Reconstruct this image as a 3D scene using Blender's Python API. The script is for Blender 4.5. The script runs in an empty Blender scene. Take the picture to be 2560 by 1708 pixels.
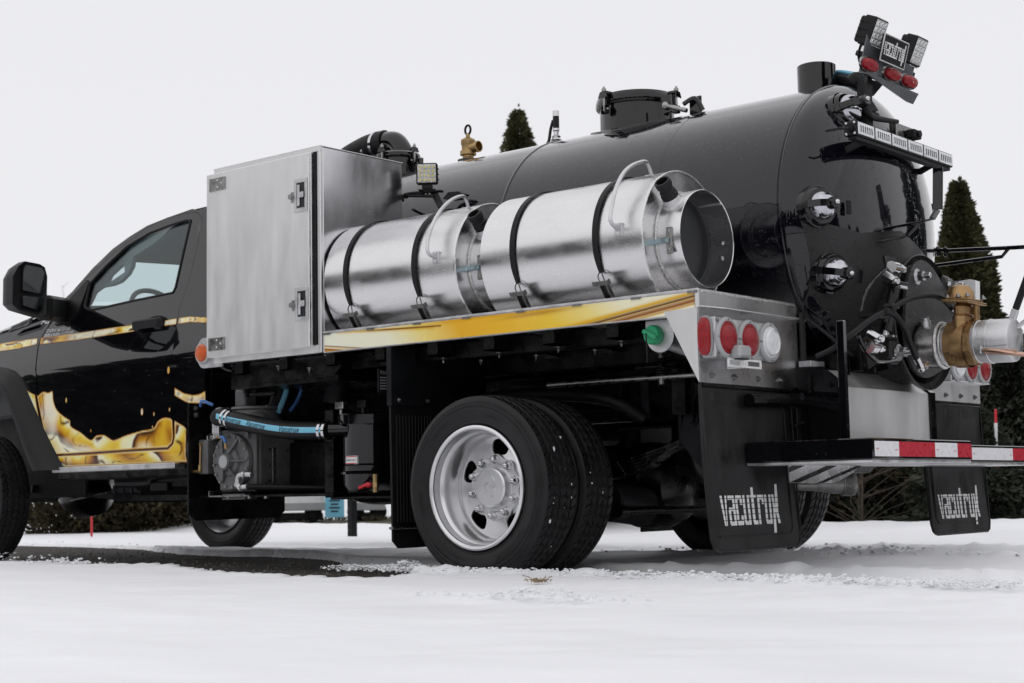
import bpy, bmesh, math, random
import numpy as np
from mathutils import Vector, Matrix, geometry
random.seed(7); rng = np.random.default_rng(7)
C = bpy.context.scene.collection
scn = bpy.context.scene
V = Vector; PI = math.pi

# ------------------------------------------------------------------ camera
# truck frame: +X to the rear of the truck, +Y away from the camera side, Z up (tyres stand on z = 0)
FPX, YAW, PITCH, ROLL = 3874.08, 0.6971010, 0.0971276, -0.0184941
CAM = V((4.463732, -5.052057, 0.378462))
cf = V((-math.sin(YAW)*math.cos(PITCH), math.cos(YAW)*math.cos(PITCH), math.sin(PITCH)))
r0 = V((math.cos(YAW), math.sin(YAW), 0)); u0 = r0.cross(cf)
cr = r0*math.cos(ROLL) + u0*math.sin(ROLL); cu = -r0*math.sin(ROLL) + u0*math.cos(ROLL)
cd = bpy.data.cameras.new('camera'); cam = bpy.data.objects.new('camera', cd); C.objects.link(cam)
cam.matrix_world = Matrix(((cr.x, cu.x, -cf.x, CAM.x), (cr.y, cu.y, -cf.y, CAM.y), (cr.z, cu.z, -cf.z, CAM.z), (0, 0, 0, 1)))
cd.sensor_width = 36; cd.lens = FPX*36/2560; cd.clip_start = .05; cd.clip_end = 2000
cd.dof.use_dof = True; cd.dof.focus_distance = 6.6; cd.dof.aperture_fstop = 5.0
scn.camera = cam

# ------------------------------------------------------------------ overcast sky, weak sun behind cloud
w = bpy.data.worlds.new('World'); scn.world = w; w.use_nodes = True
nt = w.node_tree; nt.nodes.clear()
sky = nt.nodes.new('ShaderNodeTexSky'); sky.sky_type = 'NISHITA'; sky.sun_disc = False
SUN_EL, SUN_AZ = math.radians(60), math.radians(165)
sky.sun_elevation = SUN_EL; sky.sun_rotation = SUN_AZ
b1 = nt.nodes.new('ShaderNodeBackground'); b1.inputs[1].default_value = .05
hs = nt.nodes.new('ShaderNodeHueSaturation'); hs.inputs['Saturation'].default_value = .15; hs.inputs['Value'].default_value = .18
nt.links.new(sky.outputs[0], hs.inputs['Color']); nt.links.new(hs.outputs[0], b1.inputs[0])
b2 = nt.nodes.new('ShaderNodeBackground'); b2.inputs[0].default_value = (.968, .968, 1, 1); b2.inputs[1].default_value = .825
add = nt.nodes.new('ShaderNodeAddShader'); out = nt.nodes.new('ShaderNodeOutputWorld')
nt.links.new(b1.outputs[0], add.inputs[0]); nt.links.new(b2.outputs[0], add.inputs[1]); nt.links.new(add.outputs[0], out.inputs[0])
sl = bpy.data.lights.new('sun', 'SUN'); sl.energy = .5; sl.angle = math.radians(150); sl.color = (1, .98, .95)
so = bpy.data.objects.new('sun', sl); C.objects.link(so)
sd = V((math.sin(SUN_AZ)*math.cos(SUN_EL), math.cos(SUN_AZ)*math.cos(SUN_EL), math.sin(SUN_EL)))
so.rotation_euler = sd.to_track_quat('Z', 'Y').to_euler(); so.location = (0, 0, 12)
vs = scn.view_settings; vs.view_transform = 'Standard'; vs.look = 'None'; vs.exposure = 0; vs.gamma = 1; vs.use_curve_mapping = False

# ------------------------------------------------------------------ survey: a photo measurement laid on a real plane of the truck
CR = dict(K1=(0,480,640/1930),K2=(0,900,640/1930),K3=(480,300,640/1930),K4=(460,860,560/1829),K5=(780,380,640/1930),K6=(1160,400,700/2195),
 K7=(980,940,580/1749),K8=(1480,720,580/1684),L1=(1960,0,480/1711),L2=(1960,400,600/1882),L3=(2020,600,540/2117),L4=(1840,840,720/2016),
 L5=(1160,180,600/2350),L6=(480,880,320/1394),L7=(0,1180,1280/2350),L8=(1280,1180,1280/2350),M1=(780,680,500/2350),M2=(1270,680,500/2350),
 M3=(1720,700,300/1568),M4=(1840,1060,720/2350),M5=(520,340,500/2350),M6=(480,780,400/2350),M8=(1480,1180,640/2350),N=(0,0,1))
def at(k, a, b, ax, c):
    x0, y0, s = CR[k]; d = cf + cr*((x0+a*s-1280)/FPX) - cu*((y0+b*s-854)/FPX)
    i = 'xyz'.index(ax); return CAM + d*((c-CAM[i])/d[i])

# ------------------------------------------------------------------ numpy noise
_tab = rng.random((256, 256))
def vnoise(x, y, o=4, seed=0):
    x = np.asarray(x, float); y = np.asarray(y, float); r = 0; a = 1; t = 0
    for i in range(o):
        xx = x*2**i + 37.3*i + 11.7*seed; yy = y*2**i + 17.9*i + 5.1*seed
        xi = np.floor(xx).astype(int); yi = np.floor(yy).astype(int); fx = xx-xi; fy = yy-yi
        fx = fx*fx*(3-2*fx); fy = fy*fy*(3-2*fy)
        g = lambda p, q: _tab[p % 256, q % 256]
        r = r + a*((g(xi,yi)*(1-fx)+g(xi+1,yi)*fx)*(1-fy)+(g(xi,yi+1)*(1-fx)+g(xi+1,yi+1)*fx)*fy); t += a; a *= .5
    return r/t
def pip(px, py, poly):
    px = np.asarray(px); ins = np.zeros(px.shape, bool); n = len(poly)
    for i in range(n):
        x1, y1 = poly[i]; x2, y2 = poly[(i+1) % n]
        if y1 == y2: continue
        ins ^= ((y1 > py) != (y2 > py)) & (px < (x2-x1)*(py-y1)/(y2-y1)+x1)
    return ins
def edist(px, py, poly, closed=True):
    d = np.full(np.shape(px), 1e9); n = len(poly)
    for i in range(n if closed else n-1):
        x1, y1 = poly[i]; x2, y2 = poly[(i+1) % n]; dx, dy = x2-x1, y2-y1; L = dx*dx+dy*dy+1e-12
        t = np.clip(((px-x1)*dx+(py-y1)*dy)/L, 0, 1); d = np.minimum(d, np.hypot(px-x1-t*dx, py-y1-t*dy))
    return d
def smooth_poly(p, n=6, closed=True):
    p = [np.array(q, float) for q in p]; m = len(p); o = []
    for i in range(m if closed else m-1):
        g = (lambda j: p[j % m]) if closed else (lambda j: p[min(max(j, 0), m-1)])
        a, b, c, d = g(i-1), g(i), g(i+1), g(i+2)
        for t in np.arange(n)/n: o.append(.5*((2*b)+(-a+c)*t+(2*a-5*b+4*c-d)*t*t+(-a+3*b-3*c+d)*t**3))
    if not closed: o.append(p[-1])
    return o

# ------------------------------------------------------------------ mesh builder
def basis(ax):
    ax = V(ax).normalized(); h = V((0, 0, 1)) if abs(ax.z) < .9 else V((1, 0, 0))
    u = ax.cross(h).normalized(); return ax, u, ax.cross(u)
class MB:
    def __init__(s): s.v = []; s.f = []; s.col = None
    def add(s, vs_, fs):
        o = len(s.v); s.v += [tuple(q) for q in vs_]; s.f += [[i+o for i in f] for f in fs]; return s
    def box(s, x0, x1, y0, y1, z0, z1, b=.003, M=None):
        lo = (min(x0,x1),min(y0,y1),min(z0,z1)); hi = (max(x0,x1),max(y0,y1),max(z0,z1))
        b = min(b, .45*min(hi[i]-lo[i] for i in range(3))); vs_ = []; ix = {}
        for sx in (0,1):
            for sy in (0,1):
                for sz in (0,1):
                    c = [(lo,hi)[q][i] for i, q in enumerate((sx,sy,sz))]; inn = [b, -b]
                    for a in range(3):
                        p = [c[i]+(0 if i == a else inn[(sx,sy,sz)[i]]) for i in range(3)]
                        ix[(sx,sy,sz,a)] = len(vs_); vs_.append(p)
        fs = []
        for a in range(3):
            o1, o2 = [i for i in range(3) if i != a]
            for q in (0,1):
                r = []
                for m, n in ((0,0),(1,0),(1,1),(0,1)):
                    k = [0]*3; k[a] = q; k[o1] = m; k[o2] = n; r.append(ix[(*k, a)])
                fs.append(r)
            for m in (0,1):
                for n in (0,1):
                    k0 = [0]*3; k0[o1] = m; k0[o2] = n; k1 = list(k0); k1[a] = 1
                    fs.append([ix[(*k0,o1)], ix[(*k1,o1)], ix[(*k1,o2)], ix[(*k0,o2)]])
        for sx in (0,1):
            for sy in (0,1):
                for sz in (0,1): fs.append([ix[(sx,sy,sz,0)], ix[(sx,sy,sz,1)], ix[(sx,sy,sz,2)]])
        if M is not None: vs_ = [M @ V(p) for p in vs_]
        return s.add(vs_, fs)
    def obox(s, c, X, Y, Z, hx, hy, hz, b=.003):   # box with its own axes
        X, Y, Z = V(X).normalized(), V(Y).normalized(), V(Z).normalized(); c = V(c)
        M = Matrix(((X.x,Y.x,Z.x,c.x),(X.y,Y.y,Z.y,c.y),(X.z,Y.z,Z.z,c.z),(0,0,0,1)))
        return s.box(-hx, hx, -hy, hy, -hz, hz, b, M)
    def beam(s, p0, p1, w_, h_, up=(0,0,1), b=.003):
        p0, p1 = V(p0), V(p1); X = (p1-p0).normalized(); Y = V(up).cross(X).normalized(); Z = X.cross(Y)
        return s.obox((p0+p1)/2, X, Y, Z, (p1-p0).length/2, w_/2, h_/2, b)
    def lathe(s, prof, o, ax=(1,0,0), n=48, a0=0, a1=2*PI):
        ax, u, v = basis(ax); o = V(o); full = abs(a1-a0-2*PI) < 1e-6; m = n if full else n+1; vs_ = []
        for h, r in prof:
            for j in range(m):
                t = a0+(a1-a0)*j/n; vs_.append(o+ax*h+(u*math.cos(t)+v*math.sin(t))*max(r, 1e-5))
        fs = []
        for i in range(len(prof)-1):
            for j in range(n):
                k = (j+1) % m; fs.append([i*m+j, i*m+k, (i+1)*m+k, (i+1)*m+j])
        s.add(vs_, fs); return s
    def cyl(s, p0, p1, r0, r1=None, n=20, b=0):
        p0, p1 = V(p0), V(p1); r1 = r0 if r1 is None else r1; L = (p1-p0).length
        pr = [(0,0),(0,r0-b),(b,r0),(L-b,r1),(L,r1-b),(L,0)] if b else [(0,0),(0,r0),(L,r1),(L,0)]
        return s.lathe(pr, p0, p1-p0, n)
    def tube(s, pts, r, n=10, sm=6, cap=True):
        pts = [V(p) for p in (smooth_poly(pts, sm, False) if sm else pts)]; m = len(pts)
        rr = r if callable(r) else (lambda t: r); T = []
        for i in range(m): T.append((pts[min(i+1, m-1)]-pts[max(i-1, 0)]).normalized())
        _, u, _ = basis(T[0]); vs_ = []
        for i in range(m):
            u = (u - T[i]*u.dot(T[i])).normalized(); v = T[i].cross(u); q = rr(i/(m-1))
            for j in range(n):
                a = 2*PI*j/n; vs_.append(pts[i]+(u*math.cos(a)+v*math.sin(a))*q)
        fs = [[i*n+j, i*n+(j+1) % n, (i+1)*n+(j+1) % n, (i+1)*n+j] for i in range(m-1) for j in range(n)]
        if cap: fs += [list(range(n)), list(range((m-1)*n, m*n))]
        return s.add(vs_, fs)
    def prism(s, poly, vec):
        n = len(poly); vec = V(vec); a = [V(p) for p in poly]
        return s.add(a+[p+vec for p in a], [list(range(n)), list(range(n, 2*n))]+[[i, (i+1) % n, n+(i+1) % n, n+i] for i in range(n)])
    def ball(s, c, rx, ry=None, rz=None, n=14, m=8):
        ry = rx if ry is None else ry; rz = rx if rz is None else rz; c = V(c); vs_ = [c+V((0,0,-rz))]
        for i in range(1, m):
            t = -PI/2+PI*i/m
            for j in range(n):
                a = 2*PI*j/n; vs_.append(c+V((rx*math.cos(t)*math.cos(a), ry*math.cos(t)*math.sin(a), rz*math.sin(t))))
        vs_.append(c+V((0,0,rz))); L = len(vs_)-1; fs = [[0, 1+(j+1) % n, 1+j] for j in range(n)]
        for i in range(m-2):
            for j in range(n): fs.append([1+i*n+j, 1+i*n+(j+1) % n, 1+(i+1)*n+(j+1) % n, 1+(i+1)*n+j])
        fs += [[L, 1+(m-2)*n+j, 1+(m-2)*n+(j+1) % n] for j in range(n)]
        return s.add(vs_, fs)
    def bolt(s, p, d, r=.01, h=.008, stud=True, n=6):
        p = V(p); d = V(d).normalized(); s.cyl(p, p+d*h*.3, r*1.45, n=12); s.cyl(p+d*h*.3, p+d*h*1.2, r, n=n)
        if stud: s.cyl(p+d*h*1.2, p+d*h*1.9, r*.5, n=8)
        return s
    def sheet(s, outline, fn, th, holes=(), sp=.05, nrm=(0,1,0)):
        # outline in two plane coordinates; fn lays them in space; th = thickness along nrm
        loops = [outline]+list(holes); pts = []; ed = []
        for lp in loops:
            o = len(pts); n = len(lp); q = []
            for i in range(n):
                a, b = np.array(lp[i], float), np.array(lp[(i+1) % n], float); k = max(1, int(np.hypot(*(b-a))/sp))
                q += [a+(b-a)*j/k for j in range(k)]
            pts += q; ed += [(o+i, o+(i+1) % len(q)) for i in range(len(q))]
        O = np.array(outline); x0, y0 = O.min(0); x1, y1 = O.max(0)
        gx, gy = np.meshgrid(np.arange(x0+sp*.5, x1, sp), np.arange(y0+sp*.5, y1, sp)); gx = gx.ravel(); gy = gy.ravel()
        k = pip(gx, gy, outline) & (edist(gx, gy, outline) > sp*.35)
        for h in holes: k &= ~pip(gx, gy, h) & (edist(gx, gy, h) > sp*.35)
        pts += [np.array(p) for p in zip(gx[k], gy[k])]
        v2, _, f2, *_ = geometry.delaunay_2d_cdt([V((float(p[0]), float(p[1]))) for p in pts], ed, [], 0, 1e-6)
        A = np.array([tuple(p) for p in v2]); F = np.array([list(f) for f in f2]); c = A[F].mean(1)
        k = pip(c[:,0], c[:,1], outline)
        for h in holes: k &= ~pip(c[:,0], c[:,1], h)
        F = F[k]; n = len(A); P = [V(fn(*p)) for p in A]; N = V(nrm)
        fs = [list(f) for f in F]; s.flat = A
        if th:
            cnt = {}
            for f in fs:
                for i in range(3):
                    e = (f[i], f[(i+1) % 3]); key = (min(e), max(e)); cnt[key] = None if key in cnt else e
            fs2 = fs+[[i+n for i in f[::-1]] for f in fs]+[[e[1], e[0], e[0]+n, e[1]+n] for e in cnt.values() if e]
            return s.add(P+[p+N*th for p in P], fs2)
        return s.add(P, fs)

def wloc(o):
    l = V(o.location)
    while o.parent: o = o.parent; l = l+o.location
    return l
def link(o, parent=None, loc=None):
    C.objects.link(o)
    if parent: o.parent = parent
    if loc is not None: o.location = V(loc)-(wloc(parent) if parent else V((0,0,0)))
    return o
def meshof(name, mb, mat, sharp=32, recalc=True, org=None):
    a = np.array(mb.v); org = (a.min(0)+a.max(0))/2 if org is None else np.array(org)
    me = bpy.data.meshes.new(name); me.from_pydata((a-org).tolist(), [], mb.f)
    if recalc:
        bm = bmesh.new(); bm.from_mesh(me); bmesh.ops.recalc_face_normals(bm, faces=bm.faces); bm.to_mesh(me); bm.free()
    me.polygons.foreach_set('use_smooth', [True]*len(me.polygons)); me.set_sharp_from_angle(angle=math.radians(sharp))
    if mb.col is not None:
        at_ = me.color_attributes.new('print', 'FLOAT_COLOR', 'POINT'); at_.data.foreach_set('color', np.asarray(mb.col, np.float32).ravel())
    if mat: me.materials.append(mat)
    return me, V(org)
def obj(name, mb, mat, parent=None, sharp=32, recalc=True, org=None, kind=None, label=None):
    me, org = meshof(name, mb, mat, sharp, recalc, org); o = bpy.data.objects.new(name, me); link(o, parent, org)
    if kind: o['kind'] = kind
    if label: o['label'] = label
    return o
def inst(name, me, loc, parent, rot=None):
    o = bpy.data.objects.new(name, me); link(o, parent, loc)
    if rot is not None: o.rotation_euler = rot if not hasattr(rot, 'to_euler') else rot.to_euler()
    return o
def tag(o, label, cat, group=None, kind=None):
    if label: o['label'] = label
    if cat: o['category'] = cat
    if group: o['group'] = group
    if kind: o['kind'] = kind
    return o
def empty(name, loc, label, cat, group=None):
    o = bpy.data.objects.new(name, None); o.empty_display_size = .1; C.objects.link(o); o.location = loc; return tag(o, label, cat, group)
def text2d(s, size=1, shear=0, ext=0):
    cu_ = bpy.data.curves.new('t', 'FONT'); cu_.body = s; cu_.size = size; cu_.shear = shear; cu_.resolution_u = 3
    o = bpy.data.objects.new('t', cu_); C.objects.link(o); dg = bpy.context.evaluated_depsgraph_get()
    me = bpy.data.meshes.new_from_object(o.evaluated_get(dg)); bpy.data.objects.remove(o)
    vs_ = [(p.co.x, p.co.y) for p in me.vertices]; fs = [list(p.vertices) for p in me.polygons]; bpy.data.meshes.remove(me)
    return vs_, fs
def text(mb, s, o, X, Y, size, off=.0015, shear=0, bold=0, N=None, sx=1):
    v2, fs = text2d(s, size, shear); o, X, Y = V(o), V(X).normalized(), V(Y).normalized(); N = V(N) if N else X.cross(Y)
    mb.add([o+X*a*sx+Y*b+N*off for a, b in v2], fs); return mb

# ------------------------------------------------------------------ materials (procedural)
def NN(nt, t, **k):
    n = nt.nodes.new(t)
    for a, b in k.items(): setattr(n, a, b)
    return n
def mat(name, col, rough=.5, metal=0, coat=0, var=.15, sc=6, stretch=(1,1,1), bump=0, bsc=80, rv=.08, spec=.5, attr=None, drops=0, trans=0, coatr=.03, ior=1.5, flake=0):
    m = bpy.data.materials.new(name); m.use_nodes = True; t = m.node_tree; P = t.nodes['Principled BSDF']; L = t.links.new
    tc = NN(t, 'ShaderNodeTexCoord'); mp = NN(t, 'ShaderNodeMapping'); mp.inputs['Scale'].default_value = stretch; L(tc.outputs['Object'], mp.inputs[0])
    nz = NN(t, 'ShaderNodeTexNoise'); nz.inputs['Scale'].default_value = sc; nz.inputs['Detail'].default_value = 7; nz.inputs['Roughness'].default_value = .62; L(mp.outputs[0], nz.inputs['Vector'])
    mx = NN(t, 'ShaderNodeMix', data_type='RGBA'); mr0 = NN(t, 'ShaderNodeMapRange'); mr0.inputs[1].default_value = .3; mr0.inputs[2].default_value = .7
    L(nz.outputs[0], mr0.inputs[0]); L(mr0.outputs[0], mx.inputs[0])
    c = np.array(col); mx.inputs[6].default_value = (*np.clip(c*(1-var), 0, 1), 1); mx.inputs[7].default_value = (*np.clip(c*(1+var), 0, 1), 1); colout = mx.outputs[2]
    if attr:
        a = NN(t, 'ShaderNodeAttribute', attribute_name=attr); colout = a.outputs['Color']
    if flake:   # scattered pale specks of dried salt and water
        vo = NN(t, 'ShaderNodeTexVoronoi'); vo.inputs['Scale'].default_value = 140; L(tc.outputs['Object'], vo.inputs['Vector'])
        lt = NN(t, 'ShaderNodeMath', operation='LESS_THAN'); lt.inputs[1].default_value = .12; L(vo.outputs['Distance'], lt.inputs[0])
        ml = NN(t, 'ShaderNodeMath', operation='MULTIPLY'); ml.inputs[1].default_value = flake; L(lt.outputs[0], ml.inputs[0])
        m2 = NN(t, 'ShaderNodeMix', data_type='RGBA'); L(ml.outputs[0], m2.inputs[0]); L(colout, m2.inputs[6]); m2.inputs[7].default_value = (.5,.5,.5,1); colout = m2.outputs[2]
    L(colout, P.inputs['Base Color'])
    mr = NN(t, 'ShaderNodeMapRange'); mr.inputs[1].default_value = .3; mr.inputs[2].default_value = .7; mr.inputs[3].default_value = max(.02, rough-rv); mr.inputs[4].default_value = rough+rv
    L(nz.outputs[0], mr.inputs[0]); L(mr.outputs[0], P.inputs['Roughness'])
    P.inputs['Metallic'].default_value = metal; P.inputs['Coat Weight'].default_value = coat; P.inputs['Coat Roughness'].default_value = coatr
    P.inputs['Specular IOR Level'].default_value = spec; P.inputs['IOR'].default_value = ior; P.inputs['Transmission Weight'].default_value = trans
    last = None
    if bump:
        n2 = NN(t, 'ShaderNodeTexNoise'); n2.inputs['Scale'].default_value = bsc; n2.inputs['Detail'].default_value = 5; L(mp.outputs[0], n2.inputs['Vector'])
        bp = NN(t, 'ShaderNodeBump'); bp.inputs['Strength'].default_value = bump; bp.inputs['Distance'].default_value = .01; L(n2.outputs[0], bp.inputs['Height']); last = bp
    if drops:   # rain drops standing on the surface
        vo = NN(t, 'ShaderNodeTexVoronoi'); vo.inputs['Scale'].default_value = 75; L(tc.outputs['Object'], vo.inputs['Vector'])
        wn = NN(t, 'ShaderNodeMapRange'); wn.inputs[1].default_value = .0; wn.inputs[2].default_value = .22; wn.inputs[3].default_value = 1; wn.inputs[4].default_value = 0; L(vo.outputs['Distance'], wn.inputs[0])
        sp = NN(t, 'ShaderNodeSeparateColor'); L(vo.outputs['Color'], sp.inputs[0]); gt = NN(t, 'ShaderNodeMath', operation='GREATER_THAN'); gt.inputs[1].default_value = 1-drops; L(sp.outputs[0], gt.inputs[0])
        ml = NN(t, 'ShaderNodeMath', operation='MULTIPLY'); L(wn.outputs[0], ml.inputs[0]); L(gt.outputs[0], ml.inputs[1])
        bp = NN(t, 'ShaderNodeBump'); bp.inputs['Strength'].default_value = .9; bp.inputs['Distance'].default_value = .003; L(ml.outputs[0], bp.inputs['Height'])
        if last: L(last.outputs[0], bp.inputs['Normal'])
        last = bp
    if last:
        L(last.outputs[0], P.inputs['Normal'])
        if coat: L(last.outputs[0], P.inputs['Coat Normal'])
    return m
PAINT = mat('black_paint', (.003,.003,.004), .10, coat=1, var=.1, rv=.03, drops=.035, spec=.04)
TANKP = mat('tank_paint', (.003,.003,.006), .13, coat=1, spec=.08, var=.15, rv=.05, drops=.5, bump=.015, bsc=3, sc=3)
UNDER = mat('undercoat', (.010,.010,.011), .26, spec=.6, var=.4, bump=1.0, bsc=230, rv=.14, flake=.16)
CHASS = mat('chassis_black', (.003,.003,.0035), .26, spec=.30, var=.4, rv=.14, bump=.08, bsc=40, sc=9, flake=.03)
DARKB = mat('dark_plate', (.008,.0085,.010), .4, spec=.2, var=.35, rv=.12, bump=.05, sc=7, flake=.05)
PLAST = mat('black_plastic', (.008,.008,.009), .5, spec=.28, var=.2, bump=.06, bsc=300)
RUBB = mat('rubber', (.006,.006,.007), .5, spec=.25, var=.35, bump=.05, bsc=120, rv=.12, sc=12)
TYREM = mat('tyre_rubber', (.012,.012,.013), .44, spec=.28, var=.4, bump=.06, bsc=150, rv=.12, sc=10)
FLAPM = mat('flap_rubber', (.013,.013,.0135), .46, spec=.3, var=.85, bump=.10, bsc=45, rv=.2, sc=7, stretch=(1,1,.4), flake=.05)
ALUP = mat('aluminium_polished', (.66,.66,.68), .20, 1, var=.10, rv=.08, sc=5, stretch=(1,1,.5), bump=.003, bsc=4)
STRPM = mat('strap_steel', (.15,.145,.14), .3, 1, var=.3, sc=20)
ALU = mat('aluminium_sheet', (.80,.79,.79), .42, 1, var=.05, rv=.05, sc=11, stretch=(1,1,.22), bump=.003, bsc=9)
ALUR = mat('aluminium_rolled', (.69,.685,.69), .25, 1, var=.07, rv=.08, sc=9, stretch=(.5,1,1), bump=.004, bsc=5)
ALUD = mat('aluminium_dark', (.50,.50,.51), .30, 1, var=.10, rv=.10, sc=6, bump=.03, bsc=14)
ALUC = mat('aluminium_cast', (.62,.62,.63), .42, 1, var=.14, rv=.12, sc=14, bump=.08, bsc=90)
CHROME = mat('chrome', (.60,.60,.61), .14, 1, var=.08, rv=.06, sc=20)
STEEL = mat('zinc_steel', (.33,.325,.32), .30, 1, var=.25, rv=.12, sc=30)
SILV = mat('silver_wheel_paint', (.72,.72,.73), .32, .85, coat=.5, var=.05, rv=.05, sc=10, flake=.06)
IRON = mat('grey_cast_iron', (.11,.11,.112), .48, .15, var=.3, bump=.14, bsc=90, sc=12)
BRASS = mat('cast_brass', (.40,.255,.125), .42, 1, var=.25, rv=.12, sc=18, bump=.12, bsc=80)
BRONZ = mat('dull_brass', (.42,.29,.14), .45, 1, var=.3, bump=.1)
COPPR = mat('copper', (.55,.36,.28), .35, 1, var=.3)
BOARDM = mat('grey_lamp_board', (.085,.09,.10), .28, .2, coat=.6, var=.15)
WHITEP = mat('white_paint', (.78,.78,.78), .4, var=.05)
GREYP = mat('grey_plastic', (.36,.365,.37), .38, var=.08)
LETTER = mat('white_lettering', (.74,.74,.73), .5, var=.12, sc=20)
BLACKL = mat('black_lettering', (.01,.01,.012), .4)
REDL = mat('red_lens', (.27,.002,.008), .14, coat=.35, spec=.3, var=.25, sc=50, bump=.3, bsc=150)
AMBL = mat('amber_lens', (.55,.085,.008), .14, coat=.35, spec=.3, var=.2, sc=50, bump=.3, bsc=150)
CLRL = mat('clear_lens', (.80,.81,.83), .10, coat=1, var=.08, sc=60, bump=.4, bsc=170)
LEDM = mat('led_reflector', (.72,.72,.70), .18, .6, coat=1, var=.2, sc=60)
LEDY = mat('led_emitter', (.70,.62,.22), .3, var=.15)
BLUE = mat('blue_hose', (.05,.16,.42), .4, var=.15)
BLUES = mat('blue_stripe', (.18,.50,.68), .45, var=.08)
GREEN = mat('green_cap', (.02,.27,.12), .32, var=.12)
REDP = mat('red_plastic', (.55,.02,.03), .4, var=.15)
TAPER = mat('red_reflective_tape', (.45,.012,.03), .3, var=.12, sc=40, bump=.1, bsc=200)
TAPEW = mat('white_reflective_tape', (.74,.74,.76), .32, var=.08, sc=40, bump=.1, bsc=200)
GOLD = mat('gold_print', (.6,.4,.1), .25, coat=.3, spec=.25, attr='print', rv=.04)
WELD = mat('weld_bead', (.72,.71,.70), .32, 1, var=.2, bump=.8, bsc=110, sc=60)
MIRR = mat('mirror_glass', (.42,.44,.45), .04, 1, var=.02, rv=.01)
SNOW = mat('snow', (.89,.895,.92), .55, var=.03, sc=1.6, stretch=(.35,1.6,1), bump=.22, bsc=38, spec=.25)
SNOWC = mat('snow_crumbs', (.88,.89,.91), .6, var=.03, bump=.35, bsc=120, spec=.2)
ASPH = mat('wet_asphalt', (.075,.070,.065), .7, spec=.05, var=.6, sc=90, bump=.9, bsc=110, rv=.2)
GRASS = mat('dead_grass', (.075,.068,.035), .8, var=.45, sc=3)
CEDAR = mat('cedar_foliage', (.095,.093,.045), .65, var=.55, sc=3, spec=.25)
SPRUC = mat('spruce_foliage', (.062,.072,.052), .65, var=.55, sc=2.5, spec=.25)
OLIVE = mat('olive_shrub', (.085,.074,.040), .75, var=.55, sc=3, spec=.2)
BARK = mat('bark', (.085,.065,.05), .85, var=.4, bump=.5, bsc=20)
TWIG = mat('twigs', (.075,.058,.045), .85, var=.35)
TRIM = mat('interior_grey', (.20,.215,.22), .7, var=.12)
DARKI = mat('interior_dark', (.03,.031,.033), .6, var=.2)
def glass(name, tint, refl=1.0):   # thin pane: reflects more at a slant, lets the rest through tinted
    m = bpy.data.materials.new(name); m.use_nodes = True; t = m.node_tree; t.nodes.remove(t.nodes['Principled BSDF']); o = t.nodes['Material Output']; L = t.links.new
    tr = NN(t, 'ShaderNodeBsdfTransparent'); tr.inputs[0].default_value = (*tint, 1); gl = NN(t, 'ShaderNodeBsdfGlossy'); gl.inputs['Roughness'].default_value = .02
    lw = NN(t, 'ShaderNodeLayerWeight'); lw.inputs[0].default_value = .5; pw = NN(t, 'ShaderNodeMath', operation='POWER'); pw.inputs[1].default_value = 5; L(lw.outputs['Facing'], pw.inputs[0])
    mu = NN(t, 'ShaderNodeMath', operation='MULTIPLY_ADD'); mu.inputs[1].default_value = .9; mu.inputs[2].default_value = .045*refl; L(pw.outputs[0], mu.inputs[0])
    mx = NN(t, 'ShaderNodeMixShader'); L(mu.outputs[0], mx.inputs[0]); L(tr.outputs[0], mx.inputs[1]); L(gl.outputs[0], mx.inputs[2]); L(mx.outputs[0], o.inputs[0]); return m
GLASS = glass('tinted_glass', (.80,.88,.885), 1.0)
GLASSC = glass('clear_glass', (.9,.93,.93), 1.3)

# ================================================================== the setting
def ray_at(px, py, dist):
    d = cf + cr*((px-1280)/FPX) - cu*((py-854)/FPX); return CAM + d*(dist/math.hypot(d.x, d.y))
def flat(name, x0, x1, y0, y1, z, m, n=1):
    b = MB(); b.add([(x0,y0,z),(x1,y0,z),(x1,y1,z),(x0,y1,z)], [[0,1,2,3]]); o = obj(name, b, m, recalc=False); o['kind'] = 'structure'; return o
flat('ground', -500, 500, -500, 500, -.06, mat('far_snow', (.74,.75,.77), .7, var=.1, sc=.05, bump=.1, bsc=2))
flat('asphalt_lot', -22, 14, -9, 7.2, 0, ASPH)
flat('road', -60, 60, 7.2, 9.3, .004, mat('road_slush', (.30,.29,.28), .55, var=.35, sc=1.2, bump=.3, bsc=20))

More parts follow.
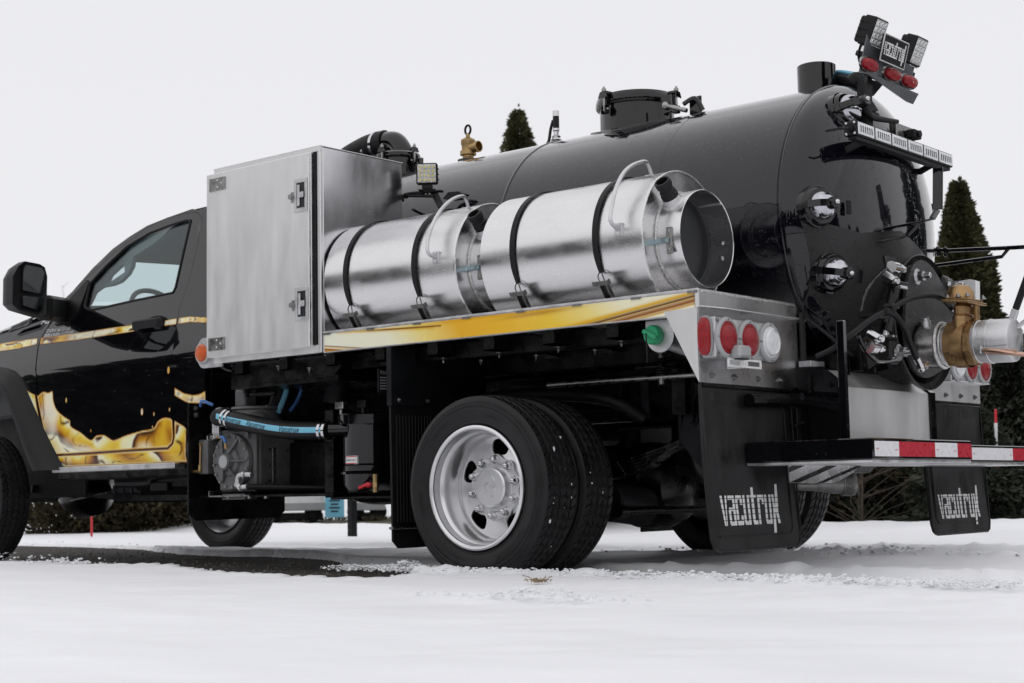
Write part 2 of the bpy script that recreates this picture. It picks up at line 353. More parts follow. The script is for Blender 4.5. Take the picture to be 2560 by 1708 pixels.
near_e = [(-60,1382),(0,1384),(100,1387),(200,1391),(310,1398),(420,1408),(520,1420),(600,1427),(700,1433),(790,1437),(880,1441),(960,1440),(1010,1437)]
far_e = [(-60,1362),(0,1363),(87,1365),(200,1367),(349,1373),(436,1384),(545,1390),(654,1391),(740,1394),(817,1399),(850,1406),(871,1414),(940,1418),(1010,1422)]
trench = [at('N', x, y, 'z', .055).xy[:] for x, y in near_e] + [at('N', x, y, 'z', .005).xy[:] for x, y in far_e[::-1]]
def axis(a, b, c, d, f, g): return np.concatenate([np.arange(a, b, g), np.arange(b, c, f), np.arange(c, d, g)])
xs = axis(-26, -6.5, 4.6, 15, .032, .14); ys = axis(-8, -4.4, 3.2, 8.4, .032, .11)
X, Y = np.meshgrid(xs, ys); 
def snow_h(X, Y):
    A_ = (X-CAM.x)*cf.x+(Y-CAM.y)*cf.y; B_ = (X-CAM.x)*cr.x+(Y-CAM.y)*cr.y
    Z = .040 + .030*(vnoise(X*.35, Y*.35, 3)-.5) + .020*(vnoise(X*.9+8, Y*1.8, 3, 2)-.5) + .006*(vnoise(X*7, Y*11, 3, 5)-.5)
    Z += .016*(vnoise(B_*.9, A_*5.5, 3, 44)-.5)+.006*(vnoise(B_*4, A_*16, 2, 45)-.5)
    Z += .010*(vnoise(X*14, Y*14, 2, 9)-.5)*np.clip((Y+1.2)/1.2, 0, 1)
    # tracks pressed by the twin wheels, on behind the truck
    for c, hw in ((.235,.30),(2.38,.30)):
        wob = c+.03*(vnoise(X*.8, X*0, 2, 3)-.5)+.012*(vnoise(X*6, Y*6, 2, 8)-.5)
        k = np.clip(1-np.clip((np.abs(Y-wob)-hw)/.05, 0, 1), 0, 1)
        Z = Z*(1-k)+k*(.010+.006*vnoise(X*9, Y*9, 2, 4)+.008*(np.abs(((Y-wob)/.045) % 1-.5)))
        for sgn in (-1, 1):   # crumbled shoulders of the track
            q = np.exp(-((Y-wob-sgn*(hw+.075))/.06)**2)*np.clip((X+.9)*1.2, 0, 1)
            Z += q*(.026*vnoise(X*9, Y*9, 3, 6)+.05*np.clip(vnoise(X*24, Y*24, 2, 7)-.5, 0, 1))
    q = np.exp(-((Y+.55+.28*np.clip(X, 0, 6)*.4-.1*(vnoise(X*1.3, X*0, 2, 12)-.5))/.16)**2)*np.clip((X-.5)*.8, 0, 1)
    Z += q*(.022*vnoise(X*12, Y*12, 3, 16)+.03*np.clip(vnoise(X*24, Y*24, 2, 17)-.5, 0, 1))
    under = np.clip(1-np.abs(Y-1.31)/.8, 0, 1)*(X < 1.0); Z -= under*.012
    e = edist(X, Y, trench)+.0; ins = pip(X, Y, trench); sd_ = np.where(ins, e, -e)+.035+.06*(vnoise(X*5, Y*5, 3, 21)-.5)+.03*(vnoise(X*22, Y*22, 2, 22)-.5)
    Z = np.where(sd_ > 0, -.02, Z+.016*np.exp(-(np.minimum(sd_, 0)/.06)**2)*vnoise(X*24, Y*24, 2, 23))
    far = Y-6.3+1.2*(vnoise(X*.22, Y*.6, 3, 30)-.5)
    Z = np.where(far > 0, Z-.09*np.clip(far*1.2, 0, 1), Z)
    bt = np.clip(1-np.abs(Y-5.4)/.5, 0, 1)*(.05+.05*vnoise(X*2, Y*2, 3, 33)); return Z+bt
Z = snow_h(X, Y)
b = MB(); ny, nx = X.shape; b.v = np.stack([X, Y, Z], -1).reshape(-1, 3).tolist()
I = np.arange(nx*ny).reshape(ny, nx); q = np.stack([I[:-1,:-1], I[:-1,1:], I[1:,1:], I[1:,:-1]], -1).reshape(-1, 4)
zz = Z.ravel()[q].max(1); b.f = q[zz > -.015].tolist()
sn = obj('snow', b, SNOW, sharp=180, recalc=False); sn['kind'] = 'structure'

def crumbs(name, pts, label=None):
    b = MB()
    for (x, y, z, s) in pts:
        n = 6; c = V((x, y, z)); vs_ = [c+V((s*random.uniform(.6,1.3)*math.cos(a)*math.cos(t), s*random.uniform(.6,1.3)*math.sin(a)*math.cos(t), s*random.uniform(.3,.75)*math.sin(t))) for t in (-.7, .2, .9) for a in np.arange(n)*2*PI/n+random.random()]
        fs = [[i*n+j, i*n+(j+1) % n, (i+1)*n+(j+1) % n, (i+1)*n+j] for i in range(2) for j in range(n)]+[list(range(2*n, 3*n))]
        b.add(vs_, fs)
    o = obj(name, b, SNOWC, sharp=75); return tag(o, label, 'snow', kind='stuff')
pts = []
for i in range(3400):
    x = random.uniform(-.75, 3.9); y = -.13+random.gauss(0, .055)-max(0, x-1.4)*.05; s = random.choice((.003,.004,.004,.005,.006,.008,.010))*random.uniform(.7,1.2)
    pts.append((x, y, .045+random.uniform(0, .02)+s*.2, s))
for cx_, cy_, n_, sp_ in ((1.35,-1.25,90,.12),(-.50,.10,90,.07),(-.38,-.03,90,.07),(2.9,.55,60,.2),(.3,2.05,80,.3),(.9,2.05,60,.3),(-4.3,.1,60,.3),(-2.75,-.22,60,.09)):
    for i in range(n_*2):
        s = random.choice((.003,.005,.007,.011)); x = cx_+random.gauss(0, sp_*1.6); y = cy_+random.gauss(0, sp_*.5)
        pts.append((x, y, .05+s*.3+.03*math.exp(-((x-cx_)/sp_)**2)*random.random(), s))
for i in range(len(trench)-1):
    (x1, y1), (x2, y2) = trench[i], trench[i+1]
    for k in range(int(math.hypot(x2-x1, y2-y1)*22)):
        t = random.random(); s = random.choice((.003,.004,.006,.009)); pts.append((x1+(x2-x1)*t+random.gauss(0,.03), y1+(y2-y1)*t+random.gauss(0,.03), random.uniform(.0,.045), s))
crumbs('snow_crumbs', pts, 'loose white snow crumbs broken up along the wheel track and bare strip')

gr = MB(); tr_ = np.array(trench); rs = random.Random(5)
for i in range(5200):
    x, y = rs.uniform(tr_[:,0].min(), tr_[:,0].max()), rs.uniform(tr_[:,1].min(), tr_[:,1].max())
    if not pip(np.array([x]), np.array([y]), trench)[0]: continue
    s = rs.choice((.003,.004,.006,.008,.011)); a0 = rs.random()*6; gr.add([(x+s*math.cos(a0+k*2.09), y+s*math.sin(a0+k*2.09), .0) for k in range(3)]+[(x, y, s*rs.uniform(.6,1.1))], [[0,1,3],[1,2,3],[2,0,3]])
tag(obj('grit', gr, mat('grit_stone', (.15,.14,.125), .8, var=.7, sc=4, spec=.1), sharp=20, recalc=False), 'dark grit lying on the bare wet asphalt strip', 'grit', kind='stuff')
b = MB()
gp = at('N', 1352, 1456, 'z', .05)
for i in range(26):
    p = gp+V((random.gauss(0,.026), random.gauss(0,.018), 0)); d = V((random.gauss(0,1), random.gauss(0,.6), .25)).normalized()*random.uniform(.02,.06)
    b.tube([p, p+d*.5+V((0,0,.006)), p+d], .0016, 4, 0)
tag(obj('straw_tuft', b, mat('straw', (.26,.19,.11), .8, var=.3)), 'small tuft of tan straw lying on the snow near the rear tyre', 'straw')

# ------------------------------------------------------------------ vegetation
def cards(P, D, s, asp=.22):
    # P points, D direction of every leaf spray; two crossed blades each
    n = len(P); up = rng.normal(size=(n, 3)); S = np.cross(D, up); S /= np.linalg.norm(S, axis=1)[:, None]+1e-9; T = np.cross(D, S); s = np.broadcast_to(s, (n,))[:, None]
    v = np.concatenate([P, P+D*s*.5+S*s*asp, P+D*s, P+D*s*.5-S*s*asp, P+D*s*.5+T*s*asp, P+D*s*.5-T*s*asp]).reshape(6, n, 3).transpose(1, 0, 2).reshape(-1, 3)
    i = np.arange(n)*6; f = np.concatenate([np.stack([i, i+1, i+2, i+3], 1), np.stack([i, i+4, i+2, i+5], 1)])
    return v.tolist(), f.tolist()
def crown(name, m, parent, c, h, prof, n, s, droop=.2, lobes=5, rag=.45, upb=.5):
    t = rng.random(n)**.8; a = rng.random(n)*2*PI; ph = rng.random(3)*6
    R = np.array([prof(q) for q in t]); R *= 1+rag*np.sin(lobes*a+9*t+ph[0])*.5+rag*np.sin(3*a-17*t+ph[1])*.5
    rr = R*(1-.75*rng.random(n)**2.2); P = np.stack([c[0]+rr*np.cos(a), c[1]+rr*np.sin(a), c[2]+h*t*.975+rng.normal(size=n)*.006*h], 1)
    D = np.stack([np.cos(a), np.sin(a), np.full(n, upb)-droop*rng.random(n)*2], 1)+rng.normal(size=(n, 3))*.35; D /= np.linalg.norm(D, axis=1)[:, None]
    b = MB(); b.v, b.f = cards(P, D, s*(.6+.8*rng.random(n)))
    return obj(name, b, m, parent, sharp=180, recalc=False)
def tree(name, base, h, rad, m, label, cat, shape='cone', n=5000, s=.14, group=None, droop=.2):
    t = empty(name, base, label, cat, group); b = MB()
    b.tube([V(base)+V((0,0,-.15)), V(base)+V((rad*.03,0,h*.45)), V(base)+V((0,0,h*.93))], lambda q: max(.012, h*.018*(1-q*.85)), 8, 5)
    for i in range(14):
        z = h*random.uniform(.12,.85); a = random.uniform(0,2*PI); L = rad*(1-z/h)*.9+.08
        p = V(base)+V((0,0,z)); b.tube([p, p+V((math.cos(a)*L*.6, math.sin(a)*L*.6, L*.15)), p+V((math.cos(a)*L, math.sin(a)*L, L*.3))], lambda q: .014*(1-.8*q), 5, 2)
    obj('trunk', b, BARK, t)
    pf = {'cone': lambda q: rad*(1-q)**.8*min(1, .55+q*4)+.02, 'column': lambda q: rad*(min(1, .75+q*1.5)*(1-q**3.2)**.9)+.02,
          'round': lambda q: rad*math.sqrt(max(.02, 1-(2*q-.95)**2)), 'spire': lambda q: rad*(1-q)**.95+.012, 'cedar': lambda q: rad*(1-q)**.62*min(1, .7+q*2)+.015}[shape]
    crown('crown', m, t, base, h, pf, n, s, droop); return t
def bare(name, base, h, spread, label, cat, n=34, group=None, m=None, r=.02):
    t = empty(name, base, label, cat, group); b = MB(); B = V(base)
    b2 = MB(); b2.tube([B+V((0,0,-.1)), B+V((spread*.04,0,h*.5)), B+V((0,0,h*.8))], lambda q: r*1.4*(1-.8*q)+.003, 6, 4); obj('trunk', b2, m or TWIG, t)
    for i in range(n):
        a = random.uniform(0, 2*PI); z0 = h*random.uniform(.05,.6); L = spread*random.uniform(.5,1.1); p = B+V((0,0,z0)); e = p+V((math.cos(a)*L, math.sin(a)*L, h*random.uniform(.12,.4)))
        mid = (p+e)/2+V((random.gauss(0,.05), random.gauss(0,.05), random.gauss(0,.05)))*spread; b.tube([p, mid, e], lambda q: r*.5*(1-.8*q)+.001, 4, 2)
        for k in range(3):
            s0 = mid.lerp(e, random.random()); b.tube([s0, s0+V((random.gauss(0,.25), random.gauss(0,.25), random.uniform(.0,.35)))*spread*.6], lambda q: r*.2*(1-.7*q)+.0008, 3, 0)
    obj('branches', b, m or TWIG, t); return t
G = lambda px, dist, z=0: (lambda p: (p.x, p.y, z))(ray_at(px, 1240, dist))
def hz(px, py, dist): return ray_at(px, py, dist).z
tree('cedar_tree', G(2432, 17.5), hz(2395, 445, 17.5), .86, CEDAR, 'tall dark pointed cedar rising behind the brass valve at the right', 'tree', 'spire', 30000, .075)
tree('cedar_tree', G(1313, 23), hz(1313, 262, 23), .74, CEDAR, 'narrow cedar whose tip shows above the black tank beside the steel vent', 'tree', 'cedar', 26000, .07)
bare('bare_tree', G(1240, 26), hz(1240, 320, 26), .25, 'thin bare pale sapling left of the cedar tip above the tank', 'tree', 26)
bare('bare_tree', G(2391, 17.9), hz(2391, 420, 17.9), .3, 'wispy leafless stem sticking up behind the tall cedar', 'tree', 30)
for px, top, d, nm in ((150,640,70,'faint leafless tree on the skyline just right of the door mirror'),(195,690,64,'low faint leafless tree behind the windscreen pillar')):
    bare('bare_tree', G(px, d), hz(px, top, d), 1.6, nm, 'tree', 40, 'leafless trees on the far skyline', r=.05)
for px, top, d, rad, m_, lab in ((2545,880,13.5,.75,SPRUC,'dark spruce at the right edge of the picture beyond the red stake'),(2300,985,13.0,.55,SPRUC,'dark spruce partly hidden behind the right mud flap'),
        (2440,1030,12.2,.5,SPRUC,'bluish young spruce beside the red and white stake'),(2475,800,15,.8,SPRUC,'dark bushy spruce in front of the tall cedar')):
    tree('spruce_tree', G(px, d), hz(px, top, d), rad, m_, lab, 'tree', 'cone', 15000, .085, 'spruces along the verge', droop=.5)
for i, (px, d, h_, rad, lab) in enumerate(((2150,12.2,1.15,.7,'tangled leafless brown bush behind the exhaust pipe'),(2050,13,1.2,.7,'leafless bush seen past the far rear tyres'),(2350,12.5,1.3,.6,'leafless bush behind the right mud flap'))):
    bare('bare_bush', G(px, d), h_, rad, lab, 'bush', 46, 'leafless bushes along the verge', r=.0045)
for px, d, h_, rad, lab in ((1560,13.5,.62,.8,'low olive shrub seen under the axle'),(2080,13.4,1.05,.9,'olive shrub behind the far rear tyres'),(2215,13.2,1.15,.8,'olive shrub behind the leafless brown bushes'),
        (170,17,1.25,.55,'dark evergreen bush right behind the front tyre'),(255,17.3,1.3,.6,'dark evergreen bush by the plain red stake'),(335,17,1.2,.6,'dark evergreen bush seen under the middle of the cab'),(415,17.4,1.25,.6,'dark evergreen bush seen under the rear of the cab'),(480,17,1.2,.55,'dark evergreen bush beside the black splash plate')):
    tree('evergreen_shrub', G(px, d), h_, rad, OLIVE, lab, 'bush', 'round', 9000, .06, 'shrubs along the verge')
for px, d, top, rad, lab in ((2085,13.8,1165,.75,'low bluish spruce brush just right of the far rear tyres'),(2190,13.2,1120,.7,'spreading spruce brush between the bumper and the right mud flap'),(2330,13.9,1080,.8,'spruce brush directly behind the right mud flap'),(2545,12.6,1130,.6,'low spruce brush at the right edge under the dark spruce')):
    tree('spruce_brush', G(px, d), hz(px, top, d)+.05, rad, SPRUC, lab, 'bush', 'round', 9000, .10, 'shrubs along the verge', droop=.5)
pts = []
for i in range(60):
    p = ray_at(rng.uniform(1950, 2560), 1300, rng.uniform(11.6, 12.8)); pts += [(p.x+random.gauss(0,.08), p.y+random.gauss(0,.05), .03+random.random()*.03, random.uniform(.02,.05)) for _ in range(6)]
crumbs('snow_patches', pts, 'leftover lumps of old snow under the bushes along the verge')
# verge with dead grass: nobody could count the blades
vp_ = MB(); n = 15000; gx = rng.uniform(-26, 9, n); gy_ = rng.uniform(9.3, 11.6, n); k = vnoise(gx*.5, gy_*.5, 3, 40) > .42; gx, gy_ = gx[k], gy_[k]; n = len(gx)
D = rng.normal(size=(n, 3))*.45; D[:, 2] = 1; D /= np.linalg.norm(D, axis=1)[:, None]; vp_.v, vp_.f = cards(np.stack([gx, gy_, np.zeros(n)], 1), D, .05+.07*rng.random(n), .12)
tag(obj('dead_grass', vp_, GRASS, sharp=180, recalc=False), 'brown dead grass along the verge behind the truck', 'grass', kind='stuff')
flat('verge', -60, 60, 9.3, 13, -.01, GRASS)
# far-off wood on the photographer's side of the lot (the truck's paint mirrors it)
wd = MB(); random.seed(11)
for i in range(210):
    a = math.radians(random.uniform(-165, 28)); d = random.uniform(24, 34); h_ = random.uniform(3.4, 5.6)*(1.5 if random.random() < .12 else 1); r_ = h_*random.uniform(.16,.26); c = CAM+V((math.cos(a)*d, math.sin(a)*d, -CAM.z))
    nn = 150; t = rng.random(nn); aa = rng.random(nn)*2*PI; rr = r_*(1-t)**.7*(.7+.5*rng.random(nn)); P = np.stack([c.x+rr*np.cos(aa), c.y+rr*np.sin(aa), h_*t], 1)
    D = np.stack([np.cos(aa), np.sin(aa), .3+0*aa], 1)+rng.normal(size=(nn, 3))*.3; D /= np.linalg.norm(D, axis=1)[:, None]; v_, f_ = cards(P, D, h_*.16*(.6+.8*rng.random(nn)), .45); wd.add(v_, f_)
for az, d, h_ in [(74,15,8.5),(79,17,7.5),(69,19,6.5),(52,22,6)]+[(random.uniform(8,104), random.uniform(17,24), random.uniform(2.2,3.6)) for _ in range(46)]:
    a = math.radians(az); r_ = h_*random.uniform(.18,.26); c = V((1.4+math.cos(a)*d, 1.3+math.sin(a)*d, 0)); q_ = c-CAM
    if math.degrees(math.atan2(q_.y, q_.x)) > 105: continue
    nn = 420; t = rng.random(nn); aa = rng.random(nn)*2*PI; rr = r_*(1-t)**.7*(.6+.6*rng.random(nn)); P = np.stack([c.x+rr*np.cos(aa), c.y+rr*np.sin(aa), h_*t], 1)
    D = np.stack([np.cos(aa), np.sin(aa), .3+0*aa], 1)+rng.normal(size=(nn, 3))*.3; D /= np.linalg.norm(D, axis=1)[:, None]; v_, f_ = cards(P, D, h_*.10*(.6+.8*rng.random(nn)), .45); wd.add(v_, f_)
tag(obj('conifer_wood', wd, SPRUC, sharp=180, recalc=False), 'dark conifer wood across the lot facing the near side of the truck', 'wood', kind='stuff')

# ------------------------------------------------------------------ stakes, post, far vehicles
def stake(px, top, bot, d, label, band):
    p0 = ray_at(px+3 if band else px, bot, d); p1 = ray_at(px, top, d); p0.z = -.02; t = empty('marker_stake', p0, label, 'stake', 'red marker stakes')
    b = MB(); b.cyl(p0, p1, .011, .010, 8); b.ball(p1, .010); obj('rod', b, REDP, t)
    if band:
        a, c = p0.lerp(p1, .60), p0.lerp(p1, .90); b = MB(); b.cyl(a, c, .013, .013, 10); obj('reflective_band', b, TAPEW, t)
stake(229, 1150, 1335, 15.0, 'plain red marker stake seen under the cab', False)
stake(2489, 1026, 1325, 12.0, 'red marker stake with a white band at the right edge', True)
pp = ray_at(881, 1335, 13.0); pp.z = 0; t = empty('sign_post', pp, 'dark square steel post standing in the snow under the truck bed', 'post')
b = MB(); b.box(pp.x-.03, pp.x+.03, pp.y-.03, pp.y+.03, -.1, 1.6, .004); obj('post', b, DARKB, t)
b = MB()
for i in range(12): b.cyl((pp.x, pp.y-.033, .15+i*.11), (pp.x, pp.y-.029, .15+i*.11), .008, n=8)
obj('bolt_hole', b, BLACKL, t, kind='stuff')
b = MB(); b.box(pp.x-.2, pp.x+.2, pp.y-.042, pp.y-.036, 1.15, 1.55, .003); obj('sign_plate', b, STEEL, t)
def trailer(px0, px1, d, h0, h1, label, body=WHITEP, lights=False, banner=None):
    a, c = ray_at(px0, 1240, d), ray_at(px1, 1240, d); a.z = c.z = 0; ax = (c-a).normalized(); nrm = V((ax.y, -ax.x, 0)); nrm = nrm if nrm.dot(CAM-a) > 0 else -nrm; L = (c-a).length; m_ = (a+c)/2-nrm*.9
    t = empty('parked_trailer', m_, label, 'trailer'); U = V((0,0,1)); b = MB(); b.obox(m_+U*(h0+h1)/2, ax, nrm, U, L/2, .9, (h1-h0)/2, .06)
    obj('body', b, body, t); b = MB(); b.obox(m_+U*(h0+.06)+nrm*.02, ax, nrm, U, L/2+.01, .9, .06, .01); obj('lower_panel', b, GREYP, t)
    b = MB(); b.obox(m_+U*(h0-.09), ax, nrm, U, L/2*.95, .8, .05, .01); obj('chassis', b, CHASS, t)
    for s_ in (-.45, .45):
        q = m_+ax*L*s_*.7+nrm*.8; b = MB(); b.cyl(q+U*.13, q+U*.13-nrm*.18, .13, n=20, b=.02); b.cyl(q+U*.13+nrm*.005, q+U*.13, .07, n=14); obj('wheel', b, RUBB, t)
    if lights:
        for s_ in (-.4, .4):
            b = MB(); b.obox(m_+ax*L*s_+nrm*.91+U*(h0+.02), ax, nrm, U, .06, .012, .025); obj('tail_light', b, REDL, t)
    b = MB(); b.obox(m_+ax*L*.2+nrm*.905+U*(h1-.32), ax, nrm, U, L*.16, .006, .12, .005); obj('window', b, DARKI, t)
    return t, m_, ax, nrm, L
trailer(655, 812, 23, .17, 1.3, 'white camper trailer parked far back, left of the blue banner')
trailer(872, 962, 23.5, .15, 1.2, 'white box trailer parked far back, right of the blue banner')
trailer(60, 131, 22, .18, 1.5, 'white trailer with red tail lights seen behind the front tyre', lights=True)
p0, p1 = ray_at(813, 1340, 22.5), ray_at(861, 1340, 22.5); ax = (p1-p0); ax.z = 0; L = ax.length; ax.normalize(); nrm = V((ax.y, -ax.x, 0)); m_ = (p0+p1)/2; m_.z = 0
t = empty('blue_banner', m_, 'bright blue printed banner board standing between the far trailers', 'banner'); b = MB(); b.obox(m_+V((0,0,.57)), ax, nrm, (0,0,1), L/2, .02, .50, .004); obj('board', b, BLUES, t)
b = MB()
for i in range(4): b.obox(m_+V((0,0,.16+.05*i))-nrm*.024, ax, nrm, (0,0,1), L*(.28 if i % 2 else .2), .003, .010, .001); b.obox(m_+V((0,0,.16+.05*i))+nrm*.024, ax, nrm, (0,0,1), L*(.28 if i % 2 else .2), .003, .010, .001)
obj('print_line', b, BLACKL, t, kind='stuff')
for s_ in (-.45, .45): b = MB(); b.cyl(m_+ax*L*s_, m_+ax*L*s_+V((0,0,.3)), .015, n=8); obj('leg', b, STEEL, t)

# ================================================================== the truck
YC = 1.31
T = empty('vacuum_truck', (-1.5, YC, 0), 'black vacuum tank truck with gold splash graphics and aluminium bed parked on snow', 'truck')
def P(name, mb, m, parent=T, **k): return obj(name, mb, m, parent, **k)

# ---------------------------------------------------------------- wheels
def tyre_mesh():
    W, RR = .1125, .405
    side = [(.083,.258),(.093,.268),(.0995,.279),(.1025,.2815),(.1035,.285),(.1015,.288),(.104,.2955),(.1085,.312),(.1115,.330),(.1135,.338),(.1135,.342),(.1108,.345),(.1104,.352),(.1122,.355),(.1122,.359),(.1085,.362),(.1075,.368),(.1092,.371),(.1085,.375),(.1052,.377),(.1035,.383),(.1002,.389),(.0995,.393),(.096,.3975)]
    nt_ = 66; tw = np.linspace(-.0935, .0935, nt_); prof = [(-a, b_) for a, b_ in side]+[(x, RR-.007*(abs(x)/.0935)**2.6) for x in tw]+[(a, b_) for a, b_ in side[::-1]]
    prof = np.array(prof); nth = 720; th = np.arange(nth)*2*PI/nth; TH, H = np.meshgrid(th, prof[:, 0], indexing='ij'); R = np.tile(prof[:, 1], (nth, 1))
    nz = 56; tri = lambda q: np.abs(((q) % 1)-.5)*4-1; tread = np.zeros_like(R, bool); tread[:, len(side):len(side)+nt_] = True; u = TH*nz/(2*PI)
    dep = np.zeros_like(R)
    for w0, am in ((-.058,.0035),(-.020,.0045),(.020,.0045),(.058,.0035)):
        d = np.abs(H-w0-am*tri(u+(.25 if w0 > 0 else 0))); dep = np.maximum(dep, .011*np.clip((.0052-d)/.0022, 0, 1))
    rib = np.digitize(H, [-.058,-.020,.020,.058]); sl_ = np.array([-12, 16, -16, 16, -12])[rib]; sh_ = np.array([0,.5,0,.5,0])[rib]
    lat = np.abs(((u+H*sl_+sh_+.5) % 1)-.5); dep = np.maximum(dep, np.where(np.abs(H) > .058, .009, .006)*np.clip((np.where(np.abs(H) > .058, .075, .055)-lat)/.025, 0, 1))
    fine = np.abs(((u*2+H*sl_*2+sh_*2) % 1)-.5); dep = np.maximum(dep, np.where(np.abs(H) < .058, .003, .0)*np.clip((.06-fine)/.035, 0, 1))
    R = R-np.where(tread, dep, 0)
    n = len(prof); v = np.stack([R*np.cos(TH), H, R*np.sin(TH)], -1).reshape(-1, 3)
    I = np.arange(nth*n).reshape(nth, n); J = np.roll(I, -1, 0); q = np.stack([I[:, :-1], I[:, 1:], J[:, 1:], J[:, :-1]], -1).reshape(-1, 4)
    b = MB(); b.v = v.tolist(); b.f = q.tolist()
    def arc(s, r, a_mid, size, sgn=1, hgt=.0008):   # raised letters on the sidewall
        v2, fs = text2d(s, size); xs_ = [p[0] for p in v2]; c = (max(xs_)+min(xs_))/2; o = []
        for k in (0, 1):
            for x, y in v2:
                a = a_mid-sgn*(x-c)/r; rr = r+sgn*(y-size*.35); hh = -np.interp(rr, [.285,.312,.337,.352,.368], [.101,.1085,.1122,.1105,.1075]); o.append((rr*math.cos(a), hh-(.0028 if k else -.001), rr*math.sin(a)))
        b.add(o, [[i+len(v2) for i in f] for f in fs])
    arc('HANKOOK', .325, math.radians(-52), .042, 1); arc('SMARTFLEX', .325, math.radians(128), .024, 1); arc('225/70R19.5', .317, math.radians(70), .017, 1); arc('REGROOVABLE', .318, math.radians(-112), .013, 1); arc('HANKOOK', .325, math.radians(192), .024, 1)
    return meshof('tyre', b, TYREM, sharp=28, recalc=False, org=(0, 0, 0))[0]
TY = tyre_mesh()
def rim_dished(c, s=1):
    # deep-dish disc wheel; c = centre of the outer flange plane, s = +1 dish goes to +y
    b = MB(); o = V(c); ax = (0, s, 0)
    b.lathe([(.006,.251),(.0,.256),(-.002,.263),(.002,.2705),(.010,.2705),(.010,.262),(.014,.256),(.014,.250),(.03,.248),(.046,.246),(.056,.236),(.066,.232),(.10,.230),(.13,.230),(.152,.233),(.159,.229),(.163,.226)], o, ax, 96)
    b.lathe([(.010,.2705),(.022,.262),(.05,.252),(.10,.235),(.19,.235),(.205,.262)], o, ax, 64)
    hole = []
    for k in range(5):
        am = math.radians(85+72*k); q = []
        for j in range(16):
            t = 2*PI*j/16; rr = .180+.036*np.sign(math.sin(t))*abs(math.sin(t))**.6; aa = am+.27*np.sign(math.cos(t))*abs(math.cos(t))**.6; q.append((rr*math.cos(aa), rr*math.sin(aa)))
        hole.append(q)
    rim = [((.227)*math.cos(2*PI*j/64), (.227)*math.sin(2*PI*j/64)) for j in range(64)]
    dish = lambda x, z: (o.x+x, o.y+s*float(np.interp(math.hypot(x, z), [0,.125,.15,.20,.227], [.150,.150,.156,.166,.164])), o.z+z)
    b.sheet(rim, dish, .008*s, hole, .02)
    return b
def emblem(b, c, s):   # ram-like badge pressed in the cap
    sh = [[(-.030,.030),(-.012,.036),(.012,.036),(.030,.030),(.034,.008),(.026,-.012),(.020,.004),(.016,.016),(0,.020),(-.016,.016),(-.020,.004),(-.026,-.012),(-.034,.008)],
          [(-.010,.014),(.010,.014),(.012,-.014),(.006,-.034),(-.006,-.034),(-.012,-.014)], [(-.022,.002),(-.014,.010),(-.015,-.012),(-.024,-.022)], [(.022,.002),(.014,.010),(.015,-.012),(.024,-.022)]]
    R = Matrix.Rotation(math.radians(24), 2)
    for p in sh: b.prism([(c.x+(R @ V(q)).x*1.25, c.y, c.z+(R @ V(q)).y*1.25) for q in p], (0, -s*.005, 0))
def wheel(x, y, z, detail):   # y = outer flange plane, dish goes towards +y
    o = V((x, y, z)); w_ = P('wheel', rim_dished(o), SILV, org=o)
    inst('tyre', TY, o+V((0, .1105, 0)), w_)
    if detail:
        hc = o+V((0, .152, 0)); b = MB()
        n = 60; fl = []
        for j in range(n): a = 2*PI*j/n; fl.append((hc.x+(.141+.007*math.cos(10*a-2.2))*math.cos(a), hc.y, hc.z+(.141+.007*math.cos(10*a-2.2))*math.sin(a)))
        b.prism(fl, (0, -.016, 0)); b.cyl(hc, hc+V((0,-.020,0)), .108, n=48, b=.004); P('hub_flange', b, SILV, w_)
        lug = MB(); 
        lug.cyl((0,0,0), (0,-.012,0), .0195, n=18); lug.cyl((0,-.012,0), (0,-.030,0), .0155, .0142, n=6); lug.ball((0,-.030,0), .0125, .006, .0125, 12, 6)
        lm = meshof('lug_nut', lug, CHROME, org=(0,0,0))[0]
        for k in range(10):
            a = 2*PI*(k+.35)/10; inst('lug_nut', lm, hc+V((.124*math.cos(a), -.016, .124*math.sin(a))), w_, (0, PI/2-a, 0))
        b = MB(); b.lathe([(0,.092),(-.026,.0905),(-.036,.087),(-.041,.080),(-.042,0)], hc+V((0,-.014,0)), (0,1,0), 56); P('hub_cap', b, CHROME if 0 else SILV, w_)
        b = MB(); emblem(b, hc+V((0,-.0555,0)), 1); P('emblem', b, SILV, w_)
        b = MB(); b.tube([hc+V((.175,-.01,.05)), hc+V((.20,-.05,.02)), hc+V((.215,-.075,.0))], .004, 8); P('valve_stem', b, CHROME, w_)
    return w_
wheel(.007, .0, .402, True)
def inner_wheel(x, y, z):
    o = V((x, y, z)); b = MB(); b.lathe([(-.11,.268),(-.1,.262),(-.06,.240),(.06,.240),(.1,.262),(.11,.268)], o, (0,1,0), 48); b.cyl(o+V((0,.02,0)), o+V((0,.03,0)), .24, n=32)
    w_ = P('wheel', b, CHASS, org=o); inst('tyre', TY, o, w_); return w_
inner_wheel(.007, .372, .402); inner_wheel(.007, 2.075, .402); inner_wheel(.007, 2.335, .402)
def front_wheel(x, y, z, s):
    o = V((x, y, z)); b = MB(); b.lathe([(-.1,.268),(-.104,.262),(-.08,.245),(-.02,.235),(.06,.235),(.1,.262),(.106,.268)], o, (0,s,0), 64); b.lathe([(-.09,0),(-.09,.10),(-.07,.15),(-.05,.2),(-.02,.236)], o, (0,s,0), 48)
    w_ = P('wheel', b, SILV, org=o); inst('tyre', TY, o, w_)
front_wheel(-4.40, .30, .40, 1); front_wheel(-4.40, 2.32, .40, -1)
fl_ = []
for i in range(16):   # packed snow caught in the tread
    a = random.uniform(-.75, .75); y = random.choice((.05,.09,.131,.17,.311,.35,.39,.43))+random.gauss(0,.003); r_ = .400; fl_.append((.007+r_*math.cos(a), y, .402+r_*math.sin(a), random.choice((.002,.003,.004,.006))))
b = MB()
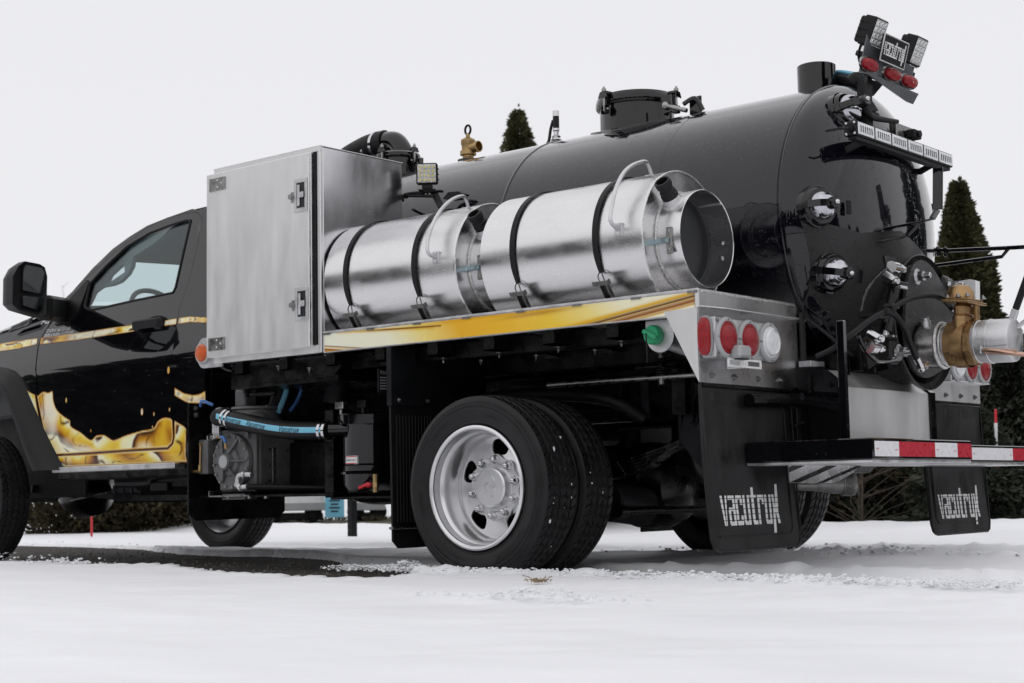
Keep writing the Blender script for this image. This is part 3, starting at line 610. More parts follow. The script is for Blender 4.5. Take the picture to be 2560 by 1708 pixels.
for x, y, z, s in fl_: b.ball((x, y, z), s, s*random.uniform(.5,1.4), s*random.uniform(.6,2.2), 6, 4)
P('tread_snow', b, SNOWC, kind='stuff')

# ---------------------------------------------------------------- chassis
b = MB(); b.box(-4.9, 1.32, .885, .955, .70, .95, .01); b.box(-4.9, 1.32, .905, .965, .712, .938, .01); P('frame_rail', b, CHASS)
b = MB(); b.box(-4.9, 1.32, 1.665, 1.735, .70, .95, .01); P('frame_rail', b, CHASS)
for x in (-3.2, -2.2, -1.0, .55, 1.25): b = MB(); b.box(x-.05, x+.05, .955, 1.665, .72, .9, .01); P('cross_member', b, CHASS)
b = MB(); b.cyl((.007,.5,.402), (.007,1.95,.402), .075, n=24); b.lathe([(-.2,.08),(-.16,.15),(-.05,.21),(.05,.215),(.16,.15),(.2,.08)], (.007,YC,.402), (0,1,0), 32)
b.lathe([(-.10,.19),(.12,.205),(.19,.175),(.22,.06),(.225,0)], (.007,YC,.402), (1,0,0), 32); P('rear_axle', b, CHASS)
b = MB(); b.cyl((.007,.50,.402), (.007,.62,.402), .19, n=32, b=.015); b.cyl((.007,.62,.402), (.007,.80,.402), .145, n=28, b=.02); P('brake_drum', b, CHASS)
b = MB(); b.cyl((.007,1.95,.402), (.007,1.83,.402), .19, n=32, b=.015); P('brake_drum', b, CHASS)
b = MB(); b.cyl((.36,.62,.285), (.40,1.95,.285), .017, n=12); b.cyl((.36,.62,.285),(.36,.56,.285),.028,n=12); P('sway_bar', b, CHASS)
b = MB(); b.cyl((.25,.63,.33), (.25,.92,.30), .09, n=24, b=.012); P('air_tank', b, DARKB)
b = MB(); b.cyl((-3.9,YC,.52), (-.22,YC,.44), .055, n=20); P('drive_shaft', b, CHASS)
lf0 = [at('K8', 200, 990, 'y', .78), at('K8', 705, 820, 'y', .78)]
for i in range(5):   # leaf spring pack
    b = MB(); d = .016*i; p = [V((-.75+.12*i,.78,.58-d)), V((-.35,.78,.50-d)), V((.007,.78,.475-d)), V((.40,.78,.545-d*.9)), V((.92-.14*i,.78,.70-d-.03*i))]
    pp_ = smooth_poly([q[:] for q in p], 5, False)
    for q0, q1 in zip(pp_[:-1], pp_[1:]): b.beam(q0, q1, .075, .011, (0,1,0) if 0 else (0,0,1), .001)
    P('spring_leaf', b, STRPM)  # brighter steel in place of black, standing in for the leaves' edge highlights
b = MB(); b.box(.60,.66,.735,.825,.60,.70,.004); b.box(.58,.60,.73,.75,.57,.78,.003); P('spring_clip', b, DARKB)
sp_ = at('K8', 735, 745, 'y', .74); b = MB(); b.cyl(sp_+V((0,-.03,0)), sp_+V((0,.12,0)), .045, n=24); b.cyl(sp_+V((0,-.045,0)), sp_+V((0,-.03,0)), .022, n=6); b.prism([sp_+V((-.05,0,.06)), sp_+V((.05,0,.06)), sp_+V((.06,0,-.12)), sp_+V((-.03,0,-.12))], (0,.02,0)); P('spring_shackle', b, CHASS)
k1 = at('K8', 725, 945, 'y', .62); b = MB(); b.prism([k1+V((-.07,0,-.09)), k1+V((-.03,0,.05)), k1+V((.0,0,.075)), k1+V((.06,0,.07)), k1+V((.10,0,-.02)), k1+V((.10,0,-.22)), k1+V((.02,0,-.20))], (0,.025,0)); b.bolt(k1+V((0,-.001,0)), (0,-1,0), .026, .02, False); P('shackle_plate', b, DARKB)
b = MB(); b.tube([k1+V((-.02,.05,-.10)), k1+V((.01,.06,-.22)), k1+V((.10,.1,-.30))], .05, 12); P('helper_arm', b, CHASS)
s0, s1 = at('K8', 0, 685, 'y', .45), at('K8', 760, 625, 'y', .45); b = MB(); b.cyl(s0+V((-.25,0,0)), V((s1.x, .45, s0.z)), .0125, n=12); P('slide_shaft', b, STEEL)
h0, h1 = at('K8', 500, 455, 'y', .45), at('K8', 508, 700, 'y', .45); b = MB(); b.cyl(h0+V((0,0,.015)), h1, .013, n=10); b.cyl(h0+V((0,0,-.01)), h0+V((0,0,.02)), .028, n=6); P('hanger_bolt', b, STEEL)
b = MB()
for i in range(6): b.lathe([(0,.018),(.006,.027),(.012,.018)], h0+V((0,0,-.045-.013*i)), (0,0,1), 16)
P('hanger_spring', b, PLAST)
b = MB(); q = at('K8', 490, 580, 'y', .45); b.box(q.x-.08, q.x+.06, .38, .6, q.z-.006, q.z+.006); P('hanger_bracket', b, CHASS)
b = MB(); q = at('K8', 640, 620, 'y', .55); b.box(q.x-.035, q.x+.035, .53, .57, .70, 1.02, .003); b.box(q.x-.05, q.x+.05, .57, .58, .70, 1.02, .003); P('hanger_upright', b, CHASS)
b = MB(); q = at('K8', 400, 800, 'y', .72); b.box(q.x-.022, q.x+.022, .70, .72, q.z-.09, q.z+.09, .003); P('spring_bracket', b, DARKB)
q0, q1 = at('K8', 0, 790, 'y', .86), at('K8', 230, 860, 'y', .86); b = MB(); b.box(q0.x-.2, q1.x, .84, .885, q1.z-.02, q0.z+.06, .008)
for dx in (-.05,.02,.07): b.bolt((q1.x-.1+dx, .84, q0.z-.0), (0,-1,0), .008, .008)
P('spring_hanger', b, DARKB)
b = MB(); b.tube([(-.6,1.0,.86),(.1,.98,.80),(.5,.9,.84),(.9,.9,.86)], .012, 8); b.tube([(-.5,.86,.92),(.2,.84,.90),(.6,.8,.98)], .010, 8); P('wiring_loom', b, PLAST)
b = MB(); b.tube([(-.6,.62,.80),(-.3,.6,.84),(.25,.6,.80),(.42,.7,.70)], .03, 12); P('air_line', b, RUBB)
b = MB(); b.box(.34, 1.12, .98, 1.64, .44, .72, .05); b.box(.5,.56,.97,1.65,.43,.73,.004); b.box(.9,.96,.97,1.65,.43,.73,.004); P('rear_fill_tank', b, CHASS)  # tank added as dark fill, hides the bright gap under the bed
b = MB(); b.box(-1.7,-.62,1.95,2.4,.40,.98,.03); P('far_fill_box', b, CHASS)  # black box added to close off the bright background on the far side
b = MB(); b.box(-.62,-.40,.97,1.65,.62,.95,.02); b.box(-.51,-.49,1.95,2.62,.15,1.05,.004); P('far_flap_and_fill', b, RUBB)  # first box is added dark fill, the second is the far flap
# skirt and tank under the front of the cab
b = MB(); b.box(-3.2, -2.55, .55, .95, .40, .62, .05); P('fuel_tank', b, CHASS)
g0 = at('K2', 855, 940, 'y', .6); g1 = at('K2', 1110, 1020, 'y', .6); b = MB(); b.box(g0.x, g1.x, .58, .85, g1.z, g0.z, .02)
for i in range(4): x = g0.x+(g1.x-g0.x)*(i+.5)/4; b.box(x-.012, x+.012, .572, .6, g1.z+.01, g0.z-.005, .004)
P('heat_shield', b, DARKB)
g0, g1 = at('K2', 900, 880, 'y', .55), at('K2', 1230, 915, 'y', .55); b = MB(); b.tube([(g0.x,.55,g1.z),(g1.x-.12,.55,g1.z),(g1.x-.05,.55,g0.z),(g1.x+.5,.55,g0.z+.02)], .032, 10); P('side_step_tube', b, DARKB)
g0, g1 = at('K2', 530, 1060, 'y', .8), at('K2', 810, 1000, 'y', .8); b = MB(); b.tube([g0, g1], .006, 8, 0); P('brake_line', b, STEEL)
g = at('K2', 660, 1060, 'y', 1.0); b = MB(); b.lathe([(-.2,.05),(-.16,.13),(-.04,.175),(.08,.16),(.18,.06)], (g.x, 1.0, g.z+.06), (1,0,0), 28); P('transfer_case', b, CHASS)
b = MB(); g0, g1 = at('K2', 250, 1000, 'y', .6), at('K2', 900, 1040, 'y', .9); b.beam((g0.x,.6,.46), (g1.x,.9,.40), .05, .05); b.beam((g0.x-.4,.62,.42), (g0.x+.3,1.9,.42), .09, .09); P('front_axle', b, CHASS)
g0, g1 = at('K2', 870, 1040, 'y', .7), at('K2', 1420, 1090, 'y', .7); b = MB(); b.box(g0.x, g1.x+.2, .68, .95, g1.z+.015, g0.z+.05, .01); P('skid_plate', b, CHASS)
g = at('K2', 1215, 955, 'y', .55); b = MB(); b.box(g.x-.08, g.x+.08, .53, .58, g.z-.025, g.z+.025, .004); P('bracket_block', b, DARKB)

# ---------------------------------------------------------------- cab
def gy(z): return .31+(.62-z)*.3 if z < .62 else (.31 if z < 1.2 else .31+(z-1.2)*.27)
def gs(z): return .31+(.62-z)*.3 if z < .62 else .31-.010*math.sin(PI*min(1, max(0, (z-.62)/.62))) if z < 1.2 else .31+(z-1.2)*.27+.0*z
def cab(k, a, b_):
    y = .31
    for _ in range(8): p = at(k, a, b_, 'y', y); y = gy(p.z)
    return (p.x, p.z)
SF = lambda off=0: (lambda x, z: (x, gs(z)-off, z))
seam_r = [('K1',1525,190),('K1',1500,350),('K1',1440,620),('K1',1390,770),('K1',1355,870),('K1',1320,1090),('K1',1310,1300),('K2',1315,200),('K2',1320,480),('K2',1318,580)]
seam_b = [('K2',1305,630),('K2',1270,665),('K2',385,720)]
seam_f = [('K2',370,690),('K2',300,350),('K2',285,150),('K1',280,1250),('K1',290,1170),('K1',310,1110),('K1',350,1040),('K1',400,970)]
seam_t = [('K1',470,865),('K1',560,735),('K1',700,575),('K1',850,430),('K1',980,335),('K1',1110,255),('K1',1260,195),('K1',1400,160),('K1',1485,152)]
win = [('K1',1440,215),('K1',1390,430),('K1',1325,720),('K1',1305,760),('K1',1000,822),('K1',700,890),('K1',650,880),('K1',640,855),('K1',680,690),('K1',800,560),('K1',960,410),('K1',1130,310),('K1',1300,245),('K1',1410,212)]
c_ = lambda L: [cab(*q) for q in L]
door_o = c_(seam_r)+c_(seam_b)+c_(seam_f)+c_(seam_t); cen = np.mean(door_o, 0)
def shrink(poly, d):
    n = len(poly); o = []; A = sum(poly[i][0]*poly[(i+1) % n][1]-poly[(i+1) % n][0]*poly[i][1] for i in range(n)); sg = 1 if A > 0 else -1
    for i in range(n):
        p, q, r = np.array(poly[i-1]), np.array(poly[i]), np.array(poly[(i+1) % n]); e1 = (q-p)/(np.linalg.norm(q-p)+1e-9); e2 = (r-q)/(np.linalg.norm(r-q)+1e-9)
        nn = np.array([-(e1+e2)[1], (e1+e2)[0]]); nn = nn/(np.linalg.norm(nn)+1e-9)*sg; c = max(.4, abs(nn @ np.array([-e1[1], e1[0]]))); o.append(tuple(q+nn*d/c))
    return o
winp = c_(win); DOOR = P('door', MB().sheet(shrink(door_o, .002), SF(0), .03, [winp], .045), PAINT, sharp=60)
b = MB(); fr_ = [V(SF(.001)(*p)) for p in winp]; b.tube(fr_+[fr_[0]], .007, 8, 0); P('window_seal', b, PLAST, DOOR)
P('window_pane', MB().sheet(winp, SF(-.012), .004, (), .08), GLASS, DOOR)
hx0, hx1 = cab('K1', 1030, 1015), cab('K1', 1245, 990); b = MB(); z = hx0[1]; b.box(hx0[0]+.015, hx1[0]-.01, gs(z)-.05, gs(z)-.028, z-.024, z+.030, .012); b.box(hx0[0], hx0[0]+.06, gs(z)-.034, gs(z)+.01, z-.03, z+.03, .01); b.box(hx1[0]-.075, hx1[0], gs(z)-.036, gs(z)+.01, z-.034, z+.034, .012); P('door_handle', b, PLAST, DOOR)
b = MB(); q = cab('K1', 1172, 982); b.cyl((q[0], gs(q[1])-.052, q[1]), (q[0], gs(q[1])-.045, q[1]), .010, n=14); P('key_lock', b, CHROME, DOOR)
# cab side: pillar behind the door, sill, cowl
rear_x = -2.19
side_o = c_([('K1',1490,135)])+[(-2.43,2.035),(-2.30,2.03),(-2.215,1.97),(-2.20,1.3),(rear_x,.57)]+c_([('K2',1415,778),('K2',440,815),('K2',395,735)])
body_o = side_o + c_(seam_b[::-1])+c_(seam_r[::-1])+c_([('K1',1485,152)])
CB = P('cab_body', MB().sheet(body_o, SF(0), .03, (), .05), PAINT, sharp=60)
pil = c_([('K1',400,970),('K1',500,795),('K1',700,608),('K1',840,475),('K1',980,365),('K1',1110,272),('K1',1260,195),('K1',1450,128),('K1',1490,135)]); P('roof_rail', MB().sheet(pil+c_(seam_t[::-1]), SF(.001), .05, (), .05), PAINT, CB, sharp=60)
yf = lambda y: 2*YC-y
# roof, back wall, far side, floor, screen
prof = [(-3.72,1.60),(-3.456,1.751),(-3.304,1.842),(-3.147,1.915),(-3.0,1.97),(-2.827,2.013),(-2.603,2.039),(-2.425,2.043),(-2.25,2.02),(-2.20,1.95)]
b = MB(); vs_ = []; m = 14; pr = prof[2:]
for x, z in pr:
    y0 = gy(z)+.012
    for j in range(m+1): t = j/m; vs_.append((x, y0+(yf(y0)-y0)*t, z+.045*(1-(2*t-1)**2)))
b.add(vs_, [[i*(m+1)+j, i*(m+1)+j+1, (i+1)*(m+1)+j+1, (i+1)*(m+1)+j] for i in range(len(pr)-1) for j in range(m)]); P('roof', b, PAINT, sharp=60)
b = MB(); b.add([(x, gy(z)+.03 if 0 else (gy(z)+.03)+(yf(gy(z)+.03)-gy(z)-.03)*t, z-.03+.04*(1-(2*t-1)**2)) for x, z in pr for t in (0,.5,1)], [[i*3+j, i*3+j+1, i*3+j+4, i*3+j+3] for i in range(len(pr)-1) for j in range(2)]); P('headliner', b, TRIM, sharp=60)
b = MB(); b.add([(x, (gy(z)+.04)+(yf(gy(z)+.04)-gy(z)-.04)*t, z+.045*(1-(2*t-1)**2)) for x, z in prof[:3] for t in (0,.25,.5,.75,1)], [[i*5+j, i*5+j+1, i*5+j+6, i*5+j+5] for i in range(2) for j in range(4)]); P('windscreen', b, GLASSC, sharp=60)
b = MB(); b.box(rear_x-.03, rear_x-.005, .34, yf(.34), .57, 1.35, .01); b.box(rear_x-.04, rear_x-.008, .45, yf(.45), 1.3, 2.0, .02); P('back_wall', b, PAINT)
b = MB(); b.box(rear_x-.05, rear_x-.0405, .45, yf(.45), .57, 1.95, .002); b.box(-3.7, rear_x-.05, .36, yf(.36), .58, .62, .01); P('cab_floor', b, DARKI)
far_w = [(-2.62,1.95),(-2.62,1.56),(-3.42,1.53),(-3.44,1.66),(-3.30,1.79),(-3.13,1.89),(-2.95,1.945)]
far_o = [(-2.2,2.02),(-2.2,.57),(-3.66,.57),(-3.80,1.2),(-3.84,1.40),(-3.72,1.58),(-3.456,1.74),(-3.304,1.83),(-3.147,1.905),(-3.0,1.96),(-2.827,2.005),(-2.603,2.03)]
P('far_door', MB().sheet(far_o, lambda x, z: (x, yf(gs(z)), z), -.03, [far_w], .08), PAINT, sharp=60)
P('far_door_lining', MB().sheet(far_o, lambda x, z: (x, yf(gs(z))-.035, z), -.03, [far_w], .08), TRIM, sharp=60)
P('far_window', MB().sheet(far_w, lambda x, z: (x, yf(gs(z))-.01, z), .004, (), .1), GLASSC)
b = MB(); b.tube([(-3.05,yf(.44)-.0,1.86),(-3.10,yf(.5)-.05,1.80),(-3.28,yf(.5)-.05,1.67),(-3.36,yf(.44),1.66)], .018, 8); P('grab_handle', b, TRIM)
ap = [('K1',640,870),('K1',672,700),('K1',800,545),('K1',960,395),('K1',1130,290),('K1',1320,235),('K1',1230,330),('K1',1150,395),('K1',1000,490),('K1',990,560),('K1',960,620),('K1',900,680),('K1',840,705),('K1',760,720),('K1',705,760),('K1',665,845)]
ah = [('K1',808,668),('K1',832,678),('K1',940,605),('K1',936,552),('K1',912,552),('K1',826,630)]
a2_ = lambda L: [(lambda p: (p.x, p.z))(at(*q, 'y', .52)) for q in L]
P('pillar_trim', MB().sheet(a2_(ap), lambda x, z: (x, .52, z), .03, [a2_(ah)], .05), TRIM, CB)
b = MB(); b.box(-3.72, -3.25, .40, yf(.40), 1.15, 1.47, .05); P('dashboard', b, DARKI)
b = MB(); cw = at('K1', 1125, 745, 'y', .88)+V((.10, 0, -.155)); axw = V((.82, 0, .57)); b.tube([cw+(basis(axw)[1]*math.cos(a)+basis(axw)[2]*math.sin(a))*.19 for a in np.arange(33)*2*PI/32], .016, 8, 0); b.cyl(cw-axw*.03, cw-axw*.3, .04, n=12); b.beam(cw+basis(axw)[1]*.18-axw*.02, cw-basis(axw)[1]*.18-axw*.02, .05, .02); P('steering_wheel', b, DARKI)
for yy in (.82, 1.80):
    b = MB(); b.box(-2.62, -2.35, yy-.26, yy+.26, .9, 1.62, .06); b.box(-3.0, -2.4, yy-.26, yy+.26, .85, 1.02, .06); b.box(-2.52, -2.42, yy-.13, yy+.13, 1.62, 1.80, .04); P('seat', b, DARKI)
b = MB(); b.box(-2.28,-2.22,.6,yf(.6),1.6,1.61,.002); P('rear_shelf', b, TRIM)
b = MB(); b.box(-5.3,-3.72,.60,.62,.40,1.36,.004); b.box(-5.3,-3.76,.37,.60,1.17,1.20,.004); b.box(-3.74,-3.70,.36,.62,.56,1.20,.004); P('wheel_liner', b, RUBB)
# fender, flare, hood
fl_out = [(-4.62,1.20),(-4.40,1.235),(-4.121,1.206),(-3.973,1.139),(-3.825,.969),(-3.68,.779),(-3.567,.633),(-3.50,.56)]
fl_in = [(-4.62,1.06),(-4.40,1.115),(-4.118,1.091),(-3.998,.978),(-3.893,.819),(-3.805,.671),(-3.747,.598),(-3.72,.56)]
seamf = c_([('K2',360,700),('K2',294,350),('K2',279,150),('K1',274,1250),('K1',284,1170),('K1',304,1110),('K1',344,1040),('K1',385,975)])
fend = [(-4.95,1.10),(-4.62,1.18)]+fl_out[1:-1]+[(-3.60,.575)]+[(-3.655,.63)]+seamf[1:]+c_([('K1',300,945)])+[(-4.33,1.445),(-4.95,1.41)]
P('front_fender', MB().sheet(fend, SF(0), .03, (), .05), PAINT, sharp=60)
b = MB(); N_ = len(fl_out); so_ = smooth_poly([(*p,) for p in fl_out], 4, False); si_ = smooth_poly([(*p,) for p in fl_in], 4, False); vs_ = []
for (ox, oz), (ix, iz) in zip(so_, si_):
    vs_ += [(ox, .306, oz), (ox*.8+ix*.2, .255, oz*.8+iz*.2), (ox*.25+ix*.75, .225, oz*.25+iz*.75), (ix, .228, iz), (ix, .34, iz)]
b.add(vs_, [[i*5+j, i*5+j+1, (i+1)*5+j+1, (i+1)*5+j] for i in range(len(so_)-1) for j in range(4)]); P('fender_flare', b, PLAST, sharp=40)
b = MB(); hp = [(-3.86,1.53),(-4.33,1.455),(-5.0,1.41)]; b.add([(x, (.36)+(yf(.36)-.36)*t, z+.10*(1-(2*t-1)**4)) for x, z in hp for t in (0,.04,.12,.3,.5,.7,.88,.96,1)], [[i*9+j, i*9+j+1, i*9+j+10, i*9+j+9] for i in range(2) for j in range(8)]); P('hood', b, PAINT, sharp=50)
b = MB(); b.box(-5.0,-3.7,.38,yf(.38),.9,1.40,.02); P('engine_bay', b, DARKI)
bg = at('K1', 62, 1055, 'y', .34), at('K1', 232, 950, 'y', .36); b = MB(); b.prism([at('K1', *q, 'y', .33) for q in ((58,1058),(90,1012),(228,952),(212,1000))], (0,.02,0)); BD = P('hood_badge', b, CHROME)
b = MB(); b.prism([at('K1', *q, 'y', .329) for q in ((76,1048),(98,1016),(212,966),(200,996))], (0,.004,0)); P('badge_inlay', b, BLACKL, BD)
o_ = at('K1', 96, 1036, 'y', .3275); x_ = at('K1', 198, 992, 'y', .3275); b = MB(); text(b, 'TURBO', o_, x_-o_, (0,0,1), .026, .0005, N=(0,-1,0), sx=1.1); P('badge_letter', b, CHROME, BD)
b = MB(); q0, q1 = at('K2', 480, 850, 'y', .30), at('K2', 1330, 800, 'y', .30); b.box(q0.x-.1, q1.x, .285, .36, q1.z-.012, q1.z+.020, .004)
P('sill_step', b, ALUC)
b = MB(); b.box(-3.66,-2.2,.36,.6,.50,.575,.01); P('sill', b, CHASS)
# door mirror
b = MB(); mo = [('K1',88,640),('K1',85,850),('K1',130,895),('K1',300,945),('K1',340,925),('K1',348,640),('K1',330,570),('K1',290,545),('K1',180,524),('K1',130,560)]
mp_ = [at(*q, 'x', -3.30) for q in mo]; mc = sum(mp_, V())/len(mp_)
n = len(mp_); rings = [(0,.92),(.012,1.0),(-.05,1.0),(-.10,.93),(-.14,.70)]
vs_ = [mc+(p-mc)*s+V((-dx if dx < 0 else dx, 0, 0))*(1 if dx >= 0 else -1) if False else mc+(p-mc)*s+V((dx, 0, 0)) for dx, s in rings for p in mp_]
b.add(vs_, [list(range(n)), list(range(4*n, 5*n))]+[[i*n+j, i*n+(j+1) % n, (i+1)*n+(j+1) % n, (i+1)*n+j] for i in range(4) for j in range(n)]); MR = P('door_mirror', b, PLAST, sharp=50)
for nm, q in (('mirror_glass', ((178,545),(172,740),(332,775),(336,610),(318,575))), ('mirror_glass', ((172,782),(176,855),(310,900),(326,885),(330,800)))):
    b = MB(); b.prism([at('K1', *p, 'x', -3.284) for p in q], (-.01,0,0)); P(nm, b, MIRR, MR)
b = MB(); b.prism([at('K1', *p, 'x', -3.34) for p in ((122,580),(104,640),(140,632),(142,590))], (-.03,.0,0)); P('mirror_lamp', b, CLRL, MR)
a0, a1 = at('K1', 345, 870, 'x', -3.32), cab('K1', 540, 880); b = MB(); b.beam((-3.34, a0.y, a0.z), (a1[0]-.1, gs(a1[1])+.0, a1[1]), .10, .145, (0,0,1), .02); b.prism([V((x, gs(z)-.012, z)) for x, z in c_([('K1',540,800),('K1',665,665),('K1',680,690),('K1',600,905),('K1',530,985),('K1',420,1005)])], (0,.03,0)); P('mirror_arm', b, PLAST, MR)
# graphics
def ramp(t, stops):
    xs_ = [s[0] for s in stops]; return np.stack([np.interp(t, xs_, [s[1][i] for s in stops]) for i in range(3)], -1)
LIQ = [(0,(.86,.84,.60)),(.12,(.86,.80,.42)),(.26,(.82,.62,.08)),(.46,(.74,.45,.02)),(.64,(.58,.28,.01)),(.78,(.30,.10,.003)),(.88,(.05,.012,0)),(.95,(.08,.02,0)),(1,(.88,.86,.66))]
def splash(name, poly, fn, sp=.006, rim=.014, seed=0, fx=2.2, fz=4.0, parent=T, off=.002):
    b = MB(); b.sheet(poly, fn, 0, (), sp); A = b.flat; x, z = A[:,0], A[:,1]; d = edist(x, z, poly)
    wx = x+.10*vnoise(x*5, z*5, 3, seed)+.05; wz = z+.12*vnoise(x*4+9, z*6, 3, seed+1)
    f = (vnoise(wx*fx, wz*fz, 2, seed+2)*4.6+.35*vnoise(wx*12, wz*12, 2, seed+3)) % 1; h2 = vnoise(x*4.5, z*5, 2, seed+6)
    c = ramp(f, LIQ); hi = np.clip((h2-.56)*6, 0, 1)[:, None]; c = c*(1-hi*.8)+np.array((.90,.88,.72))*hi*.8; ln = np.abs(((vnoise(wx*3.1+7, wz*3.6, 2, seed+8)*5) % 1)-.5); lw = np.exp(-(ln/.035)**2)[:, None]*np.clip((vnoise(x*6, z*6, 2, seed+9)-.42)*8, 0, 1)[:, None]; c = c*(1-lw)+np.array((.10,.03,.002))*lw; e = np.clip(d/rim, 0, 1); ec = ramp(e, [(0,(.20,.05,0)),(.28,(.45,.17,.01)),(.55,(.86,.74,.35)),(1,(.82,.58,.08))]); k = np.clip((e-.55)/.45, 0, 1)[:, None]
    c = ec*(1-k)+c*k; b.col = np.concatenate([c, np.ones((len(c), 1))], 1); return P(name, b, GOLD, parent, sharp=180)
low = [('K2',180,200),('K2',230,240),('K2',300,268),('K2',335,238),('K2',375,245),('K2',408,235),('K2',416,300),('K2',440,370),('K2',490,420),('K2',540,455),('K2',548,500),('K2',620,545),('K2',690,600),('K2',735,568),('K2',790,563),('K2',830,585),('K2',868,602),('K2',960,565),('K2',1080,530),('K2',1165,512),('K2',1200,460),('K2',1250,432),('K2',1300,438)]
low_r = [('K2',1316,450),('K2',1318,580),('K2',1305,630),('K2',1270,665),('K2',385,718),('K2',370,690),('K2',300,345)]
splash('splash_graphic', shrink(c_([('K2',288,262)])+smooth_poly(c_(low[2:]), 5, False)+c_([('K2',1312,455),('K2',1315,580),('K2',1303,629),('K2',1269,663),('K2',387,718),('K2',372,688)]), .001), SF(.002), seed=3, parent=DOOR)
splash('splash_graphic', c_([('K2',1325,455),('K2',1400,500),('K2',1414,520),('K2',1414,772),('K2',445,812),('K2',392,726),('K2',1272,671),('K2',1309,633),('K2',1322,580)]), SF(.002), seed=11, parent=CB)
splash('splash_graphic', c_([('K2',180,200),('K2',230,240),('K2',275,262),('K2',290,350),('K2',358,690),('K2',340,640),('K2',270,400)]), SF(.002), seed=5, rim=.010)
splash('splash_graphic', c_([('K2',1328,208),('K2',1400,250),('K2',1470,265),('K2',1520,255),('K2',1562,232),('K2',1562,330),('K2',1440,330),('K2',1395,310),('K2',1328,270)]), SF(.002), seed=7, parent=CB)
for i, (u, v_, r_) in enumerate(((512,305,9),(1083,392,12),(1172,408,7),(695,535,6),(1290,375,7),(1280,78,12),(1160,512,8),(1168,600,9))):
    q = cab('K2', u, v_); r_ *= .00125; splash('gold_drop', [(q[0]+r_*.8*math.cos(a), q[1]+r_*1.5*math.sin(a)) for a in np.arange(10)*PI/5], SF(.002), .006, .008, 20+i, parent=DOOR)
for nm, pa, pts_, sd_ in (('gold_stripe', None, [('K1',-60,1165),('K1',0,1145),('K1',150,1118),('K1',286,1103),('K1',280,1150),('K1',150,1180),('K1',0,1203),('K1',-60,1215)], 31),
        ('gold_stripe', DOOR, [('K1',312,1098),('K1',600,1060),('K1',850,1022),('K1',1028,998),('K1',1028,1050),('K1',850,1078),('K1',600,1115),('K1',300,1152)], 33), ('gold_stripe', DOOR, [('K1',1243,968),('K1',1336,952),('K1',1331,1000),('K1',1238,1012)], 35), ('gold_stripe', CB, [('K1',1350,950),('K1',1430,938),('K1',1568,946),('K1',1566,988),('K1',1430,983),('K1',1345,998)], 36)):
    splash(nm, c_(pts_), SF(.002), .007, .009, sd_, 5, 9, parent=pa or T)
for s, u, v_, sz in (('CVOR # 160-729-840', 352, 1062, .030), ('EASR # R-004-1112755394', 335, 1096, .030)):
    q0 = cab('K1', u, v_); q1 = cab('K1', u+200, v_-24); b = MB(); X_ = V((q1[0]-q0[0], 0, q1[1]-q0[1])); text(b, s, (q0[0], gs(q0[1])-.002, q0[1]), X_, (0,.25,1), sz, .0015, .12, N=(0,-1,0), sx=.92); P('door_lettering', b, LETTER, DOOR)
q0 = cab('K1', 312, 1000); b = MB(); text(b, 'Au', (q0[0], gs(q0[1])-.002, q0[1]), (1,0,0), (0,.25,1), .075, .0015, .1, N=(0,-1,0)); P('door_lettering', b, LETTER, DOOR)

# ---------------------------------------------------------------- bed
b = MB(); b.box(-1.76, 1.178, .012, 2.6, 1.088, 1.100, .002); P('bed_floor', b, ALU)
for i in range(9):   # cross members under the bed
    x = -1.62+i*.335; b = MB(); b.box(x-.03, x+.03, .05, 2.55, 1.00, 1.086, .004); b.prism([(x-.04,.05,1.0),(x-.04,.40,1.0),(x-.04,.86,.95),(x-.04,1.0,.95),(x-.04,1.0,1.0)], (.08,0,0)); P('bed_cross_member', b, CHASS)
    b = MB()
    for y in (.16, .42): b.bolt((x-.031, y, 1.0), (0,0,-1), .010, .014); 
    P('bed_bolt', b, CHROME)
b = MB(); b.box(-1.76, .95, .16, .20, .985, 1.06, .004); b.box(-1.76, .95, .50, .56, .93, 1.08, .004); P('bed_side_channel', b, CHASS)
for px_, pz_ in ((0,0),):
    pass
b = MB(); b.box(-.94, 1.178, .0, .006, 1.058, 1.148, .001); b.box(-.94, 1.178, .004, .03, 1.056, 1.061, .001); P('side_rail', b, ALU)
b = MB(); b.box(-.94, 1.180, -.004, .034, 1.145, 1.158, .003); RL = P('rail_cap', b, ALUC)
for u, w_ in ((180,.05),(690,.05),(1240,.05),(1820,.05)):
    q = at('M1', u, 600, 'y', 0); b = MB(); b.box(q.x-w_/2, q.x+w_/2, -.006, -.0045, 1.139, 1.149, .001); P('rail_clip', b, STEEL, RL)
for u in (150, 815, 1510, 2180):
    q = at('M2', u, 350, 'y', 0); b = MB(); b.box(q.x-.025, q.x+.025, -.006, -.0045, 1.139, 1.149, .001); P('rail_clip', b, STEEL, RL)
# printed gold band on the rail
b = MB(); gx, gz = np.meshgrid(np.linspace(-.928,1.165,900), np.linspace(1.0605,1.1435,42)); A = np.stack([gx.ravel(), gz.ravel()], 1); b.v = [(x, -.0015, z) for x, z in A]; I = np.arange(900*42).reshape(42, 900); b.f = np.stack([I[:-1,:-1], I[:-1,1:], I[1:,1:], I[1:,:-1]], -1).reshape(-1, 4).tolist(); u = (A[:,0]+.928)/2.093; v = (A[:,1]-1.0605)/.083
base = ramp(u+.05*(v-.5)+.05*(vnoise(u*6, v*1.5, 3, 50)-.5), [(0,(.84,.84,.70)),(.20,(.85,.83,.62)),(.30,(.84,.68,.22)),(.40,(.80,.43,.03)),(.52,(.82,.47,.035)),(.66,(.83,.56,.06)),(.76,(.85,.70,.24)),(.84,(.86,.82,.58)),(1,(.86,.83,.64))])
def blend(c, w_, col): w_ = np.clip(w_, 0, 1)[:, None]; return c*(1-w_)+np.array(col)*w_
g = lambda x, s: np.exp(-(x/s)**2)
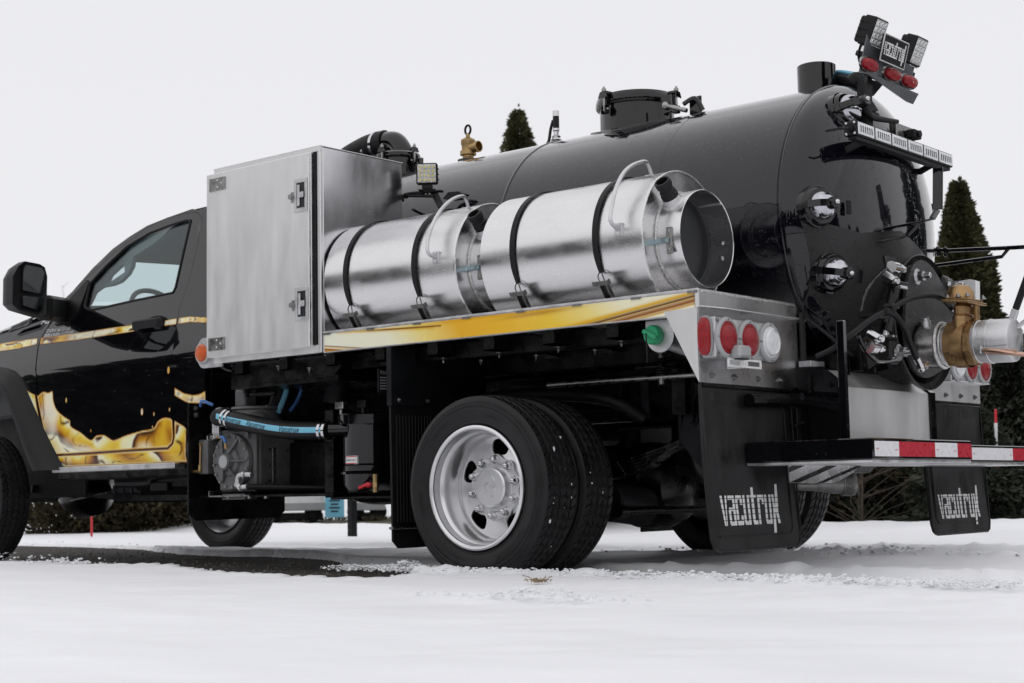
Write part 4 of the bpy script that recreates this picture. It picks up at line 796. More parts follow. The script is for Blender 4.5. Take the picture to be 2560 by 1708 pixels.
c = base; n1 = vnoise(u*5, v*1.2, 3, 52)-.5
c = blend(c, g(v-(1.0-1.15*(u-.08)-.0)*1.0-.05*n1, .10)*(u > .04)*(u < .34)*.9, (.70,.42,.04)); c = blend(c, g(v-(.93-.75*(u-.12)), .045)*(u > .10)*(u < .36)*np.clip((u-.1)*10,0,1), (.16,.05,.005))
c = blend(c, np.clip((v-.62-.6*n1)*2.2, 0, 1)*g(u-.52, .16), (.58,.26,.01)); c = blend(c, g(v-.78-.9*(u-.58), .10)*g(u-.62, .09), (.52,.27,.03))
d = v-(u-.72)/.30*1.02   # streaks climbing to the rear corner
c = blend(c, g(d-.02, .11)*(u > .66), (.74,.42,.02)); c = blend(c, g(d+.16+.05*n1, .11)*(u > .70), (.13,.045,.006)); c = blend(c, g(d+.22, .02)*(u > .74), (.82,.6,.2)); c = blend(c, g(d+.36+.06*n1, .12)*(u > .76), (.30,.09,.004)); c = blend(c, g(d+.52, .05)*(u > .8), (.60,.33,.03)); c = blend(c, g(d+.64, .06)*(u > .84), (.86,.82,.6)); c = blend(c, g(d+.78, .05)*(u > .86), (.55,.22,.02))
tri = .34-v*1.0-u*2.9; c = blend(c, np.clip(tri*9, 0, 1), (.60,.27,.03)); c = blend(c, g(tri, .03), (.24,.08,.004)); c = blend(c, g(tri-.12, .03), (.85,.78,.55)); c = blend(c, g(tri-.2,.03), (.16,.05,.0))
b.col = np.concatenate([c, np.ones((len(c), 1))], 1); P('gold_band', b, GOLD, sharp=180)

# ---------------------------------------------------------------- tool cabinet
x0, x1, zb, zt, yb = -1.742, -.946, 1.058, 2.062, .562
b = MB(); b.box(x0, x1, .012, yb, zb+.002, zt-.004, .004); CABI = P('tool_cabinet', b, ALUP)
b = MB(); b.box(x0, x1-.0, -.006, .0115, zt-.028, zt, .002); b.box(x0-.004, x1+.002, -.008, yb+.004, zt-.0035, zt+.001, .001); b.box(x1-.022, x1+.002, -.008, .0115, zb, zt-.0285, .003); b.box(x0, x1-.0225, -.008, .0115, zb, zb+.040, .002); P('cabinet_frame', b, ALU, CABI)
b = MB(); b.box(-1.772, x1-.056, -.030, -.010, zb+.030, zt-.030, .003); DR = P('cabinet_door', b, ALU, CABI)
b = MB(); b.box(x1-.056, x1-.040, -.029, -.010, zb+.032, zt-.032, .003); P('door_edge_trim', b, ALUR, CABI)
b = MB(); b.box(x1-.0395, x1-.0225, -.014, .0115, zb+.041, zt-.029, .001); P('door_gasket', b, RUBB, CABI)
for k, u, v_ in (('M5',115,565),('M6',370,470)):
    q = at(k, u, v_, 'y', -.033); b = MB(); b.box(q.x-.062, q.x+.055, -.036, -.0305, q.z-.033, q.z+.033, .002); b.cyl((q.x-.062,-.033,q.z-.033),(q.x-.062,-.033,q.z+.033),.0065,n=10); H_ = P('hinge', b, STEEL, CABI)
    b = MB()
    for dx, dz in ((.0,.018),(.0,-.018),(.03,0.0)): b.ball((q.x+dx,-.037,q.z+dz), .006, .003, .006, 8, 5)
    P('rivet', b, CHROME, H_) if False else P('hinge_rivet', b, CHROME, CABI)
for k, u, v_ in (('M5',1090,695),('M6',1612,-120)):
    q = at(k, u, v_, 'y', -.032); b = MB(); w2, h2 = .046, .082
    b.box(q.x-w2, q.x+w2, -.036, -.0305, q.z+h2-.020, q.z+h2, .002); b.box(q.x-w2, q.x+w2, -.036, -.0305, q.z-h2, q.z-h2+.020, .002); b.box(q.x-w2, q.x-w2+.017, -.036, -.0305, q.z-h2+.020, q.z+h2-.020, .002); b.box(q.x+w2-.017, q.x+w2, -.036, -.0305, q.z-h2+.020, q.z+h2-.020, .002)
    LT = P('latch', b, ALUC, CABI)
    b = MB(); b.box(q.x-w2+.017, q.x+w2-.017, -.0312, -.0302, q.z-h2+.02, q.z+h2-.02, .0003); P('latch_recess', b, BLACKL, CABI)
    b = MB(); b.box(q.x-.022, q.x-.006, -.038, -.032, q.z-.052, q.z+.052, .002); b.box(q.x-.012, q.x+.028, -.044, -.0385, q.z-.014, q.z+.014, .003); b.cyl((q.x+.008,-.047,q.z),(q.x+.008,-.040,q.z),.010,n=14); P('latch_paddle', b, ALUC, CABI)
    b = MB(); b.cyl((q.x-w2-.012,-.052,q.z-.004),(q.x-w2-.012,-.030,q.z-.004),.013,n=14); b.box(q.x-w2-.024,q.x-w2,-.036,-.0305,q.z-.03,q.z+.022,.002); P('lock_barrel', b, STEEL, CABI)
# round amber marker on its bracket
q = at('M6', 172, 605, 'y', .0); b = MB(); pl = [(q.x+.055*math.cos(a)*1.0, .0, q.z+.078*math.sin(a)) for a in np.linspace(PI/2, 3*PI/2, 14)]+[(q.x+.15,0,q.z-.078),(q.x+.15,0,q.z+.078)]; b.prism(pl, (0,.006,0)); MK = P('marker_bracket', b, ALUC)
b = MB(); b.lathe([(.0,.0),(0,.058),(-.010,.056),(-.014,.044),(-.012,.0)], (q.x,-.001,q.z), (0,1,0), 32); P('marker_bezel', b, GREYP, MK)
b = MB(); b.lathe([(-.010,.046),(-.016,.045),(-.026,.036),(-.030,.015),(-.031,0)], (q.x,-.001,q.z), (0,1,0), 32); P('amber_lens', b, AMBL, MK)
b = MB()
for a in (0, PI/2, PI, -PI/2): b.ball((q.x+.051*math.cos(a), -.0125, q.z+.051*math.sin(a)), .004, n=8, m=5)
P('bezel_screw', b, STEEL, MK)
b = MB(); b.tube([at('M6',400,780,'y',.2), at('M6',500,850,'y',.2), at('M6',640,885,'y',.2)], .005, 6); P('marker_cable', b, PLAST)
b = MB(); b.box(-1.74,-.95,.10,.9,.93,1.056,.006); b.prism([(-1.6,.08,1.055),(-.96,.08,1.055),(-.90,.08,1.0),(-.95,.08,.955),(-1.5,.08,.955)],(0,.02,0)); P('cabinet_mount', b, CHASS)
b = MB()
for u, v_ in ((683,790),(1275,825),(1730,855),(1985,665),(2090,660)): g_ = at('M6', u, v_, 'y', .075); b.bolt((g_.x,.075,g_.z+.012), (0,0,-1), .009, .014)
P('mount_bolt', b, CHROME)

# ---------------------------------------------------------------- aluminium drums strapped on the bed
CY, CZ, CR_ = .297, 1.402, .297
def drum(xa, xb, label):
    t = empty('aluminium_drum', ((xa+xb)/2, CY, 1.105), label, 'drum', 'aluminium drums strapped along the bed')
    b = MB(); b.lathe([(0,0),(0,CR_-.003),(.003,CR_),(xb-xa-.012,CR_),(xb-xa-.008,CR_+.0015),(xb-xa,CR_-.001),(xb-xa,CR_-.006)], (xa,CY,CZ), (1,0,0), 96); SH = P('shell', b, ALUR, t, sharp=40)
    b = MB(); b.lathe([(-.004,CR_-.004),(-.004,.206)], (xb,CY,CZ), (1,0,0), 96); P('end_wall', b, ALUD if 0 else ALUR, t)
    b = MB(); b.lathe([(-.03,.2035),(.115,.2035),(.117,.2015),(.115,.1985),(-.03,.1985)], (xb,CY,CZ), (1,0,0), 80); NK = P('neck', b, ALUR, t, sharp=40); b = MB(); b.lathe([(.004,.1975),(.002,.185),(-.02,.18),(-.02,0)], (xb,CY,CZ), (1,0,0), 64); P('mouth_shade_disc', b, DARKI, t)  # dark disc paints the shade inside the open mouth
    b = MB(); R_ = .205; pts = [(xb+.001, CY+R_*math.cos(a), CZ+R_*math.sin(a)) for a in np.arange(121)*2*PI/120]; b.tube(pts, .0055, 6, 0); R2 = CR_-.001; b.tube([(xb, CY+R2*math.cos(a), CZ+R2*math.sin(a)) for a in np.arange(121)*2*PI/120], .0028, 6, 0); P('weld_bead', b, WELD, t)
    b = MB(); b.tube([(xb-.002, CY+.198*math.cos(.95), CZ+.198*math.sin(.95)), (xb+.112, CY+.197*math.cos(.95), CZ+.197*math.sin(.95))], .005, 6, 0)
    P('neck_seam', b, WELD, t)
    b = MB(); b.bolt((xb+.06, CY+.1985*math.cos(.05), CZ+.1985*math.sin(.05)), (0,-1,0), .008, .008, False); b.bolt((xb+.06, CY+.1985*math.cos(-.28), CZ-.055), (0,-1,0), .008, .008, False); b.box(xb+.09,xb+.11,CY+.203,CY+.222,CZ-.01,CZ+.012); P('catch_bolt', b, CHROME, t)
    # coupling: aluminium socket with a black cam spigot
    a = math.radians(136); d = V((0, math.cos(a), math.sin(a))); o = V((xb+.052, CY, CZ))+d*.198
    b = MB(); b.lathe([(-.012,.050),(.004,.047),(.012,.040),(.034,.038),(.034,0)], o, d, 28); P('coupling_socket', b, ALUC, t)
    b = MB(); b.lathe([(.030,.031),(.034,.036),(.050,.036),(.053,.033),(.066,.033),(.070,.029),(.082,.0285),(.085,.033),(.098,.0345),(.112,.0345),(.115,.033),(.115,.026),(.06,.024),(.06,0)], o, d, 28); P('coupling_spigot', b, PLAST, t)
    # hook latch on the neck
    lx = xb+.06; aa = math.radians(187); b = MB(); yl, zl = CY+.207*math.cos(aa), CZ+.207*math.sin(aa); b.box(lx-.006,lx+.022,yl-.006,yl+.006,zl-.055,zl+.055,.003); b.ball((lx+.008,yl-.006,zl+.038),.008,.004,.008,8,5); b.ball((lx+.008,yl-.006,zl-.038),.008,.004,.008,8,5); LA = P('latch', b, STEEL, t)
    b = MB(); b.box(lx-.062,lx+.012,yl-.016,yl-.006,zl-.011,zl+.011,.003); b.box(lx-.068,lx-.056,yl-.02,yl-.004,zl-.013,zl+.013,.003); P('latch_lever', b, mat('zinc_blue_lever',(.40,.52,.56),.2,1), LA)
    return t
def handle(t, k, pts, xm, n0, n1):
    ps = [V(n0)]+[at(k, u, v_, 'x', xm+(n1[0]-n0[0])*(i/len(pts)-.4)) for i, (u, v_) in enumerate(pts)]+[V(n1)]
    b = MB(); b.tube(ps, .0085, 10, 6); b.obox(V(n0)+V((.0,-.002,0)), (1,0,0), (0,1,0), (0,0,1), .02, .005, .028, .003); b.obox(V(n1), (1,0,0), (0,1,0), (0,0,1), .022, .03, .004, .003)
    for dz in (-.018,.018): b.ball(V(n0)+V((0,-.008,dz)), .009, .006, .009, 8, 5)
    P('handle', b, ALUC, t)
d1 = drum(-.931, -.088, 'front aluminium drum strapped to the bed beside the tool cabinet, its neck half hidden')
handle(d1, 'K5', [(890,775),(870,740),(874,660),(900,570),(950,470),(1010,395),(1080,348),(1140,335),(1165,370)], -.235, (-.203,.003,1.432), (-.268,.30,1.70))
d2 = drum(.058, .926, 'rear aluminium drum with its wide open mouth facing the back of the truck')
handle(d2, 'K6', [(1160,500),(1147,455),(1158,370),(1190,230),(1240,120),(1300,55),(1370,22),(1425,15),(1447,50)], .79, (.808,.003,1.433), (.775,.30,1.70))
for x, pk in ((-.794,.10),(-.349,.10),(.234,.10),(.678,.10)):
    b = MB(); R_ = CR_+.0035; th = np.linspace(math.radians(206), math.radians(-10), 50); w_ = lambda i: .013 if i > 3 else .007+.002*i
    vs_ = []
    for i, a in enumerate(th):
        sl_ = .018*max(0, (3.5-(i/7)))/3.5
        for dx in (-w_(i), w_(i)):
            for rr in (R_, R_+.005): vs_.append((x+dx+sl_, CY+rr*math.cos(a), CZ+rr*math.sin(a)))
    b.add(vs_, [[i*4+p, i*4+q, (i+1)*4+q, (i+1)*4+p] for i in range(49) for p, q in ((0,1),(1,3),(3,2),(2,0))]+[[0,1,3,2],[196,197,199,198]])
    P('rubber_strap', b, RUBB)
    a = th[0]; e = V((x+.018, CY+(R_+.003)*math.cos(a), CZ+(R_+.003)*math.sin(a))); top = V((x+.042, .004, 1.228))
    b = MB(); b.tube([e+V((0,0,.012)), e+V((-.012,-.004,-.012)), top+V((-.014,0,.0)), top+V((-.004,0,-.012)), top+V((.008,0,.004)), e+V((.010,-.003,-.010)), e+V((0,0,.012))], .0028, 6, 4); P('strap_hook', b, STRPM)
    b = MB(); bot = V((x+.052, .085, 1.10)); dr = (top-bot).normalized(); nn = V((1,0,0)); q_ = nn.cross(dr)
    b.obox((top+bot)/2-q_*.010, nn, q_, dr, .018, .002, (top-bot).length/2, .0015); b.obox((top+bot)/2+nn*.0165, nn, q_, dr, .002, .012, (top-bot).length/2, .0015); b.obox((top+bot)/2-nn*.0165, nn, q_, dr, .002, .012, (top-bot).length/2, .0015)
    b.obox(top+V((-.014,-.004,-.006)), (1,0,0), q_, dr, .036, .003, .010, .0015); b.obox(top+V((.018,.010,-.004)), (1,0,0), q_, dr, .003, .018, .010, .0015)
    P('strap_post', b, STRPM)
    b = MB(); b.tube([e+V((.010,.004,.03)), e+V((.03,.0,.0)), e+V((.052,.01,-.012))], .0015, 5); b.cyl(e+V((-.03,.002,.05)), e+V((-.028,.01,.03)), .004, n=6); P('strap_pin', b, STEEL)
for xa in (-.62,-.2,.35,.80):
    b = MB(); b.prism([(xa,.10,1.10),(xa,.50,1.10),(xa,.46,1.15),(xa,.297,1.104),(xa,.14,1.15)], (.03,0,0)); P('drum_saddle', b, ALUC)
b = MB(); b.box(-.944,-.934,.02,.58,1.10,1.72,.003); P('rubber_bumper_sheet', b, RUBB) if False else None

# ---------------------------------------------------------------- rear light panel, near and far side
def light_panel(mir):
    F = (lambda y: 2*YC-y) if mir else (lambda y: y); tag_ = None
    def bx(m_, x0, x1, ya, yb_, z0, z1, b_=.002): return m_.box(x0, x1, F(ya), F(yb_), z0, z1, b_)
    b = MB(); poly = [(0,.79),(0,1.150),(.006,1.157),(.745,1.157),(.757,1.145),(.762,.815),(.70,.79)]; b.prism([(1.176, F(y), z) for y, z in poly], (.006,0,0)); PN = P('rear_panel', b, ALUD if not mir else ALU)
    b = MB(); b.tube([(1.183, F(.02+.02*i), 1.149+.0012*random.uniform(-1,1)) for i in range(37)], .005, 6, 0); P('panel_weld', b, WELD, PN)
    b = MB(); b.prism([(1.182, F(.004), 1.086),(1.182, F(.735), 1.086),(1.250, F(.66), 1.078),(1.262, F(.60), 1.074),(1.262, F(.07), 1.074)], (0,0,.004)); P('lamp_hood', b, ALU, PN)
    b = MB(); bx(b, 1.183, 1.245, .012, .478, .884, 1.042, .004); BX = P('lamp_box', b, ALUC, PN)
    for y, m_, nm in ((.092,REDL,'red_lamp'),(.254,REDL,'red_lamp'),(.412,CLRL,'clear_lamp')):
        b = MB(); b.lathe([(0,.082),(.008,.081),(.013,.074),(.013,.066),(.008,.064)], (1.2455, F(y), .964), (1,0,0), 40); bz = P('lamp_bezel', b, GREYP, PN)
        b = MB(); b.lathe([(.006,.066),(.010,.064),(.013,.060),(.013,.052),(.020,.048),(.026,.030),(.028,0)] if nm == 'red_lamp' else [(.006,.066),(.012,.064),(.012,.056),(.022,.054),(.026,.048),(.022,.046),(.025,.02),(.026,0)], (1.2455, F(y), .964), (1,0,0), 40); P(nm, b, m_, PN)
        b = MB()
        for a in (0, PI/2, PI, -PI/2): b.ball((1.259, F(y)+.0725*math.cos(a), .964+.0725*math.sin(a)), .0045, n=8, m=5)
        P('bezel_screw', b, STEEL, PN)
    b = MB()
    for y, z in ((.03,1.03),(.466,1.03),(.03,.896),(.466,.896)): b.bolt((1.2455, F(y), z), (1,0,0), .006, .005, False)
    for y in (.075,.245,.42,.60): b.bolt((1.183, F(y), .82), (1,0,0), .009, .008)
    P('panel_bolt', b, STEEL, PN, kind='stuff')
    # oval side marker
    b = MB(); pl = []; c = (1.205, .966)
    for j in range(28):
        a = 2*PI*j/28; pl.append((c[0]+.025*math.copysign(abs(math.cos(a))**.7, math.cos(a)), c[1]+.056*math.sin(a)+(.018 if math.sin(a) > 0 else -.018)*(abs(math.sin(a)) > .1)))
    b.prism([(x*1.0, F(.010), z) for x, z in [(c[0]+(p-c[0])*1.25, c[1]+(q-c[1])*1.12) for p, q in pl]], (0, F(0)-F(.004), 0)); P('side_lamp_seat', b, GREYP, PN)
    b = MB(); n = len(pl); vs_ = [(c[0]+(x-c[0])*s_, F(.008-d), c[1]+(z-c[1])*s_) for d, s_ in ((0,1),(.018,1),(.026,.86),(.029,.5)) for x, z in pl]; b.add(vs_, [list(range(3*n, 4*n))]+[[i*n+j, i*n+(j+1) % n, (i+1)*n+(j+1) % n, (i+1)*n+j] for i in range(3) for j in range(n)]); P('side_lamp', b, REDL, PN)
    if not mir:
        b = MB(); zz = .868; 
        for ya, yb_ in ((.085,.185),(.22,.335)): 
            b.box(1.25,1.256,ya,yb_,zz+.009,zz+.018,.002); b.box(1.25,1.256,ya,yb_,zz-.018,zz-.009,.002); b.box(1.25,1.256,ya,ya+.012,zz-.009,zz+.009,.001); b.box(1.25,1.256,yb_-.012,yb_,zz-.009,zz+.009,.001)
        b.box(1.183,1.257,.185,.22,zz-.018,zz+.018,.002); b.bolt((1.257,.195,zz),(1,0,0),.005,.003,False); b.bolt((1.257,.211,zz),(1,0,0),.005,.003,False); P('plate_bracket', b, WHITEP, PN)
        b = MB(); q = at('M3', 705, 950, 'x', 1.28); b.box(1.25,1.30,q.y-.045,q.y+.045,q.z-.022,q.z+.028,.010); P('plate_lamp', b, GREYP, PN)
        b = MB(); b.box(1.262,1.296,q.y-.03,q.y+.03,q.z-.028,q.z-.0225,.002); P('plate_lamp_lens', b, DARKI, PN)
    b = MB(); ya = -.0035 if not mir else 2*YC-.0025; b.prism([(1.02,ya,1.078),(1.1755,ya,1.082),(1.1755,ya,.79)], (0,.006,0)); P('panel_gusset', b, ALU, PN)
    b = MB(); b.box(1.168, 1.184, F(-.004), F(.006), 1.082, 1.1575, .002); P('corner_post', b, ALU, PN)
    # mud flap
    b = MB(); y0, y1 = .004, .682; poly = [(y0,.785),(y1,.785),(y1,.19),(y1-.012,.155),(y1-.04,.138),(y0+.05,.138),(y0+.022,.15),(y0+.006,.185)]
    n = len(poly); X_ = lambda z: 1.165+.035*((.785-z)/.65)**2
    out_ = [(y, z) for y, z in poly]; b.sheet(out_, lambda y, z: (X_(z), F(y), z), .012, (), .06, (1,0,0)); FL = P('mud_flap', b, FLAPM)
    b = MB(); pts = [(y1-.055,.74),(y1-.055,.215),(y1-.075,.193),(y0+.06,.193)]; b.tube([(X_(z)+.012, F(y), z) for y, z in pts], .004, 6, 0); b.tube([(X_(z)+.012, F(y), z) for y, z in poly+[poly[0]]], .0045, 6, 0); P('flap_rib', b, FLAPM, FL)
    b = MB()
    for y in (.075,.245,.42,.60): b.box(X_(.745)+.0125, X_(.745)+.0135, F(y-.014), F(y+.014), .722, .75, .0003)
    P('flap_slot', b, BLACKL, FL); b = MB()
    for y in (.16,.50): b.box(X_(.735)+.011, X_(.735)+.014, F(y-.05), F(y+.05), .71, .755, .002)
    P('flap_pad', b, FLAPM, FL); b = MB(); b.box(1.160, 1.186, F(.01), F(.70), .772, .789, .003); P('flap_clamp', b, CHASS, FL)
    # lettering: word made of bars cut by a grid
    LT_ = {'v':[((0,1),(.36,1),(.56,0),(.30,0)),((.72,1),(1,1),(.70,0),(.56,0))],'a':[((.05,1),(.95,1),(1,.86),(0,.86)),((.66,.86),(1,.86),(1,0),(.66,0)),((.1,.60),(.66,.60),(.66,.48),(0,.48)),((0,.48),(.34,.48),(.34,.12),(0,.12)),((0,.12),(.66,.12),(.66,0),(.1,0))],
      'c':[((.1,1),(.9,1),(1,.86),(0,.86)),((0,.86),(.34,.86),(.34,.14),(0,.14)),((.66,.86),(1,.86),(1,.68),(.66,.68)),((.66,.32),(1,.32),(1,.14),(.66,.14)),((0,.14),(1,.14),(.9,0),(.1,0))],'u':[((0,1),(.34,1),(.34,.13),(0,.13)),((.66,1),(1,1),(1,0),(.66,0)),((0,.13),(.66,.13),(.66,0),(.12,0))],
      't':[((.2,1.26),(.6,1.26),(.6,.13),(.2,.13)),((0,1),(.2,1),(.2,.88),(0,.88)),((.6,1),(.95,1),(.95,.88),(.6,.88)),((.2,.13),(.95,.13),(.95,0),(.3,0))],'r':[((0,1),(.34,1),(.34,0),(0,0)),((.34,1),(.95,1),(1,.84),(.34,.84)),((.66,.84),(1,.84),(1,.68),(.66,.68))],
      'x':[((0,1),(.36,1),(.5,.62),(.16,.58)),((.62,1.36),(1,1.36),(1,.62),(.5,.58)),((.16,.62),(1,.62),(.95,.42),(.14,.42)),((.5,.42),(.95,.42),(1.2,0),(.82,0)),((.14,.42),(.5,.42),(.44,-.32),(.02,-.32))]}
    ya, yb_, z0, z1 = (2.03, 2.50, .214, .330) if mir else (.085, .530, .234, .351); word = 'vacutrux'; cw_ = (yb_-ya)/len(word); polys = []
    gaps = [.17,.36,.54,.73,.90]; rows = [-.4,0]+gaps+[1.0,1.4]
    rr_ = [-.4]+gaps[:]+[1.5]; verts = MB()
    for i, ch in enumerate(word):
        for pg in LT_[ch]:
            (xa_, ta), (xb_, tb), (xc_, tc), (xd_, td) = pg; t1, t0 = ta, td
            for q0, q1 in zip(rr_[:-1], rr_[1:]):
                lo, hi = max(t0, q0+.012), min(t1, q1-.012)
                if hi-lo < .02: continue
                f_ = lambda t, top, bot: bot+(top-bot)*((t-t0)/(t1-t0))
                L0, R0, L1_, R1_ = f_(lo, xa_, xd_), f_(lo, xb_, xc_), f_(hi, xa_, xd_), f_(hi, xb_, xc_); k = max(1, int(round((R1_-L1_)/.34)))
                for s_ in range(k*(2 if R1_-L1_ < .45 and 0 else 1)):
                    g_ = .028; a0, a1 = s_/k, (s_+1)/k; cc = [(L0+(R0-L0)*a0+g_, lo),(L0+(R0-L0)*a1-g_, lo),(L1_+(R1_-L1_)*a1-g_, hi),(L1_+(R1_-L1_)*a0+g_, hi)]
                    sk = lambda t: .055*(1-t)*(1-i/4.2)
                    Y_ = lambda x, t: (ya+(i+.04+x*.90)*cw_+sk(t)*cw_*2.2); pp = [(Y_(x, t), z0+(z1-z0)*t) for x, t in cc]
                    verts.prism([(X_(z)+.0122, y, z) for y, z in pp], (.0012,0,0))
    P('flap_lettering', verts, LETTER, FL)
light_panel(False); light_panel(True)
# front mud flap of the twin wheels with its aluminium hanger
b = MB(); b.box(-.496,-.490,.002,.66,.783,1.052,.002); b.box(-.52,-.49,.0,.006,.783,1.052,.001); P('fender_plate', b, DARKB)
b = MB()
for y, z in ((.05,.81),(.24,.81),(.44,.81)): b.bolt((-.489,y,z),(1,0,0),.009,.007)
P('fender_plate_bolt', b, STEEL)
b = MB(); b.sheet([(.004,.782),(.66,.782),(.66,.17),(.62,.135),(.05,.135),(.012,.17)], lambda y, z: (-.51, y, z), .012, (), .08, (1,0,0)); RF = P('ribbed_flap', b, RUBB)
b = MB()
for i in range(30): y = .04+.0207*i; b.box(-.4985,-.4925,y-.005,y+.005,.25,.74,.002)
P('flap_rib', b, RUBB, RF); b = MB(); b.box(-.51,-.485,-.006,.66,.222,.234,.002); P('flap_stay', b, STEEL)
# green capped filler
q = at('K8', 430, 340, 'y', .03); b = MB(); b.lathe([(0,0),(0,.066),(.012,.066),(.012,0)], (q.x+.02,.062,q.z-.004), (0,1,0), 36); b.lathe([(.012,.045),(.16,.04)], (q.x+.02,.062,q.z-.004), (.25,1,-.25), 20); FI = P('filler_neck', b, ALUC)
b = MB(); b.box(q.x-.05,q.x+.09,.06,.075,1.0,1.056,.003); P('filler_plate', b, ALUC, FI)
b = MB(); b.lathe([(0,.039),(-.03,.0375),(-.036,.034),(-.036,0)], (q.x,.060,q.z), (0,1,0), 36); b.obox((q.x,.018,q.z), (1,0,-.55), (0,1,0), (.55,0,1), .035, .010, .009, .004)
for a in np.arange(20)*PI/10: b.box(q.x+.0375*math.cos(a)-.0025,q.x+.0375*math.cos(a)+.0025,.032,.058,q.z+.0375*math.sin(a)-.0025,q.z+.0375*math.sin(a)+.0025,.001)
P('green_cap', b, GREEN, FI); b = MB(); b.tube([(q.x-.01,.008,q.z+.005),(q.x+.0,-.005,q.z-.04),(q.x-.015,.02,q.z-.11),(q.x-.03,.04,q.z-.07)], .003, 6); P('cap_tether', b, PLAST, FI)

# ---------------------------------------------------------------- vacuum tank
CR.update(Q1=(2100,20,280/1996), Q2=(2040,220,360/2171), Q3=(2020,460,340/1904), Q4=(840,300,300/1960), Q5=(1940,1080,300/2350))
TR, TZ = .648, 1.553; TX0, TX1 = -1.86, 1.18
TNK = P('tank_shell', MB().lathe([(0,TR)]+[(TX1-TX0, TR)], (TX0,YC,TZ), (1,0,0), 160), TANKP, sharp=60, recalc=False)
TNK.data.flip_normals() if False else None
HD = .255
def head_x(y, z): r = min(.999, math.hypot(y-YC, z-TZ)/TR); return TX1+HD*math.sqrt(1-r*r)
def head_n(y, z): r = V((0, y-YC, z-TZ)); q = math.sqrt(max(1e-3, 1-(r.length/TR)**2)); return V((1, (y-YC)*HD/(TR*TR*q), (z-TZ)*HD/(TR*TR*q))).normalized()
b = MB(); pr = [(0,TR)]+[(.02+HD*math.sin(a), TR*math.cos(a)) for a in np.linspace(0,PI/2,40)]; b.lathe([(h-(.02 if h else 0)*0, r) for h, r in pr], (TX1-.02,YC,TZ), (1,0,0), 160); P('tank_head', b, TANKP, sharp=60)
b = MB(); b.lathe([(-HD*math.sin(a), TR*math.cos(a)) for a in np.linspace(0,PI/2,16)], (TX0,YC,TZ), (1,0,0), 96); P('tank_head', b, TANKP, sharp=60)
for x, w_, h_ in ((TX1-.004,.006,.004),(-.406,.010,.005),(.52,.003,.0012)):
    b = MB(); b.lathe([(-w_,TR-.002),(-w_*.6,TR+h_*.8),(0,TR+h_),(w_*.6,TR+h_*.8),(w_,TR-.002)], (x,YC,TZ), (1,0,0), 160); P('tank_seam', b, TANKP, sharp=60)
b = MB(); b.box(-1.7, 1.1, .98, 1.06, .95, 1.06, .01); b.box(-1.7, 1.1, 1.56, 1.64, .95, 1.06, .01); P('tank_cradle', b, CHASS)
b = MB(); q = [at('K5', *p, 'y', .66) for p in ((686,442),(960,412),(1100,400),(686,500))]; b.box(-1.0, .2, .64, .69, 1.60, 1.66, .006); P('tank_side_rail', b, DARKB)
# manway on top
mx, mz = -.005, 2.165; b = MB(); b.lathe([(-.05,.190),(.155,.190)], (mx,YC,mz), (0,0,1), 64); MW = P('manway_neck', b, PAINT)
b = MB(); b.lathe([(.145,.192),(.145,.207),(.158,.211),(.185,.207),(.200,.197),(.218,.12),(.226,0)], (mx,YC,mz), (0,0,1), 64); P('manway_lid', b, PAINT, MW)
ap = []
for j in range(65):
    a = 2*PI*j/64; y = .30*math.sin(a); ap.append(V((mx+.30*math.cos(a), YC+y, TZ+math.sqrt((TR+.004)**2-y*y))))
b = MB(); rr = [(V((mx,YC,p.z))+(p-V((mx,YC,p.z)))*s_) for s_ in (.8,1) for p in ap]; rr = []
for s_ in (.8, 1.0):
    for j in range(64):
        a = 2*PI*j/64; y = .24*s_*math.sin(a); rr.append((mx+.24*s_*math.cos(a), YC+y, TZ+math.sqrt((TR+.008)**2-y*y)))
for j in range(64):
    a = 2*PI*j/64; y = .246*math.sin(a); rr.append((mx+.246*math.cos(a), YC+y, TZ+math.sqrt((TR-.004)**2-y*y)))
b.add(rr, [[i*64+j, i*64+(j+1) % 64, (i+1)*64+(j+1) % 64, (i+1)*64+j] for i in range(2) for j in range(64)]); P('manway_pad', b, PAINT, MW, sharp=50)
def clamp(c, d, s=1, tail=True, par=None):   # swing bolt clamp on a lid, c on rim, d outward
    c, d = V(c), V(d).normalized(); t_ = d.cross(V((0,0,1))); U = V((0,0,1)); b = MB()
    for k in (-1, 1): b.obox(c+t_*k*.014*s+d*.018*s-U*.055*s, t_, d, U, .004*s, .016*s, .020*s, .002)
    b.obox(c+d*.010*s+U*.030*s, t_, d, U, .024*s, .022*s, .008*s, .003); b.obox(c+d*.010*s-U*.02*s, t_, d, U, .010*s, .008*s, .055*s, .002); b.prism([c+d*.028*s+t_*-.018*s+U*.035*s, c+d*.028*s+t_*.018*s+U*.035*s, c+d*.03*s+t_*.03*s+U*.005*s, c+d*.03*s-t_*.03*s+U*.005*s], d*.006*s); o1 = P('lid_clamp', b, PAINT, par)
    b = MB(); b.cyl(c+d*.022*s-U*.062*s, c+d*.022*s+U*.062*s, .006*s, n=10); b.cyl(c+d*.022*s+U*.038*s, c+d*.022*s+U*.052*s, .012*s, n=6)
    for k in (-1, 1): b.ball(c+d*.020*s+t_*k*.022*s-U*.055*s, .008*s, n=8, m=5)
    if tail: b.obox(c+d*.022*s+U*.085*s, t_, d, U, .014*s, .005*s, .026*s, .003)
    P('clamp_bolt', b, STEEL, par)
for a in (-1.75, 2.3, .1): clamp((mx+.206*math.cos(a), YC+.206*math.sin(a), mz+.165), (math.cos(a), math.sin(a), 0), 1.0, a == -1.78, MW)
b = MB(); h0, h1 = at('L5', 1970, 330, 'y', 1.10), at('L5', 2180, 378, 'y', 1.10); b.cyl(h0, h1+V((0,0,0)), .011, n=12); b.ball(h0, .02, .012, .02); HB = P('hinge_pin', b, STEEL, MW)
